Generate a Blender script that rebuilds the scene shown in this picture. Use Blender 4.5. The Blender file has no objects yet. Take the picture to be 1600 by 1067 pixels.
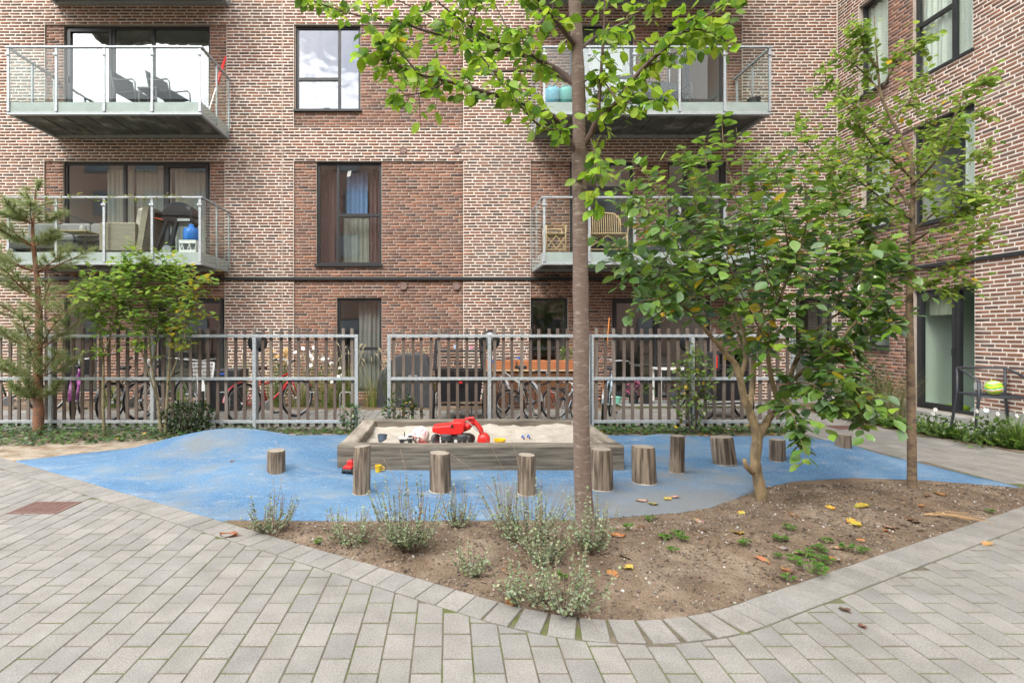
import bpy, math, random
import numpy as np
from mathutils import Vector, Matrix, Euler, noise as mnoise

random.seed(7); np.random.seed(7)
SC = bpy.context.scene
COL = SC.collection
R = math.radians

# ------------------------------------------------------------------ camera, light
FPX, PX, PY, CH = 856.0, 700.0, 520.0, 1.5      # focal length, principal point (photo pixels), eye height
cam_d = bpy.data.cameras.new('camera'); cam = bpy.data.objects.new('camera', cam_d)
COL.objects.link(cam)
cam.location = (0, 0, CH); cam.rotation_euler = (R(90), 0, 0)
cam_d.sensor_width = 36; cam_d.lens = 36 * FPX / 1600
cam_d.shift_x = (800 - PX) / 1600; cam_d.shift_y = -(533.5 - PY) / 1600
cam_d.clip_start = 0.05; cam_d.clip_end = 2000
SC.camera = cam

SUN_EL, SUN_AZ = 44, 208       # azimuth clockwise from north (+Y): from behind the camera, to the left
world = bpy.data.worlds.new('World'); SC.world = world; world.use_nodes = True
nt = world.node_tree; nt.nodes.clear()
_o = nt.nodes.new('ShaderNodeOutputWorld'); _b = nt.nodes.new('ShaderNodeBackground')
_s = nt.nodes.new('ShaderNodeTexSky'); _s.sky_type = 'NISHITA'; _s.sun_disc = False
_s.sun_elevation = R(SUN_EL); _s.sun_rotation = R(SUN_AZ); _s.air_density = 1.0; _s.dust_density = 1.5
_tc = nt.nodes.new('ShaderNodeTexCoord')
_n = nt.nodes.new('ShaderNodeTexNoise'); _n.inputs['Scale'].default_value = 2.6; _n.inputs['Detail'].default_value = 7
_n.inputs['Roughness'].default_value = 0.55
_mp = nt.nodes.new('ShaderNodeMapping'); _mp.inputs['Scale'].default_value = (1, 1, 1.8)
_r = nt.nodes.new('ShaderNodeValToRGB')
_r.color_ramp.elements[0].position = 0.36; _r.color_ramp.elements[0].color = (0, 0, 0, 1)
_r.color_ramp.elements[1].position = 0.52; _r.color_ramp.elements[1].color = (1, 1, 1, 1)
_m = nt.nodes.new('ShaderNodeMix'); _m.data_type = 'RGBA'; _m.inputs[7].default_value = (22.0, 22.0, 22.0, 1)   # white cloud
nt.links.new(_tc.outputs['Generated'], _mp.inputs[0]); nt.links.new(_mp.outputs[0], _n.inputs['Vector'])
nt.links.new(_n.outputs['Fac'], _r.inputs[0]); nt.links.new(_r.outputs[0], _m.inputs[0])
nt.links.new(_s.outputs[0], _m.inputs[6]); nt.links.new(_m.outputs[2], _b.inputs['Color'])
_b.inputs['Strength'].default_value = 0.11
nt.links.new(_b.outputs[0], _o.inputs[0])

sun_d = bpy.data.lights.new('sun', 'SUN'); sun = bpy.data.objects.new('sun', sun_d); COL.objects.link(sun)
sun_d.energy = 1.5; sun_d.angle = R(12); sun_d.color = (1.0, 0.945, 0.86)
_az, _el = R(SUN_AZ), R(SUN_EL)
_dir = Vector((math.sin(_az) * math.cos(_el), math.cos(_az) * math.cos(_el), math.sin(_el)))
sun.rotation_euler = _dir.to_track_quat('Z', 'Y').to_euler(); sun.location = _dir * 40

SC.view_settings.view_transform = 'Standard'; SC.view_settings.look = 'None'
SC.view_settings.exposure = 0.97; SC.view_settings.gamma = 1.0; SC.view_settings.use_curve_mapping = False
SC.cycles.use_denoising = True
try: SC.cycles.denoiser = 'OPENIMAGEDENOISE'
except Exception: pass
SC.cycles.max_bounces = 7; SC.cycles.diffuse_bounces = 3; SC.cycles.glossy_bounces = 3
SC.cycles.transparent_max_bounces = 24; SC.cycles.transmission_bounces = 4
SC.cycles.caustics_reflective = False; SC.cycles.caustics_refractive = False
SC.cycles.sample_clamp_indirect = 6

# ------------------------------------------------------------------ helpers
def W(px, py, Y): return Vector(((px - PX) * Y / FPX, Y, CH + (PY - py) * Y / FPX))
def G(px, py, z=0.0):
    Y = FPX * (CH - z) / (py - PY)
    return Vector(((px - PX) * Y / FPX, Y, z))
def proj(p):
    return PX + FPX * p[0] / p[1], PY - FPX * (p[2] - CH) / p[1]

def tag(o, label=None, cat=None, group=None, kind=None):
    if label: o['label'] = label
    if cat: o['category'] = cat
    if group: o['group'] = group
    if kind: o['kind'] = kind
    return o
def thing(name, label, cat, loc=(0, 0, 0), rz=0, group=None):
    o = bpy.data.objects.new(name, None); COL.objects.link(o); o.empty_display_size = 0.1
    o.location = loc; o.rotation_euler = (0, 0, rz)
    return tag(o, label, cat, group)
def put(name, me, parent=None, loc=None, rot=None, scale=None):
    o = bpy.data.objects.new(name, me); COL.objects.link(o)
    if parent is not None: o.parent = parent
    if loc is not None: o.location = loc
    if rot is not None: o.rotation_euler = rot
    if scale is not None: o.scale = scale
    return o
def copy_tree(o, parent=None):
    c = o.copy(); COL.objects.link(c); c.parent = parent
    for ch in list(o.children): copy_tree(ch, c)
    return c

def np_mesh(name, V, F, mat=None, col=None, smooth=False):
    """V (n,3), F (m,k) with one k, col (n,3)"""
    V = np.asarray(V, dtype=np.float32); F = np.asarray(F, dtype=np.int32)
    me = bpy.data.meshes.new(name)
    m, k = F.shape
    me.vertices.add(len(V)); me.vertices.foreach_set('co', V.ravel())
    me.loops.add(m * k); me.loops.foreach_set('vertex_index', F.ravel())
    me.polygons.add(m); me.polygons.foreach_set('loop_start', np.arange(m, dtype=np.int32) * k)
    me.polygons.foreach_set('loop_total', np.full(m, k, dtype=np.int32))
    if smooth: me.polygons.foreach_set('use_smooth', np.ones(m, dtype=bool))
    if col is not None:
        a = me.color_attributes.new('Col', 'FLOAT_COLOR', 'POINT')
        c4 = np.ones((len(V), 4), dtype=np.float32); c4[:, :3] = col
        a.data.foreach_set('color', c4.ravel())
    me.update(calc_edges=True); me.validate()
    if mat: me.materials.append(mat)
    return me

class MB:
    def __init__(s): s.v = []; s.f = []; s.c = []; s.cur = (1, 1, 1)
    def add(s, vs, fs, M=None):
        n = len(s.v)
        for p in vs:
            p = Vector(p)
            s.v.append(tuple(M @ p if M is not None else p)); s.c.append(s.cur)
        s.f += [tuple(i + n for i in f) for f in fs]
        return s
    def box(s, a, b, M=None, bev=0.0):
        x0, y0, z0 = a; x1, y1, z1 = b
        x0, x1 = min(x0, x1), max(x0, x1); y0, y1 = min(y0, y1), max(y0, y1); z0, z1 = min(z0, z1), max(z0, z1)
        if bev <= 0:
            vs = [(x0, y0, z0), (x1, y0, z0), (x1, y1, z0), (x0, y1, z0), (x0, y0, z1), (x1, y0, z1), (x1, y1, z1), (x0, y1, z1)]
            fs = [(0, 3, 2, 1), (4, 5, 6, 7), (0, 1, 5, 4), (1, 2, 6, 5), (2, 3, 7, 6), (3, 0, 4, 7)]
            return s.add(vs, fs, M)
        b_ = min(bev, (x1 - x0) * .45, (y1 - y0) * .45, (z1 - z0) * .45)
        def ring(d, z): return [(x0 + d, y0 + d, z), (x1 - d, y0 + d, z), (x1 - d, y1 - d, z), (x0 + d, y1 - d, z)]
        vs = ring(b_, z0) + ring(0, z0 + b_) + ring(0, z1 - b_) + ring(b_, z1)
        fs = [(3, 2, 1, 0), (12, 13, 14, 15)]
        for k in range(3):
            for i in range(4):
                j = (i + 1) % 4; fs.append((k * 4 + i, k * 4 + j, k * 4 + 4 + j, k * 4 + 4 + i))
        return s.add(vs, fs, M)
    def bar(s, p, q, w, h=None, up=(0, 0, 1)):
        """square bar from p to q"""
        p = Vector(p); q = Vector(q); d = q - p; L = d.length
        if L < 1e-6: return s
        d /= L; u = Vector(up)
        if abs(d.dot(u)) > .98: u = Vector((0, 1, 0))
        x = d.cross(u).normalized(); y = x.cross(d).normalized()
        M = Matrix((x, d, y)).transposed().to_4x4(); M.translation = p
        h = w if h is None else h
        return s.box((-w / 2, 0, -h / 2), (w / 2, L, h / 2), M)
    def tube(s, pts, rad, n=8, cap=True, closed=False):
        pts = [Vector(p) for p in pts]; m = len(pts)
        if not hasattr(rad, '__len__'): rad = [rad] * m
        base = len(s.v); ref = None
        for i, p in enumerate(pts):
            a = pts[(i - 1) % m] if (closed or i > 0) else p
            b = pts[(i + 1) % m] if (closed or i < m - 1) else p
            d = (b - a)
            d = d.normalized() if d.length > 1e-9 else Vector((0, 0, 1))
            if ref is None: ref = Vector((1, 0, 0)) if abs(d.x) < .9 else Vector((0, 1, 0))
            x = (ref - d * ref.dot(d))
            x = x.normalized() if x.length > 1e-6 else d.orthogonal().normalized()
            ref = x; y = d.cross(x)
            for k in range(n):
                t = 2 * math.pi * k / n
                s.v.append(tuple(p + (x * math.cos(t) + y * math.sin(t)) * rad[i])); s.c.append(s.cur)
        for i in range(m if closed else m - 1):
            for k in range(n):
                a = base + i * n + k; b = base + i * n + (k + 1) % n
                j = (i + 1) % m
                s.f.append((a, b, base + j * n + (k + 1) % n, base + j * n + k))
        if cap and not closed:
            s.f.append(tuple(base + k for k in range(n))[::-1]); s.f.append(tuple(base + (m - 1) * n + k for k in range(n)))
        return s
    def lathe(s, prof, n=16, M=None):
        base = len(s.v)
        for r, z in prof:
            for k in range(n):
                t = 2 * math.pi * k / n; p = Vector((r * math.cos(t), r * math.sin(t), z))
                s.v.append(tuple(M @ p if M is not None else p)); s.c.append(s.cur)
        for i in range(len(prof) - 1):
            for k in range(n):
                j = (k + 1) % n
                s.f.append((base + i * n + k, base + i * n + j, base + (i + 1) * n + j, base + (i + 1) * n + k))
        if prof[0][0] > 1e-6: s.f.append(tuple(base + k for k in range(n))[::-1])
        if prof[-1][0] > 1e-6: s.f.append(tuple(base + (len(prof) - 1) * n + k for k in range(n)))
        return s
    def prism(s, poly, z0, z1, bev=0.0):
        n = len(poly); c = sum((Vector(p) for p in poly), Vector((0, 0))) / n
        def ins(d):
            out = []
            for p in poly:
                v = Vector(p) - c; L = v.length
                out.append(c + v * max(0.2, (L - d * 1.3) / L))
            return out
        rings = [[(p[0], p[1], z0) for p in poly], [(p[0], p[1], z1 - bev) for p in poly]]
        if bev > 0: rings.append([(p[0], p[1], z1) for p in ins(bev)])
        vs = [p for r in rings for p in r]; fs = []
        for k in range(len(rings) - 1):
            for i in range(n):
                j = (i + 1) % n; fs.append((k * n + i, k * n + j, k * n + n + j, k * n + n + i))
        fs.append(tuple((len(rings) - 1) * n + i for i in range(n)))
        return s.add(vs, fs)
    def mesh(s, name, mat=None, smooth=False, col=False):
        me = bpy.data.meshes.new(name); me.from_pydata(s.v, [], s.f)
        if smooth: me.polygons.foreach_set('use_smooth', np.ones(len(me.polygons), dtype=bool))
        if col:
            a = me.color_attributes.new('Col', 'FLOAT_COLOR', 'POINT')
            c4 = np.ones((len(s.v), 4), dtype=np.float32); c4[:, :3] = np.array(s.c)
            a.data.foreach_set('color', c4.ravel())
        me.update()
        if mat: me.materials.append(mat)
        return me
    def build(s, name, mat=None, parent=None, smooth=False, col=False, loc=None, rot=None):
        return put(name, s.mesh(name, mat, smooth, col), parent, loc, rot)

def smooth_angle(o, deg=40):
    me = o.data
    try: me.set_sharp_from_angle(angle=R(deg))
    except Exception: pass
    return o

# ------------------------------------------------------------------ materials
MATS = {}
def mat(name, color=(.5, .5, .5), rough=.6, metal=0.0, var=0.0, vscale=8.0, bump=0.0, bscale=60.0, attr=False, spec=.5,
        color2=None, c2scale=3.0, c2lo=.45, c2hi=.6, stretch=(1, 1, 1), transl=0.0, coat=0.0, fine=0.0, fscale=200.0, coords='Object', emit=None):
    if name in MATS: return MATS[name]
    m = bpy.data.materials.new(name); m.use_nodes = True; t = m.node_tree; N = t.nodes; L = t.links
    b = N['Principled BSDF']; out = N['Material Output']
    b.inputs['Roughness'].default_value = rough; b.inputs['Metallic'].default_value = metal
    b.inputs['Specular IOR Level'].default_value = spec
    if coat: b.inputs['Coat Weight'].default_value = coat; b.inputs['Coat Roughness'].default_value = .15
    tc = N.new('ShaderNodeTexCoord'); mp = N.new('ShaderNodeMapping'); mp.inputs['Scale'].default_value = stretch
    if coords == 'World':
        gp = N.new('ShaderNodeNewGeometry'); L.new(gp.outputs['Position'], mp.inputs[0])
    else: L.new(tc.outputs[coords], mp.inputs[0])
    def noise(sc, det=4, ro=.55):
        n = N.new('ShaderNodeTexNoise'); n.inputs['Scale'].default_value = sc; n.inputs['Detail'].default_value = det
        n.inputs['Roughness'].default_value = ro; L.new(mp.outputs[0], n.inputs['Vector']); return n.outputs['Fac']
    if attr:
        a = N.new('ShaderNodeAttribute'); a.attribute_name = 'Col'; c = a.outputs['Color']
    else:
        r = N.new('ShaderNodeRGB'); r.outputs[0].default_value = (*color, 1); c = r.outputs[0]
    if color2 is not None:
        mr = N.new('ShaderNodeMapRange'); mr.inputs[1].default_value = c2lo; mr.inputs[2].default_value = c2hi
        L.new(noise(c2scale, 6, .6), mr.inputs[0])
        mx = N.new('ShaderNodeMix'); mx.data_type = 'RGBA'; L.new(mr.outputs[0], mx.inputs[0]); L.new(c, mx.inputs[6])
        mx.inputs[7].default_value = (*color2, 1); c = mx.outputs[2]
    def vary(c, amt, sc, det=4):
        mr = N.new('ShaderNodeMapRange'); mr.inputs[1].default_value = .28; mr.inputs[2].default_value = .72
        mr.inputs[3].default_value = 1 - amt; mr.inputs[4].default_value = 1 + amt; L.new(noise(sc, det), mr.inputs[0])
        mx = N.new('ShaderNodeMix'); mx.data_type = 'RGBA'; mx.blend_type = 'MULTIPLY'; mx.inputs[0].default_value = 1
        L.new(c, mx.inputs[6]); L.new(mr.outputs[0], mx.inputs[7]); return mx.outputs[2]
    if var: c = vary(c, var, vscale)
    if fine: c = vary(c, fine, fscale, 2)
    L.new(c, b.inputs['Base Color'])
    if bump:
        bp = N.new('ShaderNodeBump'); bp.inputs['Strength'].default_value = bump; bp.inputs['Distance'].default_value = .01
        L.new(noise(bscale, 5, .6), bp.inputs['Height']); L.new(bp.outputs[0], b.inputs['Normal'])
    if transl:
        tr = N.new('ShaderNodeBsdfTranslucent'); L.new(c, tr.inputs['Color'])
        ms = N.new('ShaderNodeMixShader'); ms.inputs[0].default_value = transl
        L.new(b.outputs[0], ms.inputs[1]); L.new(tr.outputs[0], ms.inputs[2]); L.new(ms.outputs[0], out.inputs['Surface'])
    if emit:
        b.inputs['Emission Color'].default_value = (*color, 1); b.inputs['Emission Strength'].default_value = emit
    MATS[name] = m; return m

def glass_mat(name, refl, tint=(1, 1, 1), wav=0.0, wscale=1.2):
    if name in MATS: return MATS[name]
    m = bpy.data.materials.new(name); m.use_nodes = True; t = m.node_tree; N = t.nodes; L = t.links
    N.remove(N['Principled BSDF']); out = N['Material Output']
    fr = N.new('ShaderNodeFresnel'); ge = N.new('ShaderNodeNewGeometry')
    ir = N.new('ShaderNodeMapRange'); ir.inputs[3].default_value = 1.5; ir.inputs[4].default_value = 1 / 1.5      # the same pane from either side
    L.new(ge.outputs['Backfacing'], ir.inputs[0]); L.new(ir.outputs[0], fr.inputs[0])
    ma = N.new('ShaderNodeMath'); ma.operation = 'ADD'; ma.inputs[1].default_value = refl; ma.use_clamp = True
    L.new(fr.outputs[0], ma.inputs[0])
    tr = N.new('ShaderNodeBsdfTransparent'); tr.inputs[0].default_value = (*tint, 1)
    gl = N.new('ShaderNodeBsdfGlossy'); gl.inputs['Roughness'].default_value = 0.01; gl.inputs[0].default_value = (.96, .98, 1, 1)
    if wav:
        tc = N.new('ShaderNodeTexCoord'); n = N.new('ShaderNodeTexNoise'); n.inputs['Scale'].default_value = wscale
        n.inputs['Detail'].default_value = 1; L.new(tc.outputs['Object'], n.inputs['Vector'])
        bp = N.new('ShaderNodeBump'); bp.inputs['Strength'].default_value = wav; bp.inputs['Distance'].default_value = .02
        L.new(n.outputs['Fac'], bp.inputs['Height']); L.new(bp.outputs[0], gl.inputs['Normal'])
    ms = N.new('ShaderNodeMixShader'); L.new(ma.outputs[0], ms.inputs[0]); L.new(tr.outputs[0], ms.inputs[1]); L.new(gl.outputs[0], ms.inputs[2])
    L.new(ms.outputs[0], out.inputs['Surface']); MATS[name] = m; return m

M_brick = mat('brick', attr=True, rough=.85, var=.16, vscale=30, fine=.18, fscale=160, bump=.4, bscale=120, spec=.25)
M_mortarA = mat('mortar_pale', (.645, .59, .525), .9, var=.10, vscale=4, bump=.4, bscale=90, spec=.2)
M_mortarB = mat('mortar_grey', (.41, .355, .305), .9, var=.12, vscale=6, bump=.3, bscale=90, spec=.2)
M_steel = mat('dark_steel_frame', (.022, .024, .027), .42, var=.1)
M_galv = mat('galvanised_steel', (.34, .38, .40), .5, metal=.35, var=.14, vscale=60, color2=(.46, .5, .52), c2scale=35)
M_conc = mat('concrete', (.34, .34, .32), .85, var=.18, vscale=5, bump=.3, bscale=70)
M_pane = glass_mat('window_glass', .10, (.86, .9, .88), wav=.05)
M_pane_clear = glass_mat('window_glass_clear', .0, (.86, .92, .89), wav=.02)
M_pane_wavy = glass_mat('window_glass_wavy', .30, (.8, .84, .82), wav=.3, wscale=3.2)
M_rail_glass = glass_mat('railing_glass', -.022, (.93, .965, .95))
M_curtain = mat('pale_curtain', (.82, .84, .78), .9, var=.06, vscale=12, transl=.35)
M_reflect_blue = mat('blue_reflection', (.16, .30, .55), .9, var=.1, vscale=12, transl=.25)  # blue pane reflection put into the colour of a sheet behind the glass
M_curtain_plum = mat('plum_blind', (.10, .05, .055), .8, var=.12, vscale=20)
M_room = mat('room_plaster', (.42, .42, .40), .9)
M_roomfloor = mat('room_floor', (.20, .15, .10), .7)
M_black = mat('black_plastic', (.018, .019, .021), .5)
M_rubber = mat('tyre_rubber', (.02, .02, .02), .8)
# ------------------------------------------------------------------ buildings
YW, XW = 12.04, 8.56
SW = FPX / YW
CO = 0.0667                                   # brick course
def U(px): return (px - PX) / SW
def Vv(py): return CH + (PY - py) / SW
def snap(v): return round(v / CO) * CO
def YP(px): return FPX * XW / (px - PX)

PALA = [((.225, .112, .076), 5), ((.195, .100, .070), 5), ((.17, .091, .067), 5), ((.14, .083, .066), 3), ((.108, .074, .065), 1.5), ((.26, .125, .08), 2), ((.22, .15, .115), 1)]
PALB = [((.235, .120, .082), 5), ((.205, .107, .076), 5), ((.18, .098, .073), 4), ((.15, .088, .070), 3), ((.115, .077, .067), 1.5), ((.27, .128, .082), 2)]
def pick(pal):
    c = random.choices([p[0] for p in pal], [p[1] for p in pal])[0]
    k = random.uniform(.86, 1.14); return (c[0] * k, c[1] * k, c[2] * k)

def facade(bld, T, u0, u1, v1, bzones, holes, parts_test, plinth=0.0, flip=False):
    """mortar sheet with openings and recessed panels + every brick as geometry. T(u, v, d) -> world"""
    RB = 0.035                                # recess of the dark panels
    us = sorted({u0, u1} | {z[i] for z in bzones + holes for i in (0, 1) if u0 < z[i] < u1})
    vs = sorted({0.0, v1} | {z[i] for z in bzones + holes for i in (2, 3) if 0 < z[i] < v1})
    def inz(u, v, zs): return any(z[0] < u < z[1] and z[2] < v < z[3] for z in zs)
    def typ(i, j):
        if i < 0 or j < 0 or i >= len(us) - 1 or j >= len(vs) - 1: return 'A'
        u = (us[i] + us[i + 1]) / 2; v = (vs[j] + vs[j + 1]) / 2
        return 'H' if inz(u, v, holes) else 'B' if inz(u, v, bzones) else 'A'
    D = {'A': 0.0, 'B': -RB, 'H': -.24}
    def zid(i, j):
        u = (us[i] + us[i + 1]) / 2; v = (vs[j] + vs[j + 1]) / 2
        for k, z in enumerate(bzones):
            if z[0] < u < z[1] and z[2] < v < z[3]: return k
        return None
    mbs = {'A': MB()}; mbs.update({k: MB() for k in range(len(bzones))})
    for i in range(len(us) - 1):
        for j in range(len(vs) - 1):
            t = typ(i, j); a, b, c, e = us[i], us[i + 1], vs[j], vs[j + 1]
            if t != 'H':
                mbs['A' if t == 'A' else zid(i, j)].add([T(a, c, D[t]), T(b, c, D[t]), T(b, e, D[t]), T(a, e, D[t])], [(0, 1, 2, 3)])
            for (di, dj, p, q) in ((1, 0, (b, c), (b, e)), (0, 1, (a, e), (b, e))):
                t2 = typ(i + di, j + dj)
                if t2 == t or (i + di >= len(us) - 1 and di) or (j + dj >= len(vs) - 1 and dj): continue
                d0, d1 = D[t], D[t2]; key = 'A'
                if i + di < len(us) - 1 and j + dj < len(vs) - 1:
                    z1, z2 = zid(i, j), zid(i + di, j + dj); key = z1 if z1 is not None else z2 if z2 is not None else 'A'
                mbs[key].add([T(*p, d0), T(*q, d0), T(*q, d1), T(*p, d1)], [(0, 1, 2, 3)])
    wa = mbs['A'].build('brick_wall', M_mortarA, bld)
    wb = [mbs[k].build('wall_panel', M_mortarB, bld) for k in range(len(bzones))]
    # bricks
    keys = ['A'] + list(range(len(bzones)))
    VV = {k: [] for k in keys}; CC = {k: [] for k in keys}; single = []
    off = 0.0
    for r in range(int(v1 / CO)):
        off %= .24
        va = r * CO; vm = va + CO / 2
        if vm < plinth: continue
        brk = sorted({u0, u1} | {z[i] for z in bzones + holes if z[2] < vm < z[3] for i in (0, 1) if u0 < z[i] < u1})
        off = off + random.choice([.06, .10, .12, .14, .18]) + random.uniform(-.01, .01)
        for a, b in zip(brk[:-1], brk[1:]):
            um = (a + b) / 2
            if inz(um, vm, holes): continue
            t = 'B' if inz(um, vm, bzones) else 'A'
            key = 'A'
            if t == 'B': key = [k for k, z in enumerate(bzones) if z[0] < um < z[1] and z[2] < vm < z[3]][0]
            if t == 'A': h, g, d0 = .0455, .019, 0.0
            else: h, g, d0 = .0545, .010, -RB
            k0 = math.floor((a - off) / .24)
            cuts = [a]
            k = k0
            while True:
                x = off + k * .24
                if x >= b - .055: break
                if x > a + .055: cuts.append(x)
                k += 1
            cuts.append(b)
            for x0, x1 in zip(cuts[:-1], cuts[1:]):
                jx = random.uniform(-.0025, .0025); jz = random.uniform(-.0022, .0022)
                pr = random.uniform(.004, .009)
                ua, ub = x0 + g / 2 + jx, x1 - g / 2 + jx
                z0 = vm - h / 2 + jz; z1 = vm + h / 2 + jz
                c = pick(PALA if t == 'A' else PALB)
                if abs((x1 - x0) - .24) < .003 and len(single) < 300 and parts_test((x0 + x1) / 2, vm, t):
                    single.append(((x0 + x1) / 2 + jx, vm + jz, d0 + pr, c)); continue
                e = .004; tx = random.uniform(-.002, .002)
                q = [T(ua, z0, d0 - .004), T(ub, z0, d0 - .004), T(ub, z1, d0 - .004), T(ua, z1, d0 - .004),
                     T(ua + e, z0 + e + tx, d0 + pr), T(ub - e, z0 + e - tx, d0 + pr), T(ub - e, z1 - e - tx, d0 + pr), T(ua + e, z1 - e + tx, d0 + pr)]
                VV[key].append(q); CC[key].append(c)
    for t in keys:
        if not VV[t]: continue
        wall, nm = (wa, 'brick_courses') if t == 'A' else (wb[t], 'panel_courses')
        V = np.array([[tuple(p) for p in q] for q in VV[t]], dtype=np.float32); n = len(V)
        f0 = np.array([(4, 5, 6, 7), (0, 1, 5, 4), (1, 2, 6, 5), (2, 3, 7, 6), (3, 0, 4, 7)])
        F = (np.arange(n)[:, None, None] * 8 + f0[None]).reshape(-1, 4)
        o = put(nm, np_mesh(nm, V.reshape(-1, 3), F, M_brick, np.repeat(np.array(CC[t]), 8, axis=0)), wall)
        o['kind'] = 'stuff'
    # the bricks that show largest: an object each, sharing a few meshes
    h = .0455; l = .24 - .019; e = .004; variants = []
    o0 = Vector(T(0, 0, 0))
    def P(u, v, d): return Vector(T(u, v, d)) - o0
    for k in range(16):
        mb = MB(); mb.cur = pick(PALA)
        mb.add([P(-l / 2, -h / 2, -.012), P(l / 2, -h / 2, -.012), P(l / 2, h / 2, -.012), P(-l / 2, h / 2, -.012),
                P(-l / 2 + e, -h / 2 + e, 0), P(l / 2 - e, -h / 2 + e, 0), P(l / 2 - e, h / 2 - e, 0), P(-l / 2 + e, h / 2 - e, 0)],
               [(4, 5, 6, 7), (0, 1, 5, 4), (1, 2, 6, 5), (2, 3, 7, 6), (3, 0, 4, 7)])
        variants.append(mb.mesh('brick', M_brick, col=True))
    for (u, v, d, c) in single[:300]: put('brick', random.choice(variants), wa, T(u, v, d))
    return wa, wb

def sheet(T, u0, u1, v0, v1, d): return [T(u0, v0, d), T(u1, v0, d), T(u1, v1, d), T(u0, v1, d)]
def boxT(mb, T, u0, u1, v0, v1, d0, d1):
    p = [T(u, v, d) for d in (d0, d1) for (u, v) in ((u0, v0), (u1, v0), (u1, v1), (u0, v1))]
    mb.add(p, [(0, 3, 2, 1), (4, 5, 6, 7), (0, 1, 5, 4), (1, 2, 6, 5), (2, 3, 7, 6), (3, 0, 4, 7)])

def window(bld, T, u0, u1, v0, v1, cols, rows=None, label=None, sill=True, curtain=None, door=None, pane_mat=None, cd=-.42, room=True, room_mat=None, name='window', fw=.055):
    """cols: list of column boundaries (u) incl. ends; rows: {col index: [v split, ...]}"""
    rows = rows or {}
    if room:
        rm = MB()
        a, b, c, e, dn, df = u0 - .04, u1 + .04, v0 - .02, v1 + .04, -.25, -3.2
        rm.add(sheet(T, a, b, c, e, df), [(0, 1, 2, 3)])
        for (p, q) in (((a, c), (a, e)), ((b, c), (b, e)), ((a, e), (b, e)), ((a, c), (b, c))):
            rm.add([T(*p, dn), T(*q, dn), T(*q, df), T(*p, df)], [(0, 1, 2, 3)])
        rm.build('room_interior', room_mat or M_room, bld)  # plain wall colour of the room, no emission
    fr = MB(); d0, d1 = -.16, -.09
    boxT(fr, T, u0, u1, v1 - fw, v1, d0, d1); boxT(fr, T, u0, u1, v0, v0 + fw, d0, d1)
    boxT(fr, T, u0, u0 + fw, v0 + fw, v1 - fw, d0, d1); boxT(fr, T, u1 - fw, u1, v0 + fw, v1 - fw, d0, d1)
    for x in cols[1:-1]: boxT(fr, T, x - fw * .55, x + fw * .55, v0 + fw, v1 - fw, d0, d1)
    lights = []
    for i in range(len(cols) - 1):
        a = cols[i] + (fw if i == 0 else fw * .55); b = cols[i + 1] - (fw if i == len(cols) - 2 else fw * .55)
        vv = [v0 + fw] + sorted(rows.get(i, [])) + [v1 - fw]
        for k, x in enumerate(vv[1:-1]): boxT(fr, T, a, b, x - fw * .6, x + fw * .6, d0, d1)
        for k in range(len(vv) - 1):
            lights.append((a, b, vv[k] + (fw * .6 if k else 0), vv[k + 1] - (fw * .6 if k < len(vv) - 2 else 0), i))
    w = fr.build(name, M_steel, bld)
    if label: w['label'] = label
    for (a, b, c, e, i) in lights:
        if door is not None and i == door:      # the leaf of a door or an opening sash: a second, inner frame
            s = MB(); f = .06
            boxT(s, T, a, b, c, c + f, -.15, -.075); boxT(s, T, a, b, e - f, e, -.15, -.075)
            boxT(s, T, a, a + f, c + f, e - f, -.15, -.075); boxT(s, T, b - f, b, c + f, e - f, -.15, -.075)
            boxT(s, T, a + .01, a + .035, (c + e) / 2 - .1, (c + e) / 2 + .03, -.075, -.04)
            s.build('sash', M_steel, w); a, b, c, e = a + f, b - f, c + f, e - f
        mb = MB(); mb.add(sheet(T, a, b, c, e, -.12), [(0, 1, 2, 3)])
        mb.build('pane', pane_mat or M_pane, w)
    if sill:
        s = MB(); boxT(s, T, u0 - .03, u1 + .03, v0 - .045, v0 - .002, -.2, .035); s.build('sill', M_steel, w)
    for cu in (curtain or []):
        a, b, c, e, m = cu
        mb = MB(); n = max(10, int(abs(b - a) / .018)); rowsN = 2; ph = random.uniform(0, 6)
        vs = []
        for j in range(rowsN + 1):
            for k in range(n + 1):
                x = a + (b - a) * k / n
                dd = cd + .03 * math.sin(x * 62 + ph + j * .3) + .018 * math.sin(x * 23 + 1.3 + ph)
                vs.append(T(x, c + (e - c) * j / rowsN, dd))
        fs = [(j * (n + 1) + k, j * (n + 1) + k + 1, (j + 1) * (n + 1) + k + 1, (j + 1) * (n + 1) + k) for j in range(rowsN) for k in range(n)]
        mb.add(vs, fs); o = mb.build('curtain', m, w, smooth=True)
    return w

TM = lambda u, v, d: (u, YW - d, v)
TW = lambda u, v, d: (XW - d, u, v)
HEAD = [snap(2.29), snap(5.28), snap(8.28)]
FL = [0.1, 3.07, 5.99, 8.91]

main = thing('apartment_building', 'long red brown brick apartment building with glass balconies behind the slatted fence', 'building', (0, YW, 0))
wing = thing('apartment_building', 'brick apartment building wing at right angles, with tall black windows above a terrace', 'building', (XW, 8.5, 0))
# parts are written in world coordinates: undo the thing's own place
def undo(o): return Matrix.Translation(-Vector(o.location))
main.location = (0, 0, 0); wing.location = (0, 0, 0)

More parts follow.
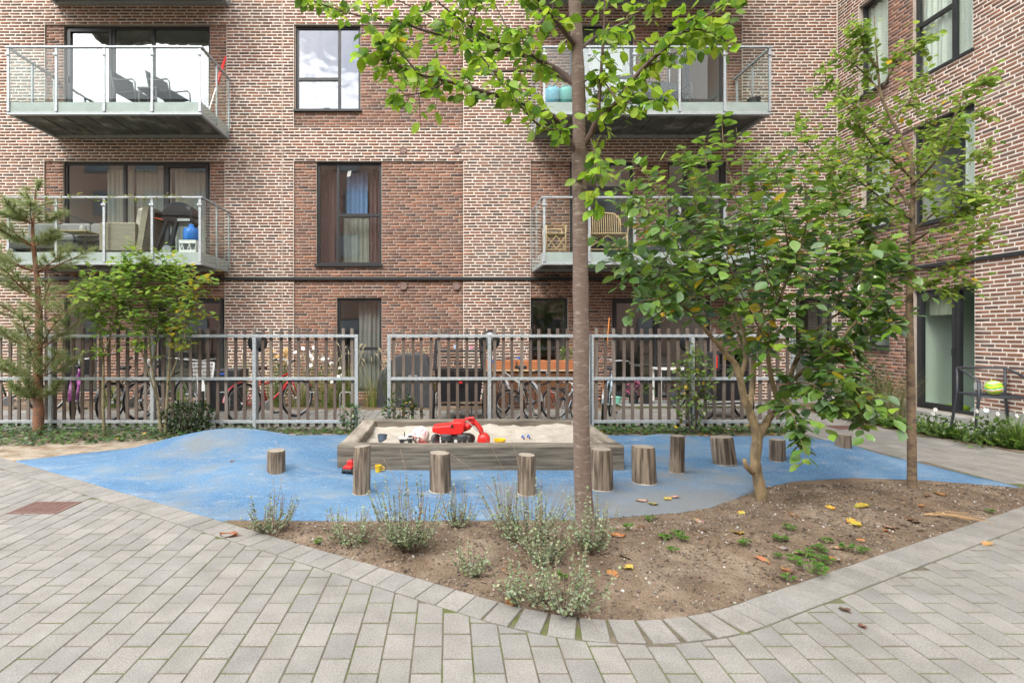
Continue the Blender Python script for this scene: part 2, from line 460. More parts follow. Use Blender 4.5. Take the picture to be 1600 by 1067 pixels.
bz = [(U(70), U(354), snap(5.99), HEAD[2]), (U(69), U(351), 0, HEAD[1]), (U(459), U(724), snap(Vv(201)), HEAD[2]), (U(459), U(724), 0, HEAD[1]),
      (U(831), U(1160), snap(5.99), HEAD[2]), (U(829), U(1160), 0, HEAD[1])]
wins = dict(
    l2=(U(98), U(327), 6.0, HEAD[2]), l1=(U(97), U(327), snap(3.07), HEAD[1]), lga=(U(98), U(150), snap(.2), HEAD[0]), lgb=(U(245), U(350), snap(.1), HEAD[0]),
    c2=(U(461), U(563), snap(Vv(170)), HEAD[2]), c1=(U(494), U(596), snap(Vv(411)), HEAD[1]), cg=(U(526), U(596), snap(.2), HEAD[0]),
    r2a=(U(891), U(991), 6.0, HEAD[2]), r2b=(U(1044), U(1137), 6.0, HEAD[2]), r1a=(U(891), U(991), snap(3.07), HEAD[1]), r1b=(U(1044), U(1137), snap(3.07), HEAD[1]),
    rga=(U(830), U(888), snap(.2), HEAD[0]), rgb=(U(957), U(1112), snap(.1), HEAD[0]), rgc=(U(1243), U(1304), snap(.07), HEAD[0]))
wins = {k: (a, b, snap(c), e) for k, (a, b, c, e) in wins.items()}
VTOP = 140 * CO
ptest = lambda u, v, t: t == 'A' and U(726) < u < U(828) and 2.75 < v < 8.0
facade(main, TM, -10.6, XW, VTOP, bz, list(wins.values()), ptest)
# storeys above the picture, closed top
up = MB(); up.box((-10.6, YW, VTOP), (XW + 6, YW + 9, 15.2)); 
M_brickfar = None
def brick_tex(name, c1, c2, mortar):
    m = bpy.data.materials.new(name); m.use_nodes = True; t = m.node_tree; b = t.nodes['Principled BSDF']
    tc = t.nodes.new('ShaderNodeTexCoord'); mp = t.nodes.new('ShaderNodeMapping'); mp.inputs['Rotation'].default_value = (R(90), 0, 0)
    bt = t.nodes.new('ShaderNodeTexBrick'); bt.inputs['Scale'].default_value = 1; bt.inputs['Brick Width'].default_value = .24; bt.inputs['Row Height'].default_value = .0667
    bt.inputs['Mortar Size'].default_value = .009; bt.inputs['Color1'].default_value = (*c1, 1); bt.inputs['Color2'].default_value = (*c2, 1); bt.inputs['Mortar'].default_value = (*mortar, 1)
    t.links.new(tc.outputs['Object'], mp.inputs[0]); t.links.new(mp.outputs[0], bt.inputs['Vector']); t.links.new(bt.outputs['Color'], b.inputs['Base Color']); b.inputs['Roughness'].default_value = .9
    return m
M_brickfar = brick_tex('brick_far', (.27, .11, .075), (.16, .08, .06), (.45, .4, .34))
up.build('upper_storeys', M_brickfar, main)
M_roofgrey = mat('roof_metal', (.25, .27, .29), .5)
rf = MB(); rf.box((-10.75, YW - .12, 15.2), (XW + 6.1, YW + 9.1, 15.42)); rf.build('roof', M_roofgrey, main)
bk = MB(); bk.box((-10.6, YW + 3.6, 0), (XW + 6, YW + 9, VTOP - .004)); bk.box((-10.62, YW + .005, 0), (-10.6, YW + 3.6, VTOP - .004)); bk.build('rear_wall', M_brickfar, main)

def spans(px): return [U(p) for p in px]
C = M_curtain
w = wins
window(main, TM, *w['l2'], [w['l2'][0], U(173), U(236), w['l2'][1]], door=0, sill=False, pane_mat=M_pane_wavy, label='wide dark framed balcony window mirroring bright clouds')
window(main, TM, *w['l1'], [w['l1'][0], U(191), U(254), w['l1'][1]], door=2, sill=False, curtain=[(U(150), U(192), 3.1, 5.2, C), (U(196), U(252), 3.1, 5.2, C), (U(258), U(322), 3.1, 5.2, C)], label='wide dark framed balcony window with pale curtains drawn')
window(main, TM, *w['lga'], [w['lga'][0], w['lga'][1]], sill=False)
M_ycur = mat('ochre_curtain', (.38, .24, .05), .9, var=.1)
window(main, TM, *w['lgb'], [w['lgb'][0], w['lgb'][1]], door=0, sill=False, curtain=[(U(336), U(345), .2, 2.2, M_ycur)], label='dark glazed ground floor door with an ochre curtain at its edge')
window(main, TM, *w['c2'], [w['c2'][0], U(529), w['c2'][1]], {0: [Vv(121)]}, pane_mat=M_pane_wavy, label='square three-light window mirroring clouds and a roofline')
window(main, TM, *w['c1'], [w['c1'][0], U(527), w['c1'][1]], {1: [Vv(335)]}, curtain=[(U(496), U(526), 3.1, 5.2, M_curtain_plum), (U(536), U(570), 4.15, 5.15, M_reflect_blue), (U(532), U(572), 3.1, 4.1, mat('green_grey_curtain', (.30, .33, .29), .9, var=.1, vscale=10, transl=.2)), (U(574), U(592), 3.1, 5.2, M_curtain_plum)], label='tall dark window with a plum blind and a blue reflection painted on a sheet')  # the blue sheet stands for blue mirrored in the pane
note = MB(); note.add([TM(U(540), Vv(274), -.135), TM(U(545.5), Vv(273), -.135), TM(U(547.5), Vv(264), -.135), TM(U(542), Vv(265), -.135)], [(0, 1, 2, 3)]); note.build('paper_note', mat('note_paper', (.8, .8, .78), .8), [c for c in main.children if c.get('label', '').startswith('tall dark window')][0])
window(main, TM, *w['cg'], [w['cg'][0], w['cg'][1]], {0: [Vv(545)]}, sill=False, curtain=[(U(556), U(594), .25, 2.2, mat('grey_curtain', (.32, .32, .31), .9, transl=.2))], label='narrow ground floor window with a grey curtain')
window(main, TM, *w['r2a'], [w['r2a'][0], w['r2a'][1]], {0: [Vv(117)]}, sill=False, curtain=[(U(925), U(982), 7.1, 8.2, C)])
window(main, TM, *w['r2b'], [w['r2b'][0], U(1073), w['r2b'][1]], door=1, sill=False, label='tall glazed balcony door with a narrow side light')
window(main, TM, *w['r1a'], [w['r1a'][0], w['r1a'][1]], {0: [Vv(292)]}, sill=False, curtain=[(U(940), U(980), 4.75, 5.2, C)])
window(main, TM, *w['r1b'], [w['r1b'][0], U(1073), w['r1b'][1]], door=1, sill=False)
window(main, TM, *w['rga'], [w['rga'][0], w['rga'][1]], {0: [Vv(545)]}, sill=False)
window(main, TM, *w['rgb'], [w['rgb'][0], U(1030), w['rgb'][1]], door=0, sill=False, label='wide dark glazed terrace door on the ground floor')
window(main, TM, *w['rgc'], [w['rgc'][0], U(1287), w['rgc'][1]], sill=False, label='dark entrance door in the corner of the two wings', name='entrance_door')

# vents, drip rail, expansion joint
for (px, py) in ((630, 235), (714, 234), (630, 447), (713, 447)):
    mb = MB(); Mx = Matrix.Translation(TM(U(px), Vv(py), -.03)) @ Matrix.Rotation(R(90), 4, 'X')
    mb.lathe([(.075, 0), (.085, .052), (.07, .056), (.062, .045), (.001, .045)], 20, Mx)
    mb.build('vent_cap', mat('vent_brown', (.20, .135, .115), .6), main)
DRIP = 2.69
mb = MB(); mb.box((-10.6, YW - .045, DRIP - .03), (XW - .05, YW + .04, DRIP + .03)); mb.build('drip_rail', M_steel, main)
mb = MB(); mb.box((U(441) - .006, YW - .0105, 0), (U(441) + .006, YW + .01, VTOP)); mb.build('expansion_joint', mat('joint_pale', (.58, .5, .42), .9), main)

# wing
wz = [(YP(1424), YP(1342), snap(6.07), HEAD[2]), (YP(1523), YP(1347), 0, HEAD[1])]
ww = dict(a2=(YP(1385), YP(1342), snap(6.4), HEAD[2]), b2=(YP(1520), YP(1424), snap(6.13), HEAD[2]), a1=(YP(1387), YP(1347), snap(3.6), HEAD[1]), b1=(YP(1521), YP(1424), snap(3.47), HEAD[1]),
          ag=(YP(1387), YP(1352), snap(1.2), HEAD[0]), bg=(YP(1523), YP(1425), snap(.13), HEAD[0]))
wtest = lambda u, v, t: t == 'A' and u < YP(1523) and u > YP(1610) and .35 < v < 6.4
facade(wing, TW, 3.2, YW - .012, VTOP, wz, list(ww.values()), wtest, plinth=.30)
w = ww
window(wing, TW, *w['a2'], [w['a2'][0], w['a2'][1]], curtain=[(w['a2'][0], w['a2'][1], 6.4, 8.2, C)], pane_mat=M_pane_clear, cd=-.22)
window(wing, TW, *w['b2'], [w['b2'][0], YP(1482), w['b2'][1]], {1: [7.12]}, curtain=[(w['b2'][0] + .02, w['b2'][1] - .02, 6.15, 8.2, C)], label='big black three-light window with net curtains on the wing', pane_mat=M_pane_clear, cd=-.22)
window(wing, TW, *w['a1'], [w['a1'][0], w['a1'][1]], {0: [4.2]}, curtain=[(w['a1'][0], w['a1'][1], 3.6, 5.2, C)], pane_mat=M_pane_clear, cd=-.22)
window(wing, TW, *w['b1'], [w['b1'][0], YP(1487), w['b1'][1]], curtain=[(w['b1'][0] + .02, YP(1490), 3.5, 5.2, C)], pane_mat=M_pane_clear, cd=-.22)
window(wing, TW, *w['ag'], [w['ag'][0], w['ag'][1]], pane_mat=M_pane_clear, cd=-.22)
M_sage = mat('sage_wall', (.62, .70, .63), .9)
M_linen = mat('linen_cloth', (.50, .52, .40), .95, var=.1, vscale=20, transl=.3)
window(wing, TW, *w['bg'], [w['bg'][0], YP(1488), w['bg'][1]], door=1, sill=False, room_mat=M_sage, curtain=[(w['bg'][0] + .06, YP(1494), 1.85, 2.2, M_linen), (YP(1480), w['bg'][1] - .07, 1.82, 2.2, M_linen)], label='black framed terrace door with short linen curtains', name='terrace_door', pane_mat=M_pane_clear, cd=-.3)
mb = MB(); mb.box((XW - .012, 3.2, -.02), (XW + .05, w['bg'][0], .30)); mb.build('plinth', M_conc, wing)
mb = MB(); mb.box((XW - .045, 3.2, DRIP - .03), (XW + .04, YW - .06, DRIP + .03)); mb.build('drip_rail', M_steel, wing)
mb = MB(); mb.box((XW, 3.2, VTOP), (XW + 8, YW, 15.19)); mb.box((XW + 3.5, 3.2, 0), (XW + 8, YW, VTOP)); mb.box((XW + .06, 3.18, 0), (XW + 3.5, 3.2, VTOP)); mb.build('upper_storeys', M_brickfar, wing)
mb = MB(); mb.box((XW - .03, YW - .02, 0), (XW - .01, YW - .011, VTOP)); mb.build('corner_joint', mat('joint_pale'), wing)

# the block across the courtyard, seen mirrored in the panes
opp = thing('apartment_building', 'brick apartment block across the courtyard, mirrored in the upper window panes', 'building', (0, 0, 0))
YO = -15.0; mb = MB(); mb.box((-34, YO - 10, 0), (36, YO, 16.4)); mb.build('wall', M_brickfar, opp)
mb = MB(); mb.box((-34.2, YO - 10.2, 16.4), (36.2, YO + .15, 16.9)); mb.build('roof', M_roofgrey, opp)
M_oppglass = mat('far_window_glass', (.05, .07, .10), .05, spec=1.0)
M_white = mat('white_paint', (.75, .75, .73), .6)
f = MB(); f.box((-.85, 0, 0), (.85, .05, 1.7)); fm = f.mesh('window', M_steel)
g = MB(); g.box((-.77, .05, .08), (.77, .06, 1.62)); gm = g.mesh('pane', M_oppglass)
for k in range(5):
    for i in range(-9, 10):
        o = put('window', fm, opp, (i * 3.6 + (k % 2) * .6, YO, .8 + k * 3.05)); put('pane', gm, o)

# ------------------------------------------------------------------ balconies (parts of the main building)
YF = YW / 1.128
SF = FPX / YF
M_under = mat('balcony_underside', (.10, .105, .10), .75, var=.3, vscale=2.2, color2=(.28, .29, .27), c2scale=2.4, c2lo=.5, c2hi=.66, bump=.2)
M_fascia = mat('slab_edge', (.43, .45, .45), .7, var=.1, vscale=5)
def balcony(x0, x1, floor, nb, label, detail=True):
    zt, zb = floor, floor - .21
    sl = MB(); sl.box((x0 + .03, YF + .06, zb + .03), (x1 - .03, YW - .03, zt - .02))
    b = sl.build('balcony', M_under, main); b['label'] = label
    ed = MB()                                    # steel edge frame, proud below the slab
    ed.box((x0, YF, zb), (x1, YF + .055, zt)); ed.box((x0, YF + .056, zb), (x0 + .055, YW - .025, zt)); ed.box((x1 - .055, YF + .056, zb), (x1, YW - .025, zt))
    ed.build('slab_edge', M_fascia, b)
    lo = MB(); lo.box((x0 - .005, YF - .02, zb - .035), (x1 + .005, YF + .07, zb - .002)); lo.box((x0 - .005, YF + .071, zb - .035), (x0 + .06, YW - .02, zb - .002)); lo.box((x1 - .06, YF + .071, zb - .035), (x1 + .005, YW - .02, zb - .002))
    lo.box((x0 + .061, YW - .12, zb - .02), (x1 - .061, YW - .03, zb + .028))
    lo.build('edge_angle', M_galv, b)
    n = 4 if x1 - x0 < 4 else 5
    for k in range(1, int((x1 - x0) / .45)):
        s = MB(); xx = x0 + k * .45; s.box((xx, YF + .08, zb + .016), (xx + .03, YW - .13, zb + .0295)); s.build('soffit_seam', M_under, b)
    zr = floor + 1.06
    hr = MB(); hr.box((x0 - .03, YF - .045, zr - .012), (x1 + .03, YF + .02, zr + .018))
    hr.box((x0 - .03, YF + .021, zr - .012), (x0 + .03, YW - .01, zr + .018)); hr.box((x1 - .03, YF + .021, zr - .012), (x1 + .03, YW - .01, zr + .018))
    hr.build('handrail', M_galv, b)
    st = (x1 - x0 - .05) / nb
    def post(x, y):
        p = MB(); p.box((x - .022, y - .014, zb + .02), (x + .022, y + .014, zr - .013)); p.box((x - .045, y - .034, zr - .16), (x + .045, y - .015, zr - .12)); p.build('post', M_galv, b)
    for k in range(nb + 1): post(x0 + .025 + k * st, YF - .016)
    for x in (x0 - .016, x1 + .016):
        for y in (YF + .66, YW - .08):
            p = MB(); p.box((x - .014, y - .022, zb + .02), (x + .014, y + .022, zr - .013)); p.build('post', M_galv, b)
    for k in range(nb):
        a = x0 + .025 + k * st + .035; e = a + st - .07
        g = MB(); g.box((a, YF - .045, zb + .02), (e, YF - .035, zr - .04)); g.build('glass_panel', M_rail_glass, b)
    for x in (x0 - .04, x1 + .03):
        for (y0, y1) in ((YF + .03, YF + .63), (YF + .69, YW - .11)):
            g = MB(); g.box((x, y0, zb + .02), (x + .01, y1, zr - .04)); g.build('glass_panel', M_rail_glass, b)
    return b
XL0, XL1 = (12 - PX) / SF, (315 - PX) / SF
XR0, XR1 = (848 - PX) / SF, (1204 - PX) / SF
balcony(XL0, XL1, FL[2], 4, 'glass balcony with two dark chairs, under the cloud-mirroring window')
balcony(XL0, XL1, FL[1], 4, 'glass balcony with a wicker armchair and a gas barbecue')
balcony(XR0, XR1, FL[2], 5, 'glass balcony with watering cans and black chairs')
balcony(XR0, XR1, FL[1], 5, 'glass balcony with rattan seats')
balcony(XL0, XL1, FL[3], 4, 'topmost balcony above the cloud-mirroring window')
balcony(XR0, XR1, FL[3], 5, 'topmost balcony above the black chairs')
# ------------------------------------------------------------------ ground
def pip(x, y, poly):
    c = False; n = len(poly); j = n - 1
    for i in range(n):
        xi, yi = poly[i][0], poly[i][1]; xj, yj = poly[j][0], poly[j][1]
        if (yi > y) != (yj > y) and x < (xj - xi) * (y - yi) / (yj - yi) + xi: c = not c
        j = i
    return c
def fbm(x, y, s, o=4, seed=0.0):
    return mnoise.fractal(Vector((x * s, y * s, seed)), 1.0, 2.0, o)
def sstep(a, b, x):
    t = min(1, max(0, (x - a) / (b - a))); return t * t * (3 - 2 * t)

# kerb line: two straights joined by an arc (outer edge, towards the paving)
dl = Vector((.848, -.53)).normalized(); dr = Vector((.892, .452)).normalized()
CX = Vector((.882, 2.426)); RO = 1.49; KW = .215
half = (math.atan2(dr.y, dr.x) - math.atan2(dl.y, dl.x)) / 2
tl = RO * math.tan(half)
tA = CX - dl * tl; tB = CX + dr * tl
nl = Vector((-dl.y, dl.x)); cen = tA + nl * RO
def kerb_path(off):
    """points of the kerb line moved inwards by off, with arc length parameter"""
    r = RO - off; pts = []
    a0 = math.atan2(tA.y - cen.y, tA.x - cen.x); a1 = math.atan2(tB.y - cen.y, tB.x - cen.x)
    Lp = tA + nl * off
    for k in range(40, 0, -1): pts.append(Lp - dl * (k * .25))
    for k in range(0, 25):
        t = a0 + (a1 - a0) * k / 24; pts.append(cen + Vector((math.cos(t), math.sin(t))) * r)
    nr = Vector((-dr.y, dr.x)); Rp = tB + nr * off
    for k in range(1, 22): pts.append(Rp + dr * (k * .25))
    return pts
OUTER = kerb_path(0); INNER = kerb_path(KW)

YFEN = 8.25
M_ground = mat('earth', (.16, .13, .10), .95, var=.2, vscale=1)
mb = MB(); mb.add([(-300, -300, -.10), (300, -300, -.10), (300, 300, -.10), (-300, 300, -.10)], [(0, 1, 2, 3)])
tag(mb.build('ground', M_ground), kind='structure')

ISLAND = [tuple(p) for p in OUTER if p.x < 6.02] + [(6.02, 5.35), (5.60, 5.33), (5.22, 7.95), (5.24, YFEN + .16), (-14, YFEN + .16), (-14, 12.2)]
BED_BACK = [(-10.6, 10.75), (3.4, 10.75), (3.4, YW), (-10.6, YW)]
TERR_BACK = [(3.45, 10.95), (6.35, 10.95), (6.35, YW), (3.45, YW)]
STRIP = [(6.95, 12.0), (6.91, 10.5), (6.80, 9.17), (6.92, 8.23), (7.02, 7.55), (7.26, 6.9), (7.9, 6.0), (XW, 5.2), (XW + .1, 5.2), (XW + .1, 12.0)]

# ---- paving: running bond, columns along the view, each brick-sized slab with its own edges
M_paver = mat('paver', attr=True, rough=.82, var=.12, vscale=5, fine=.24, fscale=120, bump=.5, bscale=150, spec=.3, color2=(.150, .142, .125), c2scale=1.7, c2lo=.50, c2hi=.82, coords='World')
def joint_mat():
    return mat('joint_sand', (.115, .095, .068), .95, var=.3, vscale=14, color2=(.085, .10, .025), c2scale=3.2, c2lo=.46, c2hi=.58, bump=.5, bscale=120)
mb = MB(); nX, nY = 40, 30
mb.add([(-16, -14.5, -.0042), (XW, -14.5, -.0042), (XW, YW, -.0042), (-16, YW, -.0042)], [(0, 1, 2, 3)])
paving = mb.build('paving', joint_mat()); tag(paving, kind='structure')

OUT2 = [(p.x, p.y) for p in OUTER]
SEG = [(Vector(a), Vector(b)) for a, b in zip(OUTER[:-1], OUTER[1:])]
def nearest_seg(c):
    best = None
    for a, b in SEG:
        ab = b - a; t = max(0, min(1, (c - a).dot(ab) / ab.length_squared)); q = a + ab * t; d = (c - q).length
        if best is None or d < best[0]: best = (d, a, ab)
    return best
def clip_half(poly, a, n):
    """keep the side where (p-a).n <= 0"""
    out = []
    for i in range(len(poly)):
        p, q = Vector(poly[i]), Vector(poly[(i + 1) % len(poly)])
        dp, dq = (p - a).dot(n), (q - a).dot(n)
        if dp <= 0: out.append(p)
        if dp * dq < 0: out.append(p + (q - p) * (dp / (dp - dq)))
    return out
def area(poly):
    return abs(sum(poly[i][0] * poly[(i + 1) % len(poly)][1] - poly[(i + 1) % len(poly)][0] * poly[i][1] for i in range(len(poly)))) / 2
PALP = [(.224, .213, .196), (.215, .206, .190), (.235, .222, .203), (.218, .208, .189), (.203, .196, .183)]
PW, PL, X0P, Y0P = .14, .21, -.0254, 2.418
MANHOLES = [(-3.67, -3.25, 4.55, 4.87), (6.07, 6.55, 8.52, 8.86)]
near = []; rest = []
for ci in range(-85, 62):
    xa = X0P + ci * PW; xb = xa + PW
    oy = Y0P + (.108 if ci % 2 == 0 else 0)
    for ri in range(-4, 47):
        ya = oy + ri * PL; yb = ya + PL; xm, ym = (xa + xb) / 2, (ya + yb) / 2
        if yb > YW - .02 or ym < 1.75: continue
        px, py = proj((xm, ym, 0))
        if px < -330 or px > 1960: continue
        hit = [m for m in MANHOLES if m[0] < xb and xa < m[1] and m[2] < yb and ya < m[3]]
        if hit:                                     # slabs cut round a drain cover
            m = hit[0]; e = .004
            for (a, b, c, d) in ((xa + e, min(xb, m[0]) - e, ya + e, yb - e), (max(xa, m[1]) + e, xb - e, ya + e, yb - e),
                                 (max(xa, m[0]) + e, min(xb, m[1]) - e, ya + e, min(yb, m[2]) - e), (max(xa, m[0]) + e, min(xb, m[1]) - e, max(ya, m[3]) + e, yb - e)):
                if b - a > .012 and d - c > .012: rest.append((99, [(a, c), (b, c), (b, d), (a, d)], False, 0, 0))
            continue
        ins = [pip(x, y, ISLAND) for x, y in ((xa, ya), (xb, ya), (xb, yb), (xa, yb))]
        if any(pip(x, y, Q) for Q in (BED_BACK, TERR_BACK, STRIP) for x, y in ((xa + .02, ya + .02), (xb - .02, yb - .02))): continue
        g = .0028 + random.uniform(0, .0012)
        poly = [(xa + g, ya + g * 1.7), (xb - g, ya + g * 1.7), (xb - g, yb - g * 1.7), (xa + g, yb - g * 1.7)]
        full = True
        if any(ins):
            if all(ins): continue
            d, a, ab = nearest_seg(Vector((xm, ym)))
            if d < .2 and xm < 6.0:
                n = Vector((-ab.y, ab.x)).normalized()
                poly = clip_half(poly, a - n * .004, n); full = False
                if len(poly) < 3 or area(poly) < .0025: continue
            elif sum(ins) > 1: continue
        elif ym < 8.4:                              # a slab whose corners are free but which the arc may graze
            d, a, ab = nearest_seg(Vector((xm, ym)))
            if d < .13 and xm < 6.0:
                n = Vector((-ab.y, ab.x)).normalized(); p2 = clip_half(poly, a - n * .004, n)
                if len(p2) >= 3 and area(p2) < area(poly) - 1e-5: poly = p2; full = False
                if area(poly) < .0025: continue
        inside = -10 < px < 1610 and py < 1075
        (near if inside and ym < 6 else rest).append((ym if inside else 99, poly, full, xm, ym))
near.sort(key=lambda t: t[0]); rest += near[300:]; near = near[:300]
hull = (PW / 2 - .0032, PL / 2 - .0056)
pvm = []
for c in PALP * 2:
    mb = MB(); k = random.uniform(.94, 1.06); mb.cur = tuple(x * k for x in c)
    mb.prism([(-hull[0], -hull[1]), (hull[0], -hull[1]), (hull[0], hull[1]), (-hull[0], hull[1])], -.05, 0, .0035); pvm.append(mb.mesh('paver', M_paver, col=True))
for (_, poly, full, xm, ym) in near:
    if full:
        put('paver', random.choice(pvm), paving, (xm, ym, random.uniform(-.0015, .0015)), (R(random.uniform(-.35, .35)), R(random.uniform(-.35, .35)), R(random.uniform(-.5, .5))))
    else:
        c = Vector(poly[0]); mb = MB(); mb.cur = random.choice(PALP)
        mb.prism([tuple(Vector(p) - c) for p in poly], -.05, 0, .003); mb.build('paver', M_paver, paving, col=True, loc=(c.x, c.y, 0))
mb = MB()
for (_, poly, full, xm, ym) in rest:
    k = random.uniform(.92, 1.08); c = random.choice(PALP); mb.cur = tuple(x * k for x in c)
    mb.prism([tuple(p) for p in poly], -.03, random.uniform(-.001, .0015), .003)
o = mb.build('paver_field', M_paver, paving, col=True); o['kind'] = 'stuff'

# ---- kerb of upright setts
M_kerb = M_paver
kerb = thing('kerb', None, None); kerb['kind'] = 'structure'
def kerb_sett(p_in0, p_in1, p_out0, p_out1):
    mb = MB(); c = (p_in0 + p_in1 + p_out0 + p_out1) / 4; k = random.uniform(.93, 1.07); mb.cur = tuple(x * k for x in random.choice(PALP))
    pl = [p_out0 - c, p_out1 - c, p_in1 - c, p_in0 - c]
    mb.prism([tuple(p) for p in pl], -.06, 0.004 + random.uniform(-.0015, .002), .004)
    mb.build('kerb_sett', M_kerb, kerb, col=True, loc=(c.x, c.y, 0))
SWd = .138; gp = .004
a0 = math.atan2(tA.y - cen.y, tA.x - cen.x); a1 = math.atan2(tB.y - cen.y, tB.x - cen.x)
n_arc = int((a1 - a0) * (RO - KW) / SWd)
for k in range(n_arc):
    t = a0 + (a1 - a0) * (k + .5) / n_arc; d = Vector((math.cos(t), math.sin(t))); s = Vector((-d.y, d.x)) * (SWd / 2 - .002)
    i, o_ = cen + d * (RO - KW), cen + d * (RO - .004); i2 = Vector(i); o2 = Vector(o_)
    kerb_sett(i2 - s, i2 + s, o2 - s, o2 + s)
for base, d, cnt, sg in ((tA, dl, 62, -1), (tB, dr, 34, 1)):
    n = Vector((-d.y, d.x))
    for k in range(cnt):
        p = base + d * sg * (k * (SWd + gp)); q = base + d * sg * ((k + 1) * (SWd + gp) - gp)
        if q.x > 6.0: break
        if sg < 0: p, q = q, p
        sh = n * .004; kerb_sett(p + n * KW, q + n * KW, p + sh, q + sh)

# ---- blue rubber safety surface with moulded humps
MATP_FRONT = [G(375, 814), G(520, 815), G(700, 814), G(900, 813), G(980, 808), G(1060, 802), G(1110, 794), G(1150, 780), G(1190, 764), G(1240, 753), G(1330, 747), G(1450, 751), G(1600, 763)]
MATP = [(-5.05, 6.43)] + [(p.x, p.y) for p in MATP_FRONT] + [(5.21, 7.93), (3.6, 7.95), (2.6, 8.0), (1.9, 7.98), (-1.1, 8.05), (-2.4, 8.02), (-3.35, 7.75), (-4.2, 7.05)]
# left edge follows the kerb exactly
kl = [(p.x, p.y) for p in INNER if -5.05 < p.x < -1.66]
MATP = [(-5.05, 3.98 + .625 * 3.87 + .005)] + kl + [(p.x, p.y) for p in MATP_FRONT[1:]] + MATP[len(MATP_FRONT) + 1:]
HUMPS = [(-2.75, 7.0, 1.25, .66, .27), (-1.95, 5.75, .75, .55, .13), (4.55, 6.75, .9, .75, .17), (3.0, 7.65, .5, .3, .10), (-3.3, 6.2, .8, .5, .05)]
def mat_z(x, y):
    z = .006
    for hx, hy, rx, ry, h in HUMPS: z += h * math.exp(-(((x - hx) / rx) ** 2 + ((y - hy) / ry) ** 2) * 1.4)
    # die away at the rim
    return .006 + (z - .006) * sstep(0, .45, rim_dist(x, y)) + .004 * fbm(x, y, 2.0)
def rim_dist(x, y):
    best = 9
    for i in range(len(MATP)):
        ax, ay = MATP[i]; bx, by = MATP[(i + 1) % len(MATP)]
        dx, dy = bx - ax, by - ay; t = max(0, min(1, ((x - ax) * dx + (y - ay) * dy) / (dx * dx + dy * dy + 1e-12)))
        best = min(best, math.hypot(x - ax - dx * t, y - ay - dy * t))
    return best
def sheet_mesh(name, poly, step, zf, matl, rim_z=-.03, smooth=True):
    """grid filled polygon with a skirt; boundary cells are clipped to the outline"""
    import bmesh
    bm = bmesh.new()
    vs = [bm.verts.new((p[0], p[1], 0)) for p in poly]
    bm.faces.new(vs)
    xs = [p[0] for p in poly]; ys = [p[1] for p in poly]
    for lo, hi, ax in ((min(xs), max(xs), 0), (min(ys), max(ys), 1)):
        k = lo + step
        while k < hi:
            co = (k, 0, 0) if ax == 0 else (0, k, 0); no = (1, 0, 0) if ax == 0 else (0, 1, 0)
            bmesh.ops.bisect_plane(bm, geom=bm.verts[:] + bm.edges[:] + bm.faces[:], plane_co=co, plane_no=no); k += step
    bm.normal_update()
    bm.faces.ensure_lookup_table()
    if bm.faces and bm.faces[0].normal.z < 0: bmesh.ops.reverse_faces(bm, faces=bm.faces[:])
    for v in bm.verts: v.co.z = zf(v.co.x, v.co.y)
    be = [e for e in bm.edges if e.is_boundary]
    r = bmesh.ops.extrude_edge_only(bm, edges=be)
    for g in r['geom']:
        if isinstance(g, bmesh.types.BMVert): g.co.z = rim_z
    me = bpy.data.meshes.new(name); bm.to_mesh(me); bm.free()
    if smooth: me.polygons.foreach_set('use_smooth', np.ones(len(me.polygons), dtype=bool))
    me.materials.append(matl); return me
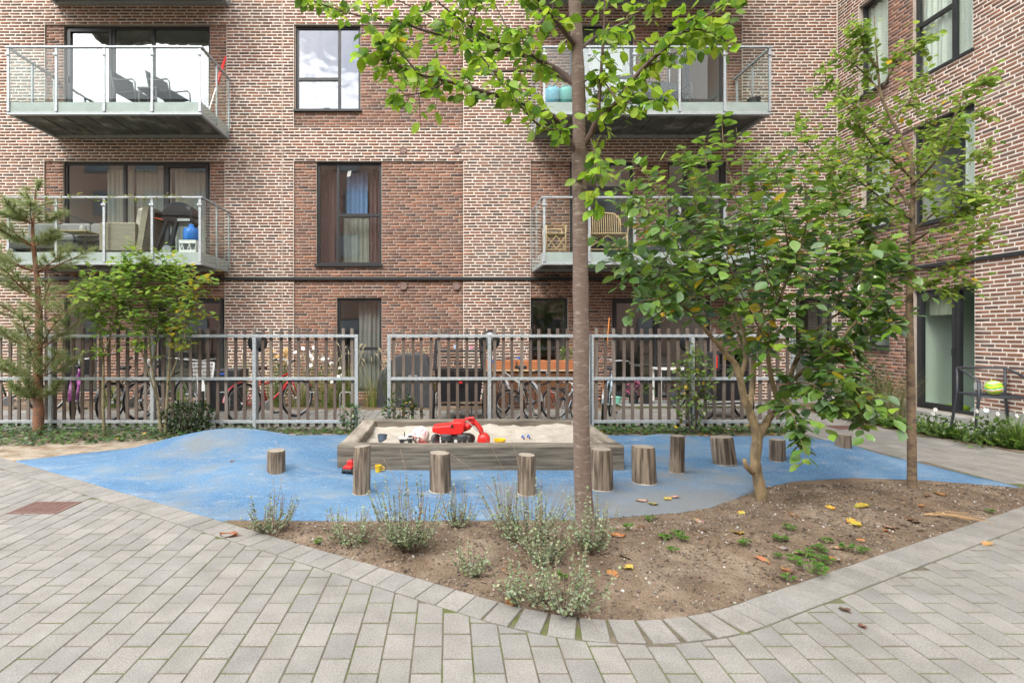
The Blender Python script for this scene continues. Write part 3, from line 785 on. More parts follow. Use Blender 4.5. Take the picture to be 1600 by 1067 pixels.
def rubber_mat():
    m = mat('blue_rubber', (.066, .148, .262), .85, var=.42, vscale=62, fine=.5, fscale=150, bump=.5, bscale=240, spec=.3)
    t = m.node_tree; N = t.nodes; L = t.links; b = N['Principled BSDF']
    src = b.inputs['Base Color'].links[0].from_socket
    tc = N.new('ShaderNodeTexCoord')
    def layer(src, col, sc, lo, hi, top, stretch=(1, 1, 1), det=8):
        mp = N.new('ShaderNodeMapping'); mp.inputs['Scale'].default_value = stretch; L.new(tc.outputs['Object'], mp.inputs[0])
        n = N.new('ShaderNodeTexNoise'); n.inputs['Scale'].default_value = sc; n.inputs['Detail'].default_value = det; n.inputs['Roughness'].default_value = .65; L.new(mp.outputs[0], n.inputs['Vector'])
        r = N.new('ShaderNodeMapRange'); r.inputs[1].default_value = lo; r.inputs[2].default_value = hi; r.inputs[4].default_value = top; L.new(n.outputs['Fac'], r.inputs[0])
        mx = N.new('ShaderNodeMix'); mx.data_type = 'RGBA'; L.new(r.outputs[0], mx.inputs[0]); L.new(src, mx.inputs[6]); mx.inputs[7].default_value = (*col, 1); return mx.outputs[2]
    c = layer(src, (.135, .235, .345), 1.1, .40, .66, .8)              # faded
    c = layer(c, (.30, .31, .30), 2.2, .52, .74, .55, (.8, 1.4, 1))  # sand trodden onto it
    c = layer(c, (.38, .37, .34), 9, .60, .72, .6, (.7, 1.5, 1))    # scuffs
    c = layer(c, (.15, .155, .15), .55, .53, .68, .85)                # grime
    c = layer(c, (.34, .38, .42), 110, .62, .70, .6, det=2)          # pale granules
    # a worn, muddy patch before the soil bed
    sb = N.new('ShaderNodeVectorMath'); sb.operation = 'SUBTRACT'; sb.inputs[1].default_value = (2.0, 4.75, 0); L.new(tc.outputs['Object'], sb.inputs[0])
    sm = N.new('ShaderNodeVectorMath'); sm.operation = 'MULTIPLY'; sm.inputs[1].default_value = (.45, .9, 0); L.new(sb.outputs[0], sm.inputs[0])
    ln = N.new('ShaderNodeVectorMath'); ln.operation = 'LENGTH'; L.new(sm.outputs[0], ln.inputs[0])
    nz = N.new('ShaderNodeTexNoise'); nz.inputs['Scale'].default_value = 3.0; nz.inputs['Detail'].default_value = 8; L.new(tc.outputs['Object'], nz.inputs['Vector'])
    ad = N.new('ShaderNodeMath'); ad.operation = 'ADD'; L.new(ln.outputs['Value'], ad.inputs[0]); L.new(nz.outputs['Fac'], ad.inputs[1])
    rg = N.new('ShaderNodeMapRange'); rg.inputs[1].default_value = .75; rg.inputs[2].default_value = 1.35; rg.inputs[3].default_value = .75; rg.inputs[4].default_value = 0; L.new(ad.outputs[0], rg.inputs[0])
    mx = N.new('ShaderNodeMix'); mx.data_type = 'RGBA'; L.new(rg.outputs[0], mx.inputs[0]); L.new(c, mx.inputs[6]); mx.inputs[7].default_value = (.17, .165, .15, 1)
    L.new(mx.outputs[2], b.inputs['Base Color']); return m
M_rub = rubber_mat()
mt = put('rubber_surface', sheet_mesh('rubber_surface', MATP, .11, mat_z, M_rub)); tag(mt, kind='structure')

# ---- soil bed in front, mounded
SOILP = [(p.x, p.y) for p in INNER if -1.62 < p.x < 5.95] + [(5.9, 5.33)] + [(p.x, p.y) for p in MATP_FRONT[::-1][0:]]
SOILP[-1] = (kl[-1][0] + .04, kl[-1][1] + .02)
def soil_rim(x, y):
    best = 9
    for i in range(len(SOILP)):
        ax, ay = SOILP[i]; bx, by = SOILP[(i + 1) % len(SOILP)]
        dx, dy = bx - ax, by - ay; t = max(0, min(1, ((x - ax) * dx + (y - ay) * dy) / (dx * dx + dy * dy + 1e-12)))
        best = min(best, math.hypot(x - ax - dx * t, y - ay - dy * t))
    return best
def soil_z(x, y):
    r = soil_rim(x, y)
    return max(.003, .004 + .06 * sstep(0, .7, r) + min(1, r / .1) * (.020 * fbm(x, y, 2.2) + .014 * fbm(x, y, 9, 4, 3.1) + .007 * fbm(x, y, 30, 2, 7.7)))
def soil_mat():
    m = mat('soil', (.135, .098, .068), .97, var=.28, vscale=3.5, fine=.35, fscale=85, bump=1.0, bscale=70, spec=.15, color2=(.215, .168, .124), c2scale=2.2, c2lo=.47, c2hi=.66)
    return m
M_soil = soil_mat()
soil = put('soil_bed', sheet_mesh('soil_bed', SOILP, .045, soil_z, M_soil, -.05)); tag(soil, kind='structure')

# ---- sandy soil under the ivy and fence, beds and terraces further back
M_sandy = mat('sandy_soil', (.29, .245, .19), .97, var=.25, vscale=5, fine=.25, fscale=60, bump=.8, bscale=60, color2=(.2, .14, .09), c2scale=4, c2lo=.48, c2hi=.62, spec=.15)
FL_L = [(p.x, p.y) for p in INNER if p.x < -4.9]
VERGE = FL_L + [(-4.2, 6.95), (-3.3, 7.65), (-2.4, 7.95), (-1.1, 7.98), (1.9, 7.92), (2.6, 7.94), (3.6, 7.90), (5.20, 7.88), (5.22, YFEN + .15), (-10.9, YFEN + .15), (-10.9, FL_L[0][1])]
VERGE = [p for p in VERGE if p[0] > -11]
def verge_z(x, y): return -.0005 + .010 * max(0, fbm(x, y, 6))
verge = put('verge', sheet_mesh('verge', VERGE, .12, verge_z, M_sandy, -.04)); tag(verge, kind='structure')
bedb = put('planting_bed', sheet_mesh('planting_bed', BED_BACK, .3, lambda x, y: .01 + .02 * fbm(x, y, 3), M_soil, -.04)); tag(bedb, kind='structure')
stripo = put('planting_strip', sheet_mesh('planting_strip', STRIP, .2, lambda x, y: .004 + .012 * fbm(x, y, 4), M_soil, -.04)); tag(stripo, kind='structure')
M_slab = mat('terrace_slab', (.27, .275, .27), .85, var=.12, vscale=4, fine=.1, bump=.2)
for nm, (x0, x1, y0, y1) in (('terrace', (3.47, 6.33, 10.97, YW - .03)), ('terrace', (7.45, XW - .02, 7.4, 10.2))):
    mb = MB(); mb.box((x0, y0, -.03), (x1, y1, .035)); t = mb.build(nm, joint_mat()); tag(t, kind='structure')
    k = 0; sx = .5
    xx = x0
    while xx < x1 - .1:
        yy = y0
        while yy < y1 - .1:
            s = MB(); s.box((xx + .004, yy + .004, .0), (min(xx + sx, x1) - .004, min(yy + sx, y1) - .004, .042 + random.uniform(-.001, .001)), bev=.004); s.build('paving_slab', M_slab, t); yy += sx
        xx += sx
mb = MB(); mb.box((XW - .22, YP(1524), .043), (XW + .02, YP(1424), .12)); tag(mb.build('door_step', M_conc), kind='structure')
mb = MB(); mb.box((U(1240), YW - .3, -.02), (U(1306), YW + .05, .07)); tag(mb.build('door_step', M_conc), kind='structure')

# ---- manhole covers
M_rust = mat('rusty_iron', (.145, .082, .068), .8, var=.2, vscale=20, bump=.3)
for (x0, x1, y0, y1), lab in zip(MANHOLES, ('rusty red drain grate set in the paving left of the blue surface', 'rusty red drain cover on the path beside the fence end')):
    t = thing('drain_cover', lab, 'drain cover', ((x0 + x1) / 2, (y0 + y1) / 2, 0)); hx, hy = (x1 - x0) / 2, (y1 - y0) / 2
    mb = MB(); mb.box((-hx, -hy, -.03), (hx, hy, -.004)); mb.build('plate', M_rust, t)
    mb = MB()
    for k in range(9):
        yy = -hy + .03 + k * (2 * hy - .06) / 8; mb.box((-hx + .03, yy - .007, -.004), (hx - .03, yy + .007, .002))
    for k in range(7):
        xx = -hx + .03 + k * (2 * hx - .06) / 6; mb.box((xx - .006, -hy + .02, -.0035), (xx + .006, hy - .02, .0012))
    mb.build('grating', M_rust, t)
    mb = MB(); mb.box((-hx, -hy, -.004), (-hx + .02, hy, .003)); mb.box((hx - .02, -hy, -.004), (hx, hy, .003)); mb.box((-hx + .021, -hy, -.004), (hx - .021, -hy + .018, .003)); mb.box((-hx + .021, hy - .018, -.004), (hx - .021, hy, .003)); mb.build('rim', M_rust, t)
# ------------------------------------------------------------------ fence in three sections
def wood_mat(name, c, c2, grain=(40, 40, 2.5), bump=.5, lo=.42, hi=.62):
    return mat(name, c, .85, var=.22, vscale=1.0, stretch=grain, color2=c2, c2scale=.7, c2lo=lo, c2hi=hi, bump=bump, bscale=1.2, spec=.2)
SLATC = [wood_mat('slat_wood_a', (.135, .105, .088), (.09, .07, .058)), wood_mat('slat_wood_b', (.165, .135, .115), (.11, .085, .07)), wood_mat('slat_wood_c', (.23, .20, .175), (.15, .12, .10))]
slat_me = []
for k in range(6):
    mb = MB(); j = random.uniform(-.012, .012)
    mb.box((-.0225, -.011, .075 + j), (.0225, .011, 1.565 + j), bev=.003); slat_me.append(mb.mesh('slat', SLATC[[0, 0, 1, 1, 0, 2][k]]))
def fence(px0, px1, nb, label):
    x0, x1 = (px0 - PX) * YFEN / FPX, (px1 - PX) * YFEN / FPX
    t = thing('fence', label, 'fence', ((x0 + x1) / 2, YFEN, 0)); off = (x0 + x1) / 2
    x0 -= off; x1 -= off; st = (x1 - x0) / nb
    for k in range(nb + 1):
        x = x0 + k * st; mb = MB(); mb.box((x - .025, -.025, -.04), (x + .025, .022, 1.475 if k in (0, nb) else 1.428), bev=.004); mb.build('post', M_galv, t)
    for z in (.165, .81, 1.452):
        for k in range(nb):
            a, b = x0 + k * st + .026, x0 + (k + 1) * st - .026
            if z > 1.4 and k < nb - 1: b += .052
            if z > 1.4 and 0 < k: a += .001
            mb = MB(); mb.box((a, -.022, z - .022), (b, .020, z + .022), bev=.003); mb.build('rail', M_galv, t)
    n = int(round((x1 - x0) / .137)); sp = (x1 - x0) / n
    for k in range(n):
        x = x0 + (k + .55) * sp
        if x > x1 - .03: continue
        put('slat', random.choice(slat_me), t, (x, .037, 0), (0, R(random.uniform(-.5, .5)), R(random.uniform(-2, 2))))
    return t
fence(-80, 557, 4, 'long galvanised fence with wooden slats, behind the pine and the blue hump')
fence(608, 921, 2, 'galvanised fence with wooden slats right behind the sandbox')
fence(924.5, 1239, 2, 'galvanised fence with wooden slats beside the path to the corner door')
M_lampgrey = mat('lamp_grey', (.30, .32, .33), .5, metal=.3)
for (px, py), nb_ in zip(((401, 533), (766, 530), (1078, 533)), ('the red bicycle', 'the sandbox', 'the leaning bushy tree')):
    p = W(px, py, YFEN + .16)
    t = thing('lamp', f'round dark fence lamp with grey cap above {nb_}', 'lamp', (p.x, p.y, 0), group='lamps along the fence')
    mb = MB(); mb.tube([(0, 0, -.03), (0, 0, p.z + .02)], .03, 10); mb.build('pole', M_lampgrey, t)
    mb = MB(); mb.lathe([(.001, 0), (.15, 0), (.155, .012), (.15, .024), (.001, .03)], 28, Matrix.Translation((0, .03, p.z - .02)) @ Matrix.Rotation(R(-90), 4, 'X')); mb.build('reflector', M_black, t)
    mb = MB(); mb.lathe([(.065, -.1), (.07, .06), (.06, .09), (.03, .105), (.001, .108)], 18, Matrix.Translation((0, 0, p.z + .0))); mb.build('cap', M_lampgrey, t, smooth=True)

# ------------------------------------------------------------------ sandbox
M_timber = wood_mat('old_timber', (.19, .168, .137), (.085, .076, .062), (2.6, 14, 34), 1.0, .40, .66)
M_timber_y = wood_mat('old_timber_side', (.30, .265, .22), (.15, .13, .105), (9, 2.2, 22), .8)
def sand_mat(): return mat('play_sand', (.38, .345, .295), .97, var=.14, vscale=6, fine=.2, fscale=140, bump=.9, bscale=60, spec=.15)
BX0, BX1, BY0, BY1, BT, BH = -1.207, 1.918, 5.97, 7.85, .19, .268
box = thing('sandbox', 'square sandbox of thick weathered grey timbers filled with pale sand', 'sandbox', ((BX0 + BX1) / 2, (BY0 + BY1) / 2, 0))
ox, oy = box.location.x, box.location.y
def beam(x0, x1, y0, y1, m, seed):
    mb = MB(); n = 14; random.seed(seed)
    lx = x1 - x0 > y1 - y0; L = (x1 - x0) if lx else (y1 - y0)
    vs, fs = [], []
    for i in range(n + 1):
        t = i / n; j = [random.uniform(-.004, .004) for _ in range(8)]
        e = .012
        if lx: ring = [(x0 + L * t, y0, -.03), (x0 + L * t, y0 + j[0], BH - e), (x0 + L * t, y0 + e, BH + j[1]), (x0 + L * t, y1 - e, BH + j[2]), (x0 + L * t, y1 + j[3], BH - e), (x0 + L * t, y1, -.03)]
        else: ring = [(x1, y0 + L * t, -.03), (x1 + j[0], y0 + L * t, BH - e), (x1 - e, y0 + L * t, BH + j[1]), (x0 + e, y0 + L * t, BH + j[2]), (x0 + j[3], y0 + L * t, BH - e), (x0, y0 + L * t, -.03)]
        vs += [(a - ox, b - oy, c) for a, b, c in ring]
    for i in range(n):
        for k in range(5): fs.append((i * 6 + k, i * 6 + k + 1, i * 6 + 7 + k, i * 6 + 6 + k))
    fs += [tuple(range(6))[::-1], tuple(n * 6 + k for k in range(6))]
    mb.add(vs, fs); return mb.build('timber', m, box)
beam(BX0, 1.63, BY0, BY0 + BT, M_timber, 1); beam(1.634, BX1, BY0, BY0 + BT - .004, M_timber, 2)
beam(BX0 + .02, BX1 - .02, BY1 - .15, BY1, M_timber, 3)
beam(BX0, BX0 + BT, BY0 + BT + .003, BY1 - .153, M_timber_y, 4); beam(BX1 - BT, BX1, BY0 + BT + .003, BY1 - .153, M_timber_y, 5)
def sand_z(x, y):
    x += ox; y += oy
    return .15 + .03 * sstep(.4, 1.7, x) + .05 * sstep(6.9, 7.7, y) * (1 - .4 * sstep(0, .9, abs(x - .1))) + .022 * fbm(x, y, 2.2) + .035 * fbm(x, y, 6, 4, 2.2)
e_ = BT - .01
sd = put('sand', sheet_mesh('sand', [(BX0 + e_ - ox, BY0 + e_ - oy), (BX1 - e_ - ox, BY0 + e_ - oy), (BX1 - e_ - ox, BY1 - .14 - oy), (BX0 + e_ - ox, BY1 - .14 - oy)], .05, sand_z, sand_mat(), -.02), box); sd['kind'] = 'stuff'
def sandh(x, y): return sand_z(x - ox, y - oy)

# ------------------------------------------------------------------ stepping logs
M_bark = wood_mat('log_side', (.25, .20, .15), (.085, .066, .05), (34, 34, 2.6), 1.0, .43, .58)
def logtop_mat():
    m = mat('log_end', (.27, .235, .19), .9, var=.18, vscale=9, bump=.4)
    t = m.node_tree; N = t.nodes; L = t.links; b = N['Principled BSDF']; src = b.inputs['Base Color'].links[0].from_socket
    tc = N.new('ShaderNodeTexCoord'); w = N.new('ShaderNodeTexWave'); w.wave_type = 'RINGS'; w.rings_direction = 'Z'; w.inputs['Scale'].default_value = 32; w.inputs['Distortion'].default_value = 2.5
    L.new(tc.outputs['Object'], w.inputs['Vector'])
    mr = N.new('ShaderNodeMapRange'); mr.inputs[3].default_value = .78; mr.inputs[4].default_value = 1.08; L.new(w.outputs['Fac'], mr.inputs[0])
    mx = N.new('ShaderNodeMix'); mx.data_type = 'RGBA'; mx.blend_type = 'MULTIPLY'; mx.inputs[0].default_value = 1; L.new(src, mx.inputs[6]); L.new(mr.outputs[0], mx.inputs[7]); L.new(mx.outputs[2], b.inputs['Base Color'])
    return m
M_logend = logtop_mat()
LOGS = [(427, 703, 748, 29, 0, 'squat stepping log alone on the blue rise left of the sandbox'), (563, 697, 774, 27, 1, 'tall narrow stepping log before the sandbox corner, slanted top'),
        (688, 707, 771, 34, 0, 'stout stepping log before the sandbox, below the red digger'), (825, 710, 775, 29, 0, 'stepping log half hidden by dry shrub stems before the sandbox'),
        (945, 701, 768, 32, 0, 'stepping log right beside the smooth cherry trunk'), (1013, 697, 758, 34, 0, 'stepping log with a deep crack down its side'),
        (1062, 680, 740, 22, 0, 'slim stepping log between the cracked log and the tilted log'), (1141, 682, 728, 33, 5, 'broad grey stepping log tilting to one side'),
        (1221, 686, 722, 22, 0, 'small grey stepping log between the tilted log and the shortest log'), (1326, 678, 702, 21, 0, 'shortest stepping log, on the blue rise by the path')]
for i, (px, ty, by, w, tilt, lab) in enumerate(LOGS):
    p = G(px, by); z0 = 0
    for _ in range(4):
        z0 = max(0, mat_z(p.x, p.y)); p = G(px, by, z0)
    s = FPX / p.y; r = w / 2 / s; h = (by - ty) / s - r * .22
    random.seed(40 + i); ph = random.uniform(0, 6)
    n = 22; rings = 7
    t = thing('log', lab, 'log', (p.x, p.y + r, z0 - .03), random.uniform(0, 6), group='stepping logs on the blue surface')
    vs, fs = [], []; H = h + .03
    def rad(a, k): return r * (1 + .05 * math.sin(2 * a + ph) + .03 * math.sin(5 * a + ph * 2) + .015 * math.sin(11 * a + 3 * ph + k * .15)) * (1 - (.10 if (i == 5 and abs(((a - 4.4 + t.rotation_euler.z + 3.14) % 6.283) - 3.14) < .14) else 0))
    slope = .10 if i == 1 else random.uniform(-.03, .03)
    for k in range(rings):
        f = [0, .18, .4, .65, .88, .97, 1.0][k]; sh = 1.04 - .05 * f; sh = sh * (.985 if k == 5 else .94 if k == 6 else 1)
        for q in range(n):
            a = 2 * math.pi * q / n; rr = rad(a, k) * sh
            x, y = rr * math.cos(a), rr * math.sin(a)
            vs.append((x + .012 * f * math.sin(ph), y, H * f + (slope * math.cos(a + t.rotation_euler.z) * r if k > 3 else 0)))
    for k in range(rings - 1):
        for q in range(n): fs.append((k * n + q, k * n + (q + 1) % n, (k + 1) * n + (q + 1) % n, (k + 1) * n + q))
    mb = MB(); mb.add(vs, fs); o = mb.build('log_side', M_bark, t, smooth=True)
    mb = MB(); mb.add(vs[-n:], [tuple(range(n))]); o2 = mb.build('log_end', M_logend, t)
    if tilt: t.rotation_euler = (0, R(tilt), t.rotation_euler.z)
    # sand washed round the foot
    c = MB(); c.lathe([(r * 1.14, .030), (r * 1.06, .035), (r * .9, .037)], 22); c.build('sand_collar', sand_mat(), t, smooth=True)
random.seed(11)

# ------------------------------------------------------------------ toys
M_red = mat('red_plastic', (.62, .022, .02), .38, spec=.5)
M_yel = mat('yellow_plastic', (.75, .48, .02), .38)
M_blu = mat('blue_plastic', (.03, .10, .42), .4)
M_whi = mat('white_plastic', (.68, .68, .66), .45)
M_dgr = mat('dark_grey_plastic', (.055, .06, .065), .55)
M_lgr = mat('light_grey_metal', (.5, .52, .53), .35, metal=.5)

def ball(name, label, cat, loc, r, cols, stars=False, rot=(0, 0, 0)):
    t = thing(name, label, cat, loc)
    import bmesh
    bm = bmesh.new(); bmesh.ops.create_icosphere(bm, subdivisions=4, radius=r, matrix=Matrix.Translation((0, 0, r)))
    me = bpy.data.meshes.new('ball_skin'); bm.to_mesh(me); bm.free()
    me.polygons.foreach_set('use_smooth', np.ones(len(me.polygons), dtype=bool))
    m = bpy.data.materials.new(name + '_skin'); m.use_nodes = True; b = m.node_tree.nodes['Principled BSDF']; b.inputs['Roughness'].default_value = .45
    a = m.node_tree.nodes.new('ShaderNodeAttribute'); a.attribute_name = 'Col'; m.node_tree.links.new(a.outputs['Color'], b.inputs['Base Color'])
    me.materials.append(m)
    at = me.color_attributes.new('Col', 'FLOAT_COLOR', 'POINT'); E = Euler(rot).to_matrix()
    phi = (1 + 5 ** .5) / 2
    ico = [Vector(v).normalized() for v in [(0, 1, phi), (0, -1, phi), (0, 1, -phi), (0, -1, -phi), (1, phi, 0), (-1, phi, 0), (1, -phi, 0), (-1, -phi, 0), (phi, 0, 1), (phi, 0, -1), (-phi, 0, 1), (-phi, 0, -1)]]
    for i, v in enumerate(me.vertices):
        d = E @ (v.co - Vector((0, 0, r))).normalized()
        if stars:
            c = (.72, .70, .68)
            k = max(ico, key=lambda q: q.dot(d)); ang = math.acos(min(1, k.dot(d)))
            x = k.orthogonal().normalized(); y = k.cross(x); th = math.atan2(d.dot(y), d.dot(x)) * 5 / (2 * math.pi)
            edge = .17 + .20 * abs((th % 1) - .5) * 2
            if abs(ang - edge) < .045: c = (.55, .05, .08)
            if ang > .60: c = (.62, .50, .42)
        else:
            f = (math.atan2(d.y, d.x) + 1.6 * d.z) / (2 * math.pi) * 3 % 1
            c = cols[int(f * len(cols)) % len(cols)]
        at.data[i].color = (*c, 1)
    put('ball_skin', me, t); return t
bp = W(657, 690, 6.75); ball('ball', 'white football with red star outlines lying in the sand', 'ball', (bp.x, bp.y, sandh(bp.x, bp.y) - .008), .112, None, True, (.4, .3, .2))

# ride-on digger, red body with a long arm, tipped over its wheels in the sand
dp = W(716, 692, 6.55); dz = sandh(dp.x, dp.y)
dg = thing('toy_digger', 'big red toy digger with black wheels and raised arm in the sandbox', 'toy', (dp.x, dp.y, dz + .005), R(-6))
k = 6.55 / FPX                                             # metres per photo pixel at the digger
def D(px, py, y): return Vector(((px - 716) * k, y, (692 - py) * k + .02))
mb = MB()
for y0, y1 in ((-.13, .13),):
    pr = [D(677, 664, 0), D(677, 672, 0), D(692, 676, 0), D(722, 675, 0), D(726, 670, 0), D(727, 659, 0), D(722, 656, 0), D(708, 656, 0), D(705, 661, 0)]
    n = len(pr); vs = [(p.x, y0, p.z) for p in pr] + [(p.x, y1, p.z) for p in pr]
    mb.add(vs, [tuple(range(n)), tuple(range(2 * n - 1, n - 1, -1))] + [(i, n + i, n + (i + 1) % n, (i + 1) % n) for i in range(n)])
o = mb.build('body', M_red, dg); bv = o.modifiers.new('b', 'BEVEL'); bv.width = .012; bv.segments = 2
mb = MB(); mb.box(D(706, 664, -.136), D(710, 660, -.131)); mb.build('cab_window', M_black, dg)
mb = MB(); mb.tube([D(722, 668, -.03), D(732, 664, -.03), D(740, 654, -.03), D(737, 651, -.03)], [.045, .042, .035, .03], 10); mb.build('boom', M_red, dg, smooth=True)
mb = MB(); mb.tube([D(733, 653, -.03), D(742, 657, -.03), D(751, 668, -.03), D(754, 678, -.03)], [.022, .03, .032, .022], 10); mb.build('arm', M_red, dg, smooth=True)
mb = MB(); mb.tube([D(731, 655, -.07), D(748, 671, -.07)], .007, 8); mb.build('piston', M_lgr, dg)
mb = MB(); mb.box(D(726, 654, -.07), D(736, 651, .02), bev=.006); mb.tube([D(732, 650, -.09), D(741, 649, -.09)], .012, 8); mb.build('handle', M_red, dg)
mb = MB(); mb.lathe([(.001, -.08), (.06, -.08), (.075, -.06), (.075, .06), (.06, .08), (.001, .08)], 16, Matrix.Translation(D(756, 684, -.03)) @ Matrix.Rotation(R(90), 4, 'X')); mb.build('bucket', M_red, dg, smooth=True)
mb = MB(); mb.box(D(688, 692, -.10), D(735, 677, .10), bev=.01); mb.build('chassis', M_dgr, dg)
mb = MB()
for x in (690, 699, 723, 731): mb.box(D(x - 1, 691, -.135), D(x + 1.2, 679, -.10))
mb.box(D(711, 687, -.13), D(716, 683, -.1)); mb.build('axle_guard', M_whi, dg)
for (x, y, yy) in ((699, 678, -.16), (724, 678, -.16)):
    wt = MB(); M_ = Matrix.Translation(D(x, y, yy))
    wt.lathe([(.001, -.035), (.048, -.035), (.056, -.025), (.056, .02), (.048, .03), (.001, .03)], 18, M_)
    o = wt.build('wheel', M_dgr, dg)
    tr = MB()
    for q in range(14):
        a = q * 2 * math.pi / 14; tr.box((-.006, .054, -.03), (.006, .062, .024), M_ @ Matrix.Rotation(a, 4, 'Z'))
    tr.build('tread', M_dgr, o)
for (x, y, yy) in ((681, 686, .02), (733, 687, .14)):
    wt = MB(); M_ = Matrix.Translation(D(x, y, yy)) @ Matrix.Rotation(R(90), 4, 'X') @ Matrix.Rotation(R(25), 4, 'Y')
    wt.lathe([(.03, -.035), (.05, -.035), (.062, -.02), (.062, .02), (.05, .035), (.03, .035)], 18, M_); o = wt.build('wheel', M_dgr, dg)
    hb = MB(); hb.lathe([(.001, .02), (.036, .036), (.036, -.036), (.001, -.03)], 12, M_); hb.build('hub', M_red, o)

def lathe_thing(name, label, cat, px, py, Y, prof, m, sand=True, tilt=0, handle=None):
    p = W(px, py, Y); z = sandh(p.x, p.y) - .012 if sand else max(.0, mat_z(p.x, p.y))
    t = thing(name, label, cat, (p.x, p.y, z)); t.rotation_euler = (R(tilt), 0, 0)
    mb = MB(); mb.lathe(prof, 24); mb.build('body', m, t, smooth=True); smooth_angle(t.children[0])
    if handle:
        hb = MB(); hb.tube(handle[0], handle[1], 6); hb.build('handle', m, t, smooth=True)
    return t
lathe_thing('toy_sieve', 'yellow plastic toy dish lying in the sand', 'toy', 781, 690, 6.72, [(.001, 0), (.058, 0), (.066, .045), (.074, .05), (.074, .066), (.060, .062), (.05, .01), (.001, .01)], M_yel)
lathe_thing('toy_cup', 'yellow toy cup with a handle on the blue surface', 'toy', 591, 738, 5.88, [(.001, 0), (.030, 0), (.034, .062), (.037, .066), (.037, .07), (.031, .068), (.027, .01), (.001, .01)], M_yel, False, handle=([(.035, 0, .055), (.062, 0, .05), (.062, 0, .022), (.033, 0, .018)], .006))
lathe_thing('toy_bucket', 'dark grey toy bucket half sunk in the sand corner', 'toy', 597, 692, 6.78, [(.001, 0), (.045, 0), (.06, .08), (.064, .085), (.055, .083), (.042, .01), (.001, .01)], mat('slate_plastic', (.06, .09, .13), .5), tilt=-25)
# sandal, spade, little trucks
p = W(822, 688, 6.95); t = thing('sandal', 'small blue and beige sandal left in the sand', 'sandal', (p.x, p.y, sandh(p.x, p.y) - .004), R(20))
mb = MB(); mb.prism([(-.07, -.025), (-.02, -.022), (.05, -.03), (.075, 0), (.05, .03), (-.02, .022), (-.07, .025), (-.085, 0)], 0, .016, .003); mb.build('sole', mat('beige_sole', (.55, .40, .28), .8), t)
for x in (-.045, .035):
    mb = MB(); mb.tube([(x, -.03, .012), (x, -.022, .04), (x, 0, .05), (x, .022, .04), (x, .03, .012)], .01, 6); mb.build('strap', M_blu, t, smooth=True)
p = W(663, 692, 6.62); t = thing('toy_spade', 'red toy spade with black loop handle by the football', 'toy', (p.x - .04, p.y, sandh(p.x, p.y) + .01), R(15))
mb = MB(); mb.prism([(-.05, -.03), (.06, -.035), (.085, 0), (.06, .035), (-.05, .03)], 0, .012, .003); mb.build('blade', M_red, t)
mb = MB(); mb.tube([(-.05, 0, .01), (-.08, -.02, .04), (-.06, -.03, .085), (-.02, -.02, .08), (-.01, 0, .03)], .007, 6); mb.build('handle', M_black, t, smooth=True)
def toy_truck(label, px, py, Y, sc, cab, sand, rz):
    p = W(px, py, Y); z = sandh(p.x, p.y) if sand else mat_z(p.x, p.y)
    t = thing('toy_truck', label, 'toy', (p.x, p.y, z), rz); t.scale = (sc, sc, sc)
    mb = MB(); mb.box((-.09, -.045, .03), (.09, .045, .055), bev=.006); mb.build('chassis', M_dgr, t)
    mb = MB(); mb.box((.02, -.042, .056), (.088, .042, .12), bev=.01); mb.build('cab', cab, t)
    mb = MB(); mb.box((.03, -.044, .083), (.08, .044, .108)); mb.build('window', M_black, t)
    mb = MB(); mb.box((-.09, -.045, .056), (.012, .045, .085), bev=.005); mb.build('tray', cab, t)
    for x in (-.055, .055):
        for y in (-.05, .05):
            mb = MB(); mb.lathe([(.012, -.012), (.03, -.012), (.032, 0), (.03, .012), (.012, .012)], 14, Matrix.Translation((x, y, .03)) @ Matrix.Rotation(R(90), 4, 'X')); mb.build('wheel', M_rubber, t)
    mb = MB(); mb.tube([(-.02, -.03, .085), (-.02, -.03, .16)], .006, 6); mb.build('exhaust', M_black, t)
toy_truck('white and black toy truck half hidden by the front timber', 634, 693, 6.66, .9, M_whi, True, R(10))
toy_truck('small red toy tractor beside the sandbox corner', 547, 741, 5.80, 1.0, M_red, False, R(80))
toy_truck('black and red toy truck behind the cherry trunk', 931, 741, 5.8, .9, M_red, False, R(200))
# ------------------------------------------------------------------ vegetation
random.seed(21); np.random.seed(21)
M_leaf = mat('leaf', attr=True, rough=.42, var=.2, vscale=40, transl=.5, spec=.45)
M_leafg = mat('glossy_leaf', attr=True, rough=.26, var=.18, vscale=40, transl=.34, spec=.6)
M_dry = mat('dry_leaf', attr=True, rough=.8, var=.25, vscale=60, transl=.15)
LEAF_V = np.array([(0, 0, 0), (0, .38, -.05), (0, .74, -.05), (0, 1, -.12), (-.25, .22, .03), (-.33, .50, .03), (.25, .22, .03), (.33, .50, .03), (-.2, .78, -.01), (.2, .78, -.01)], dtype=np.float32)
LEAF_F = np.array([(0, 1, 4), (4, 1, 5), (1, 2, 5), (5, 2, 8), (2, 3, 8), (0, 6, 1), (6, 7, 1), (1, 7, 2), (7, 9, 2), (2, 9, 3)])
SMALL_V = np.array([(0, 0, 0), (-.34, .45, .04), (0, .5, -.05), (.34, .45, .04), (0, 1, -.08)], dtype=np.float32)
SMALL_F = np.array([(0, 2, 1), (0, 3, 2), (1, 2, 4), (2, 3, 4)])
def rnd(a, b): return random.uniform(a, b)
def rvec():
    while True:
        v = Vector((rnd(-1, 1), rnd(-1, 1), rnd(-1, 1)))
        if .05 < v.length < 1: return v.normalized()
def frame(d, up):
    d = d.normalized(); x = d.cross(up)
    x = x.normalized() if x.length > 1e-4 else d.orthogonal().normalized()
    return x, d, x.cross(d)
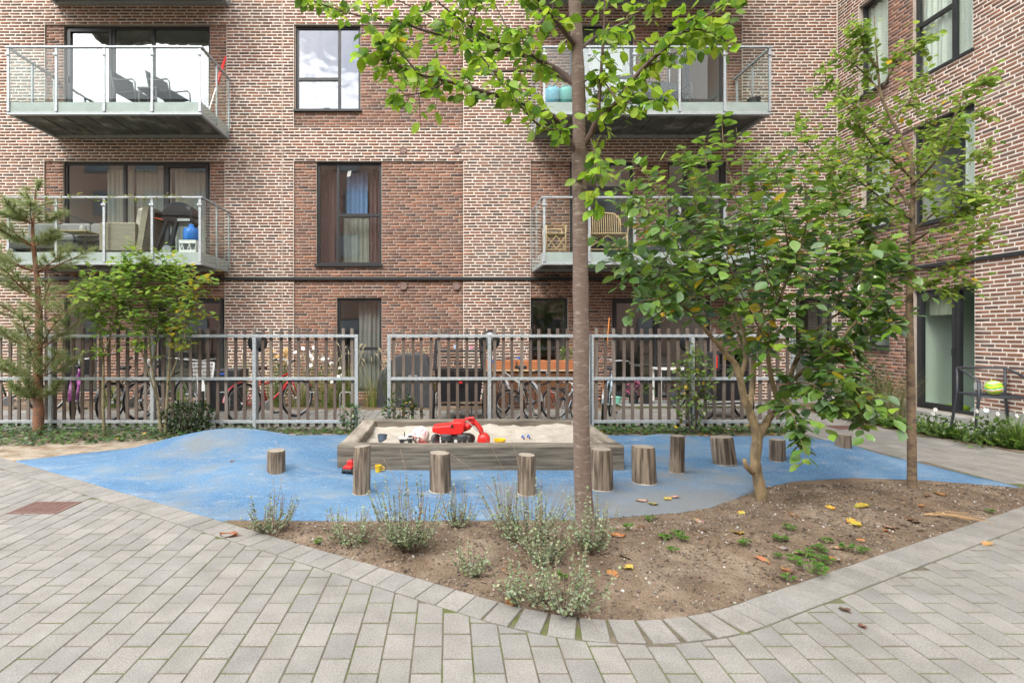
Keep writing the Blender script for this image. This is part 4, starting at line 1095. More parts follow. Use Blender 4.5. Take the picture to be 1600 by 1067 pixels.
def jit(c, k=.2, h=.12):
    f = rnd(1 - k, 1 + k); return (c[0] * f * rnd(1 - h, 1 + h), c[1] * f, c[2] * f * rnd(1 - h, 1 + h))
def leaf_cloud(name, leaves, m, parent, small=False, inv=None):
    """leaves: (pos, dir, up, size, colour[, width])"""
    if not leaves: return None
    TV, TF = (SMALL_V, SMALL_F) if small else (LEAF_V, LEAF_F)
    n = len(leaves); k = len(TV); B = np.empty((n, 3, 3), dtype=np.float32); Pp = np.empty((n, 3), dtype=np.float32); Cc = np.empty((n, 3), dtype=np.float32)
    for i, l in enumerate(leaves):
        x, d, z = frame(l[1], l[2]); s = l[3]; wd = l[5] if len(l) > 5 else 1
        B[i, 0] = x * s * wd; B[i, 1] = d * s; B[i, 2] = z * s; Pp[i] = l[0]; Cc[i] = l[4]
    V = np.einsum('vk,nkj->nvj', TV, B) + Pp[:, None, :]
    if parent is not None: V = V - np.array(parent.location, dtype=np.float32)
    F = (np.arange(n)[:, None, None] * k + TF[None]).reshape(-1, 3)
    o = put(name, np_mesh(name, V.reshape(-1, 3), F, m, np.repeat(Cc, k, axis=0), smooth=True), parent)
    return o
def leaf_parts(leaves, m, parent, count=300):
    """split off the leaves that show largest as objects of their own; returns the rest"""
    sc = []
    for i, l in enumerate(leaves):
        p = l[0]
        if p[1] < .5: continue
        px, py = proj(p)
        if -20 < px < 1620 and -20 < py < 1090: sc.append((l[3] / p[1] * rnd(.8, 1.2), i))
    sc.sort(reverse=True); pickd = {i for _, i in sc[:count]}
    vari = {}
    for i in pickd:
        l = leaves[i]; key = tuple(round(c * 14) for c in l[4])
        if key not in vari:
            vari[key] = np_mesh('leaf', LEAF_V, LEAF_F, m, np.repeat(np.array([l[4]]), len(LEAF_V), axis=0), smooth=True)
        x, d, z = frame(l[1], l[2]); s = l[3]; wd = l[5] if len(l) > 5 else 1
        M_ = Matrix((x * s * wd, d * s, z * s)).transposed().to_4x4(); M_.translation = Vector(l[0]) - parent.location
        o = put('leaf', vari[key], parent); o.matrix_local = M_
    return [l for i, l in enumerate(leaves) if i not in pickd]
def spline(pts, n=4):
    P_ = [Vector(p) for p in pts]; out = []
    for i in range(len(P_) - 1):
        a, b, c, d = P_[max(0, i - 1)], P_[i], P_[i + 1], P_[min(len(P_) - 1, i + 2)]
        for k in range(n):
            t = k / n; out.append(.5 * ((2 * b) + (c - a) * t + (2 * a - 5 * b + 4 * c - d) * t * t + (3 * b - a - 3 * c + d) * t ** 3))
    return out + [P_[-1]]
def lerp_r(r0, r1, n): return [r0 + (r1 - r0) * i / max(1, n - 1) for i in range(n)]
def bark_mat(name, c, c2, stretch, bump=.8, lo=.45, hi=.6): return mat(name, c, .75, var=.2, vscale=6, stretch=stretch, color2=c2, c2scale=2.2, c2lo=lo, c2hi=hi, bump=bump, bscale=14, spec=.3)

# ---- cherry in front: smooth ringed trunk, branches traced from the photograph
M_cherry = bark_mat('cherry_bark', (.168, .120, .098), (.29, .245, .195), (5, 5, 26), .9, .54, .68)
M_twig = mat('cherry_twig', (.085, .05, .04), .7, var=.2)
base = G(914, 822); YC = base.y
ch = thing('cherry_tree', 'young cherry tree with smooth reddish trunk and bright green leaves before the sandbox', 'tree', (base.x, base.y, 0))
bo = ch.location
def loc(pts): return [Vector(p) - bo for p in pts]
tr_px = [(914, 840, .12), (914, 826, .092), (914, 806, .073), (910, 740, .066), (908, 640, .063), (908, 520, .062), (907, 430, .060), (906, 330, .056), (905, 250, .058), (905, 200, .050), (904, 140, .052), (902, 80, .045), (899, 20, .048), (895, -60, .044), (893, -160, .036), (890, -290, .026), (888, -400, .012)]
pts = spline([W(a, b, YC) for a, b, _ in tr_px], 4); rr = np.interp(np.linspace(0, 1, len(pts)), np.linspace(0, 1, len(tr_px)), [r for *_, r in tr_px])
rr = [r * (1 + .03 * math.sin(i * 1.7) + .02 * math.sin(i * 4.1)) for i, r in enumerate(rr)]
mb = MB(); mb.tube(loc(pts), rr, 16); mb.build('trunk', M_cherry, ch, smooth=True)
BR = [  # (px, py, depth offset) chains, start radius
    ([(905, 245, 0), (893, 228, -.03), (870, 188, -.1), (835, 168, -.18), (790, 154, -.25), (740, 139, -.3), (700, 127, -.33), (655, 117, -.35), (610, 98, -.35), (578, 88, -.35)], .026),
    ([(905, 140, 0), (895, 128, .05), (875, 112, .12), (850, 98, .2), (810, 85, .3), (751, 73, .4), (706, 61, .48), (660, 47, .52), (620, 34, .55), (557, 24, .6), (506, 8, .6), (470, -8, .6)], .026),
    ([(850, 98, .2), (810, 76, .15), (770, 62, .1), (736, 43, .05), (687, 6, .0), (650, -30, 0)], .016),
    ([(904, 78, 0), (890, 60, -.05), (858, 20, -.15), (842, 0, -.2), (815, -45, -.25), (780, -100, -.3)], .022),
    ([(900, 134, 0), (870, 118, .3), (840, 112, .45), (800, 111, .6), (751, 113, .7), (720, 118, .8), (669, 121, .85), (640, 126, .85)], .018),
    ([(893, 215, -.02), (886, 206, -.1), (845, 198, -.25), (809, 160, -.35), (775, 118, -.4), (751, 86, -.42)], .010),
    ([(908, 232, 0), (922, 212, -.05), (934, 187, -.1), (960, 164, -.2), (985, 130, -.3), (1010, 101, -.36), (1040, 76, -.4), (1075, 46, -.45), (1120, 15, -.5), (1165, -20, -.5)], .028),
    ([(934, 187, -.1), (938, 130, -.12), (942, 70, -.15), (945, 0, -.16), (947, -80, -.2)], .016),
    ([(906, 78, 0), (925, 62, .1), (945, 50, .2), (975, 35, .35), (1005, 12, .45), (1030, -5, .5)], .014),
    ([(1005, 106, -.34), (1030, 96, -.3), (1058, 82, -.28), (1085, 66, -.25), (1110, 42, -.25)], .009),
    ([(922, 214, -.05), (930, 245, -.15), (931, 275, -.2), (929, 312, -.22)], .006),
    ([(904, 133, 0), (935, 120, -.15), (960, 150, -.3), (985, 162, -.35), (1030, 158, -.38)], .007),
    ([(751, 73, .4), (700, 40, .35), (660, 20, .3), (610, -5, .3)], .010),
    ([(655, 117, -.35), (625, 82, -.38), (600, 60, -.4)], .006), ([(700, 127, -.33), (660, 145, -.38), (630, 150, -.4)], .006),
    ([(735, 43, .05), (745, 10, 0), (752, -25, 0)], .008), ([(810, 85, .3), (790, 40, .35), (772, 5, .4)], .008),
    ([(895, -60, 0), (850, -110, .3), (790, -150, .5), (720, -160, .6)], .022), ([(894, -120, 0), (950, -170, -.2), (1020, -190, -.3)], .02), ([(890, -290, 0), (840, -360, .2), (800, -380, .3)], .012),
    ([(893, -160, 0), (940, -240, .3), (1000, -280, .5)], .015), ([(1075, 46, -.45), (1100, 48, -.5), (1130, 62, -.52)], .006), ([(858, 20, -.15), (840, 40, -.3), (815, 45, -.35)], .006)]
lv = []
GREEN = [(.28, .43, .03), (.34, .49, .04), (.22, .37, .03), (.38, .50, .06), (.17, .30, .03), (.10, .19, .03)]
def twig_leaves(a, d, L, n, size, pal, out, mb=None, r=.003, droop=.5, spread=.7, up=Vector((0, 0, 1)), upn=.5, yel=0.0, yc=(.55, .36, .03)):
    P0 = Vector(a); pts = [P0]
    dd = d.normalized()
    for k in range(3):
        dd = (dd + rvec() * .22 + Vector((0, 0, -.06))).normalized(); pts.append(pts[-1] + dd * L / 3)
    if mb is not None: mb.tube([p - mb.off for p in pts], lerp_r(r, r * .4, 4), 4, cap=False)
    for k in range(n):
        t = (k + .6) / n * 3; i = min(2, int(t)); p = pts[i].lerp(pts[i + 1], t - i); ax = (pts[i + 1] - pts[i]).normalized()
        side = ax.cross(up); side = side.normalized() if side.length > .05 else ax.orthogonal()
        q = side * (1 if k % 2 else -1) * rnd(.5, 1) + ax * rnd(.1, .8) + Vector((0, 0, -droop * rnd(.2, 1))) + rvec() * spread * .5
        c = yc if random.random() < yel else random.choice(pal)
        out.append((p + q.normalized() * size * .12, q, up * upn + rvec() * (1 - upn) , size * rnd(.65, 1.15), jit(c), rnd(.9, 1.15)))
for bi, (chain, r0) in enumerate(BR):
    P3 = spline([W(a, b, YC + d) for a, b, d in chain], 4); n = len(P3)
    mb = MB(); mb.off = bo; mb.tube([p - bo for p in P3], lerp_r(r0, .0035, n), 8)
    tot = sum((P3[i + 1] - P3[i]).length for i in range(n - 1)); done = 0
    for i in range(n - 1):
        seg = (P3[i + 1] - P3[i]); done += seg.length; f = done / tot
        if f < .14 and r0 > .008: continue
        for _ in range(random.choices([0, 1, 2, 3], [.18, .45, .28, .09])[0]):
            side = (rvec() + seg.normalized() * .5 + Vector((0, 0, .1))).normalized()
            twig_leaves(P3[i] + seg * random.random(), side, rnd(.05, .22), random.choice([3, 4, 5, 6]), .092, GREEN, lv, mb, .003, droop=.6, upn=.4, yel=.004)
        if f > .9: twig_leaves(P3[i + 1], seg, .1, 4, .10, GREEN, lv, mb)
    mb.build('branch', M_twig, ch, smooth=True)
rest = leaf_parts(lv, M_leaf, ch); o = leaf_cloud('foliage', rest, M_leaf, ch); o['kind'] = 'stuff'

# ---- bushy tree with big glossy leaves, several stems
M_stem = bark_mat('grey_green_bark', (.23, .17, .095), (.13, .10, .06), (6, 6, 3), .8)
b2 = G(1191, 784); Y2 = b2.y
bt = thing('bushy_tree', 'multi-stemmed bushy tree with broad dark glossy leaves, some turning yellow', 'tree', (b2.x, b2.y, 0)); bo = bt.location
stems = [([(1196, 800, 0, .055), (1186, 755, 0, .047), (1180, 720, 0, .043), (1183, 680, 0, .045), (1172, 645, -.02, .034), (1163, 622, -.03, .03), (1156, 590, -.04, .028), (1148, 568, -.05, .027), (1136, 555, -.08, .022), (1112, 527, -.15, .018), (1086, 497, -.25, .014), (1060, 470, -.35, .009)], 0),
         ([(1182, 690, 0, .036), (1200, 655, .05, .032), (1218, 636, .1, .028), (1232, 600, .18, .022), (1245, 560, .28, .018), (1270, 520, .4, .013), (1310, 490, .5, .008)], 0),
         ([(1170, 640, -.02, .026), (1176, 605, .1, .024), (1178, 560, .2, .021), (1186, 520, .3, .018), (1190, 470, .35, .014), (1180, 420, .4, .010)], 0),
         ([(1218, 636, .1, .022), (1205, 590, 0, .02), (1200, 540, -.15, .017), (1215, 480, -.25, .014), (1235, 420, -.3, .010)], 0),
         ([(1232, 600, .18, .02), (1260, 575, 0, .017), (1300, 545, -.15, .013), (1340, 500, -.25, .010), (1375, 470, -.3, .007)], 0),
         ([(1156, 590, -.04, .022), (1165, 560, .02, .02), (1160, 515, .1, .016), (1140, 470, .15, .012), (1110, 430, .2, .008)], 0),
         ([(1176, 738, -.05, .024), (1166, 728, -.10, .022), (1163, 717, -.11, .014)], 0)]
for s, _ in stems:
    P3 = spline([W(a, b, Y2 + d) for a, b, d, r in s], 4); r3 = np.interp(np.linspace(0, 1, len(P3)), np.linspace(0, 1, len(s)), [q[3] for q in s])
    mb = MB(); mb.tube([p - bo for p in P3], [r * (1 + .06 * math.sin(i * 2.1)) for i, r in enumerate(r3)], 12); mb.build('stem' if s is not stems[0][0] else 'trunk', M_stem, bt, smooth=True)
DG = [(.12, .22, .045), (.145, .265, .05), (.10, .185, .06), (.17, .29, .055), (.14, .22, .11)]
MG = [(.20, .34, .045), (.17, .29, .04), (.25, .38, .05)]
lv = []
# long upright shoots: (start px, py, dy) -> tip
SH = [((1180, 430, .35), (1135, 250, .4), (1128, 185, .45)), ((1140, 470, .15), (1090, 330, .1), (1064, 228, .05)), ((1110, 430, .2), (1060, 330, .1), (985, 252, 0)), ((1180, 430, .35), (1175, 330, .5), (1150, 200, .55)),
      ((1235, 420, -.3), (1225, 340, -.4), (1205, 240, -.5)), ((1235, 430, -.25), (1262, 340, -.35), (1250, 262, -.4)), ((1270, 450, .2), (1300, 360, .1), (1310, 262, .1)), ((1310, 490, .5), (1345, 420, .4), (1335, 330, .3)),
      ((1060, 470, -.35), (1020, 420, -.4), (960, 385, -.45)), ((1086, 497, -.25), (1020, 440, -.1), (945, 405, 0)), ((1112, 500, -.1), (1040, 400, .2), (985, 330, .3)), ((1086, 497, -.25), (1040, 470, -.5), (1000, 470, -.6)),
      ((1340, 500, -.25), (1390, 440, -.35), (1415, 415, -.4)), ((1120, 430, .2), (1100, 320, .4), (1085, 240, .5)), ((1150, 420, .3), (1110, 300, .2), (1100, 215, .2)), ((1090, 450, .1), (1050, 350, .3), (1010, 270, .4)), ((1100, 440, 0), (1030, 350, -.2), (975, 300, -.3)), ((1240, 420, .3), (1270, 330, .4), (1275, 250, .5)), ((1200, 420, .2), (1190, 300, .3), (1185, 235, .3)), ((1280, 450, .1), (1330, 390, .2), (1370, 330, .3)), ((1140, 480, -.2), (1080, 400, -.4), (1030, 350, -.5)), ((1300, 480, 0), (1350, 420, -.2), (1395, 395, -.3)), ((1310, 490, .5), (1380, 440, .6), (1400, 380, .7)),
      ((1200, 540, -.15), (1150, 440, -.4), (1120, 350, -.55)), ((1200, 540, -.15), (1250, 470, -.5), (1290, 400, -.7)), ((1215, 480, -.25), (1190, 400, -.5), (1170, 330, -.6)), ((1190, 470, .35), (1240, 390, .5), (1290, 330, .55)),
      ((1178, 560, .2), (1110, 500, .5), (1050, 450, .7)), ((1245, 560, .28), (1320, 500, .5), (1370, 430, .6)), ((1232, 600, .18), (1270, 600, -.2), (1310, 640, -.4)), ((1260, 575, 0), (1320, 590, -.3), (1370, 640, -.4)), ((1218, 620, .1), (1240, 650, -.3), (1250, 690, -.35)),
      ((1300, 545, -.15), (1350, 530, -.2), (1400, 500, -.3)), ((1165, 560, .02), (1125, 430, .5), (1090, 290, .6)), ((1200, 500, .1), (1210, 380, .3), (1220, 270, .4)),
      ((1245, 560, .28), (1280, 540, .1), (1290, 600, 0)), ((1190, 470, .35), (1150, 400, .7), (1110, 350, .8)), ((1300, 545, -.15), (1340, 600, -.2), (1345, 660, -.25))]
tw = MB(); tw.off = bo
for a, b, c in SH:
    P3 = spline([W(*a[:2], Y2 + a[2]), W(*b[:2], Y2 + b[2]), W(*c[:2], Y2 + c[2])], 9); n = len(P3)
    mb = MB(); mb.off = bo; mb.tube([p - bo for p in P3], lerp_r(.007, .0022, n), 5)
    L = 0
    for i in range(n - 1):
        seg = P3[i + 1] - P3[i]; z = P3[i].z
        for _ in range(3 if random.random() < .7 else 4):
            p = P3[i] + seg * random.random(); sd = seg.cross(Vector((0, 0, 1))); sd = sd.normalized() if sd.length > .01 else Vector((1, 0, 0))
            ang = rnd(0, 2 * math.pi); ax = seg.normalized(); q = (sd * math.cos(ang) + ax.cross(sd) * math.sin(ang)) + ax * .35 + Vector((0, 0, -.25))
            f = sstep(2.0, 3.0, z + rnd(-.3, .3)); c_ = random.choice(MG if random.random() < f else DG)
            if random.random() < .03 * (1 - f) + .004: c_ = (.62, .42, .03)
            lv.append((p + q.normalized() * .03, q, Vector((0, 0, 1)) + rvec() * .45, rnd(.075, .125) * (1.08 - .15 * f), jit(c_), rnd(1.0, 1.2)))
        if i % 2 == 0 and i > 0 and z < 3.0:
            d = (rvec() + Vector((0, 0, .15)) + seg.normalized() * .4)
            twig_leaves(P3[i], d, rnd(.18, .42), 6, .11, DG + MG, lv, mb, .003, droop=.35, upn=.62, yel=.025, yc=(.62, .42, .03))
    mb.build('shoot', M_stem, bt, smooth=True)
rest = leaf_parts(lv, M_leafg, bt); o = leaf_cloud('foliage', rest, M_leafg, bt); o['kind'] = 'stuff'

# ---- slender tree by the path
M_slim = bark_mat('brown_bark', (.19, .135, .085), (.10, .075, .055), (5, 5, 8), .6)
b3 = G(1425, 772); Y3 = b3.y
st = thing('slender_tree', 'slender young tree with straight brown stem and small fresh green leaves', 'tree', (b3.x, b3.y, 0)); bo = st.location
tp = [(1425, 790, .042), (1425, 740, .038), (1424, 640, .035), (1422, 540, .030), (1421, 470, .028), (1424, 400, .025), (1426, 330, .022), (1425, 260, .018), (1410, 220, .017), (1392, 185, .014), (1377, 150, .012), (1372, 110, .008), (1368, 60, .005), (1366, 25, .003)]
P3 = spline([W(a, b, Y3) for a, b, _ in tp], 4); r3 = np.interp(np.linspace(0, 1, len(P3)), np.linspace(0, 1, len(tp)), [r for *_, r in tp])
mb = MB(); mb.tube([p - bo for p in P3], r3, 12); mb.build('trunk', M_slim, st, smooth=True)
B3 = [[(1425, 280, 0), (1400, 255, -.1), (1370, 235, -.2), (1345, 200, -.3), (1318, 155, -.35)], [(1426, 330, 0), (1385, 275, .2), (1350, 250, .3), (1310, 235, .4)], [(1426, 300, 0), (1450, 250, .15), (1480, 195, .25), (1530, 175, .3)],
      [(1427, 360, 0), (1490, 312, -.15), (1560, 290, -.2), (1625, 268, -.25)], [(1426, 345, 0), (1380, 312, -.2), (1330, 275, -.35), (1285, 252, -.4), (1245, 200, -.45)], [(1424, 395, 0), (1470, 388, .2), (1530, 352, .3), (1565, 315, .4)],
      [(1424, 410, 0), (1380, 402, -.2), (1340, 392, -.3), (1300, 375, -.35)], [(1380, 150, 0), (1345, 110, .1), (1312, 90, .15)], [(1378, 140, 0), (1410, 85, -.1), (1445, 68, -.15)], [(1425, 290, 0), (1470, 240, -.3), (1502, 155, -.4), (1530, 128, -.45)],
      [(1424, 420, 0), (1480, 418, -.2), (1540, 372, -.3)], [(1372, 110, 0), (1350, 75, -.1), (1345, 55, -.1)], [(1410, 220, 0), (1360, 190, .2), (1320, 150, .3), (1290, 130, .3)], [(1426, 320, 0), (1450, 290, .4), (1500, 260, .6), (1545, 235, .7)],
      [(1426, 360, 0), (1390, 350, .35), (1350, 330, .5), (1300, 320, .6)], [(1392, 185, 0), (1420, 160, .2), (1440, 130, .25)], [(1425, 270, 0), (1445, 220, .1), (1460, 170, .1)], [(1424, 440, 0), (1460, 450, -.2), (1500, 445, -.3)], [(1426, 310, 0), (1480, 300, -.5), (1520, 310, -.6)], [(1424, 380, 0), (1470, 350, -.4), (1510, 320, -.6)]]
lv = []; G3 = [(.23, .35, .05), (.19, .30, .045), (.28, .40, .055), (.15, .25, .045), (.32, .42, .08)]
for chn in B3:
    P3 = spline([W(a, b, Y3 + d) for a, b, d in chn], 5); n = len(P3); mb = MB(); mb.off = bo
    mb.tube([p - bo for p in P3], lerp_r(.011, .002, n), 6)
    for i in range(2, n - 1):
        seg = P3[i + 1] - P3[i]
        for _ in range(random.choice([2, 3, 4])):
            d = rvec() + seg.normalized() * .9 + Vector((0, 0, .2)); twig_leaves(P3[i] + seg * random.random(), d, rnd(.08, .26), random.choice([4, 5, 6, 7]), .066, G3, lv, mb, .0022, droop=.3, upn=.6, yel=.01)
    mb.build('branch', M_slim, st, smooth=True)
rest = leaf_parts(lv, M_leaf, st); o = leaf_cloud('foliage', rest, M_leaf, st); o['kind'] = 'stuff'

# ---- pine on the left
M_pineb = bark_mat('pine_bark', (.24, .115, .065), (.13, .085, .06), (5, 5, 5), 1.0)
Y4 = 8.02; pb = W(60, 682, Y4)
pine = thing('pine_tree', 'young pine with orange brown trunk and long needles before the fence', 'tree', (pb.x, pb.y, 0)); bo = pine.location
tp = [(60, 690, .075), (60, 640, .068), (59, 560, .058), (61, 500, .048), (58, 440, .036), (53, 390, .030), (51, 355, .022), (55, 310, .014), (58, 282, .006)]
P3 = spline([W(a, b, Y4) for a, b, _ in tp], 4); r3 = np.interp(np.linspace(0, 1, len(P3)), np.linspace(0, 1, len(tp)), [r for *_, r in tp])
mb = MB(); mb.tube([p - bo for p in P3], [r * (1 + .05 * math.sin(i * 2.3)) for i, r in enumerate(r3)], 10); mb.build('trunk', M_pineb, pine, smooth=True)
tufts = []
def pbranch(p0, d, L, r, depth=0):
    pts = [Vector(p0)]; dd = Vector(d).normalized()
    for k in range(5):
        dd = (dd + rvec() * .14 + Vector((0, 0, .07))).normalized(); pts.append(pts[-1] + dd * L / 5)
    mb = MB(); mb.tube([p - bo for p in pts], lerp_r(r, .004, 6), 6, cap=False); mb.build('branch', M_pineb, pine, smooth=True)
    for i in range(1, 5):
        if depth == 0 and L > .35:
            for sg in (-1, 1):
                s = (pts[i + 1] - pts[i]).normalized(); sd = s.cross(Vector((0, 0, 1))).normalized() * sg
                l2 = L * rnd(.25, .45) * (1.1 - i / 6); q0 = pts[i]; q1 = q0 + (sd * .8 + s * .7 + Vector((0, 0, .2)) + rvec() * .2).normalized() * l2
                tb = MB(); tb.tube([q0 - bo, q1 - bo], [.005, .003], 4); tb.build('twig', M_pineb, pine)
                for f in (.55, .8, 1): tufts.append((q0.lerp(q1, f), q1 - q0))
    for f in (.6, .75, .88, 1.0):
        t = f * 5; i = min(4, int(t)); tufts.append((pts[i].lerp(pts[min(5, i + 1)], t - i), dd))
for (px, py, ang0, cnt, L) in ((60, 625, .2, 4, .55), (60, 590, .9, 5, .75), (60, 548, .4, 5, .95), (60, 505, 1.1, 5, 1.15), (59, 465, .1, 4, .95), (56, 425, .7, 5, .9), (52, 385, .3, 5, .62), (51, 350, 1.0, 5, .5), (54, 322, .4, 4, .34), (57, 298, .8, 3, .2)):
    for k in range(cnt):
        a = ang0 + 2 * math.pi * k / cnt + rnd(-.3, .3)
        if math.sin(a) > .5: a = -a
        pbranch(W(px, py, Y4), (math.cos(a), math.sin(a) * .45, rnd(.1, .35)), L * rnd(.75, 1.15), .009 * L + .005)
tufts.append((W(58, 282, Y4), Vector((0, 0, 1))))
NV = []; NC = []
for p, d in tufts:
    d = d.normalized(); x = d.orthogonal().normalized(); y = d.cross(x)
    for k in range(36):
        a = rnd(0, 6.283); ph = rnd(.2, 1.3); q = (d * math.cos(ph) + (x * math.cos(a) + y * math.sin(a)) * math.sin(ph)); L = rnd(.08, .135)
        b_ = p - d * rnd(-.01, .09); w_ = q.cross(rvec()).normalized() * .0024; e = b_ + q * L + Vector((0, 0, -.008))
        NV += [b_ - w_ - bo, b_ + w_ - bo, e - bo]; c = jit(random.choice([(.25, .33, .12), (.20, .29, .12), (.30, .36, .14), (.33, .31, .15)])); NC += [c] * 3
nm = np_mesh('needles', np.array([tuple(v) for v in NV]), np.arange(len(NV)).reshape(-1, 3), M_leaf, np.array(NC)); o = put('needles', nm, pine); o['kind'] = 'stuff'

# ---- hazel-like shrub beside the pine
M_haz = bark_mat('olive_bark', (.21, .18, .10), (.14, .12, .075), (5, 5, 4), .5)
Y5 = 7.98; hb = W(250, 678, Y5)
hz = thing('hazel_shrub', 'tall leafy shrub with thin pale stems and yellowing tips before the fence', 'shrub', (hb.x, hb.y, 0)); bo = hz.location
lv = []
HS = [[(253, 684, 0), (247, 630, 0), (237, 570, 0), (232, 500, 0), (228, 440, .05), (224, 400, .05)], [(258, 684, 0), (262, 610, .02), (266, 540, .05), (272, 480, .08), (280, 425, .1)], [(163, 684, 0), (161, 620, 0), (161, 550, 0), (150, 490, -.05), (140, 430, -.05)],
      [(247, 630, 0), (225, 560, -.15), (205, 500, -.25), (190, 430, -.3)], [(262, 600, 0), (285, 540, -.15), (300, 480, -.2), (310, 435, -.25)], [(161, 560, 0), (180, 500, -.1), (195, 450, -.15), (200, 410, -.15)], [(237, 570, 0), (252, 500, .15), (258, 440, .2), (255, 415, .2)], [(205, 500, -.25), (170, 470, -.3), (130, 460, -.35)]]
for ci, chn in enumerate(HS):
    P3 = spline([W(a, b, Y5 + d) for a, b, d in chn], 5); n = len(P3); mb = MB(); mb.off = bo; mb.tube([p - bo for p in P3], lerp_r(.026 if ci < 3 else .012, .003, n), 7)
    for i in range(3, n - 1):
        seg = P3[i + 1] - P3[i]
        if P3[i].z < (1.35 if random.random() < .75 else .75): continue
        for _ in range(5):
            yl = .3 if P3[i].x > W(275, 0, Y5).x else .03
            d = rvec() * .85 + seg.normalized() * .4 + Vector((0, 0, .25)); twig_leaves(P3[i] + seg * random.random(), d, rnd(.12, .42), 6, .098, [(.24, .37, .055), (.19, .31, .05), (.29, .42, .065), (.15, .25, .055)], lv, mb, .003, droop=.25, upn=.7, yel=yl, yc=(.45, .34, .03))
    mb.build('stem', M_haz, hz, smooth=True)
rest = leaf_parts(lv, M_leaf, hz, 200); o = leaf_cloud('foliage', rest, M_leaf, hz); o['kind'] = 'stuff'

# ---- ivy along the fence: one carpet on either side
def scatter_leaves(test, x0, x1, y0, y1, n, zf, size, pal, flat=.75, yel=.02):
    out = []
    while len(out) < n:
        x, y = rnd(x0, x1), rnd(y0, y1)
        if not test(x, y): continue
        a = rnd(0, 6.283); out.append((Vector((x, y, zf(x, y))), Vector((math.cos(a), math.sin(a), rnd(-.2, .3))), Vector((0, -.25, 1)) * flat + rvec() * (1 - flat), size * rnd(.6, 1.2), jit((.5, .36, .04) if random.random() < yel else random.choice(pal), .3), 1.25))
    return out
IV = [(.055, .12, .035), (.075, .15, .04), (.04, .09, .03), (.11, .19, .05), (.12, .19, .09)]
def ivy_front(x): return np.interp(x, [-10, -5.9, -5.2, -4.0, -3.2, -2.2, -1.25], [7.1, 7.22, 7.3, 7.55, 7.8, 8.0, 8.06])
h1 = lambda x, y: y > ivy_front(x) + .10 * fbm(x, y, 2.5) and not (y < ivy_front(x) + .12 and random.random() < .4)
lv = scatter_leaves(h1, -9.6, -1.25, 7.1, 8.42, 5200, lambda x, y: rnd(.01, .05 + .10 * sstep(0, .5, y - ivy_front(x)) + .03 * fbm(x, y, 4)), .062, IV, yel=.012)
h2 = lambda x, y: y > 7.98 + .05 * fbm(x, y, 4) and random.random() < .85
lv2 = scatter_leaves(h2, 1.95, 5.2, 7.9, 8.4, 1500, lambda x, y: rnd(.01, .12 + .05 * fbm(x, y, 4)), .06, IV + [(.12, .19, .04)], yel=.03)
o = leaf_cloud('ivy', lv, M_leafg, None, small=True); tag(o, 'dark ivy carpet at the foot of the fence by the pine', 'ivy', kind='stuff')
o = leaf_cloud('ivy', lv2, M_leafg, None, small=True); tag(o, 'ivy carpet at the foot of the fence behind the stepping logs', 'ivy', kind='stuff')

def bush(name, label, cat, px, py, Y, rx, ry, rz, n, size, pal, m=None, group=None, yel=0.0, stemc=(.1, .075, .05), zc=None, small=True):
    p = W(px, py, Y); t = thing(name, label, cat, (p.x, Y, 0), group=group); out = []
    zc = p.z if zc is None else zc
    mb = MB()
    for k in range(max(4, n // 60)):
        a = rnd(0, 6.283); q = Vector((rx * .7 * math.cos(a) * random.random(), ry * .7 * math.sin(a) * random.random(), zc + rz * rnd(0, .8)))
        mb.tube([(q.x * .2, q.y * .2, -.02), (q.x * .6, q.y * .6, q.z * .5), tuple(q)], [.008, .006, .002], 4, cap=False)
    mb.build('stem', mat('stem_' + name, stemc, .8), t)
    for k in range(n):
        while True:
            v = Vector((rnd(-1, 1), rnd(-1, 1), rnd(-1, 1)))
            if v.length < 1 and v.length > .25 + .3 * mnoise.noise(v * 2.5 + Vector((px, 0, 0))): break
        pos = Vector((v.x * rx, v.y * ry, max(.015, zc + v.z * rz))) + Vector(t.location); out.append((pos, v + rvec() * .8, Vector((0, 0, 1)) * .7 + rvec() * .5, size * rnd(.6, 1.2), jit((.5, .34, .04) if random.random() < yel else random.choice(pal), .25), 1.15))
    o = leaf_cloud('foliage', out, m or M_leafg, t, small=small); o['kind'] = 'stuff'
    return t
bush('evergreen_shrub', 'low dark evergreen shrub growing against the fence beside the hazel stems', 'shrub', 292, 645, 8.05, .42, .16, .24, 900, .055, [(.025, .055, .02), (.04, .075, .025), (.05, .07, .03)], zc=.27)
bush('climbing_shrub', 'light green climbing plant on the fence near the bushy tree', 'shrub', 1083, 610, 8.12, .32, .12, .62, 420, .075, [(.13, .21, .04), (.10, .17, .035), (.17, .24, .05)], zc=.72, yel=.05)
bush('creeper', 'small dark creeper on the fence post behind the sandbox', 'shrub', 628, 640, 8.14, .30, .1, .30, 220, .07, [(.04, .08, .025), (.06, .1, .03)], zc=.32, yel=.06)
bush('ivy_sprig', 'ivy climbing the fence corner left of the sandbox', 'ivy', 549, 650, 8.16, .18, .08, .2, 160, .055, IV, zc=.24)
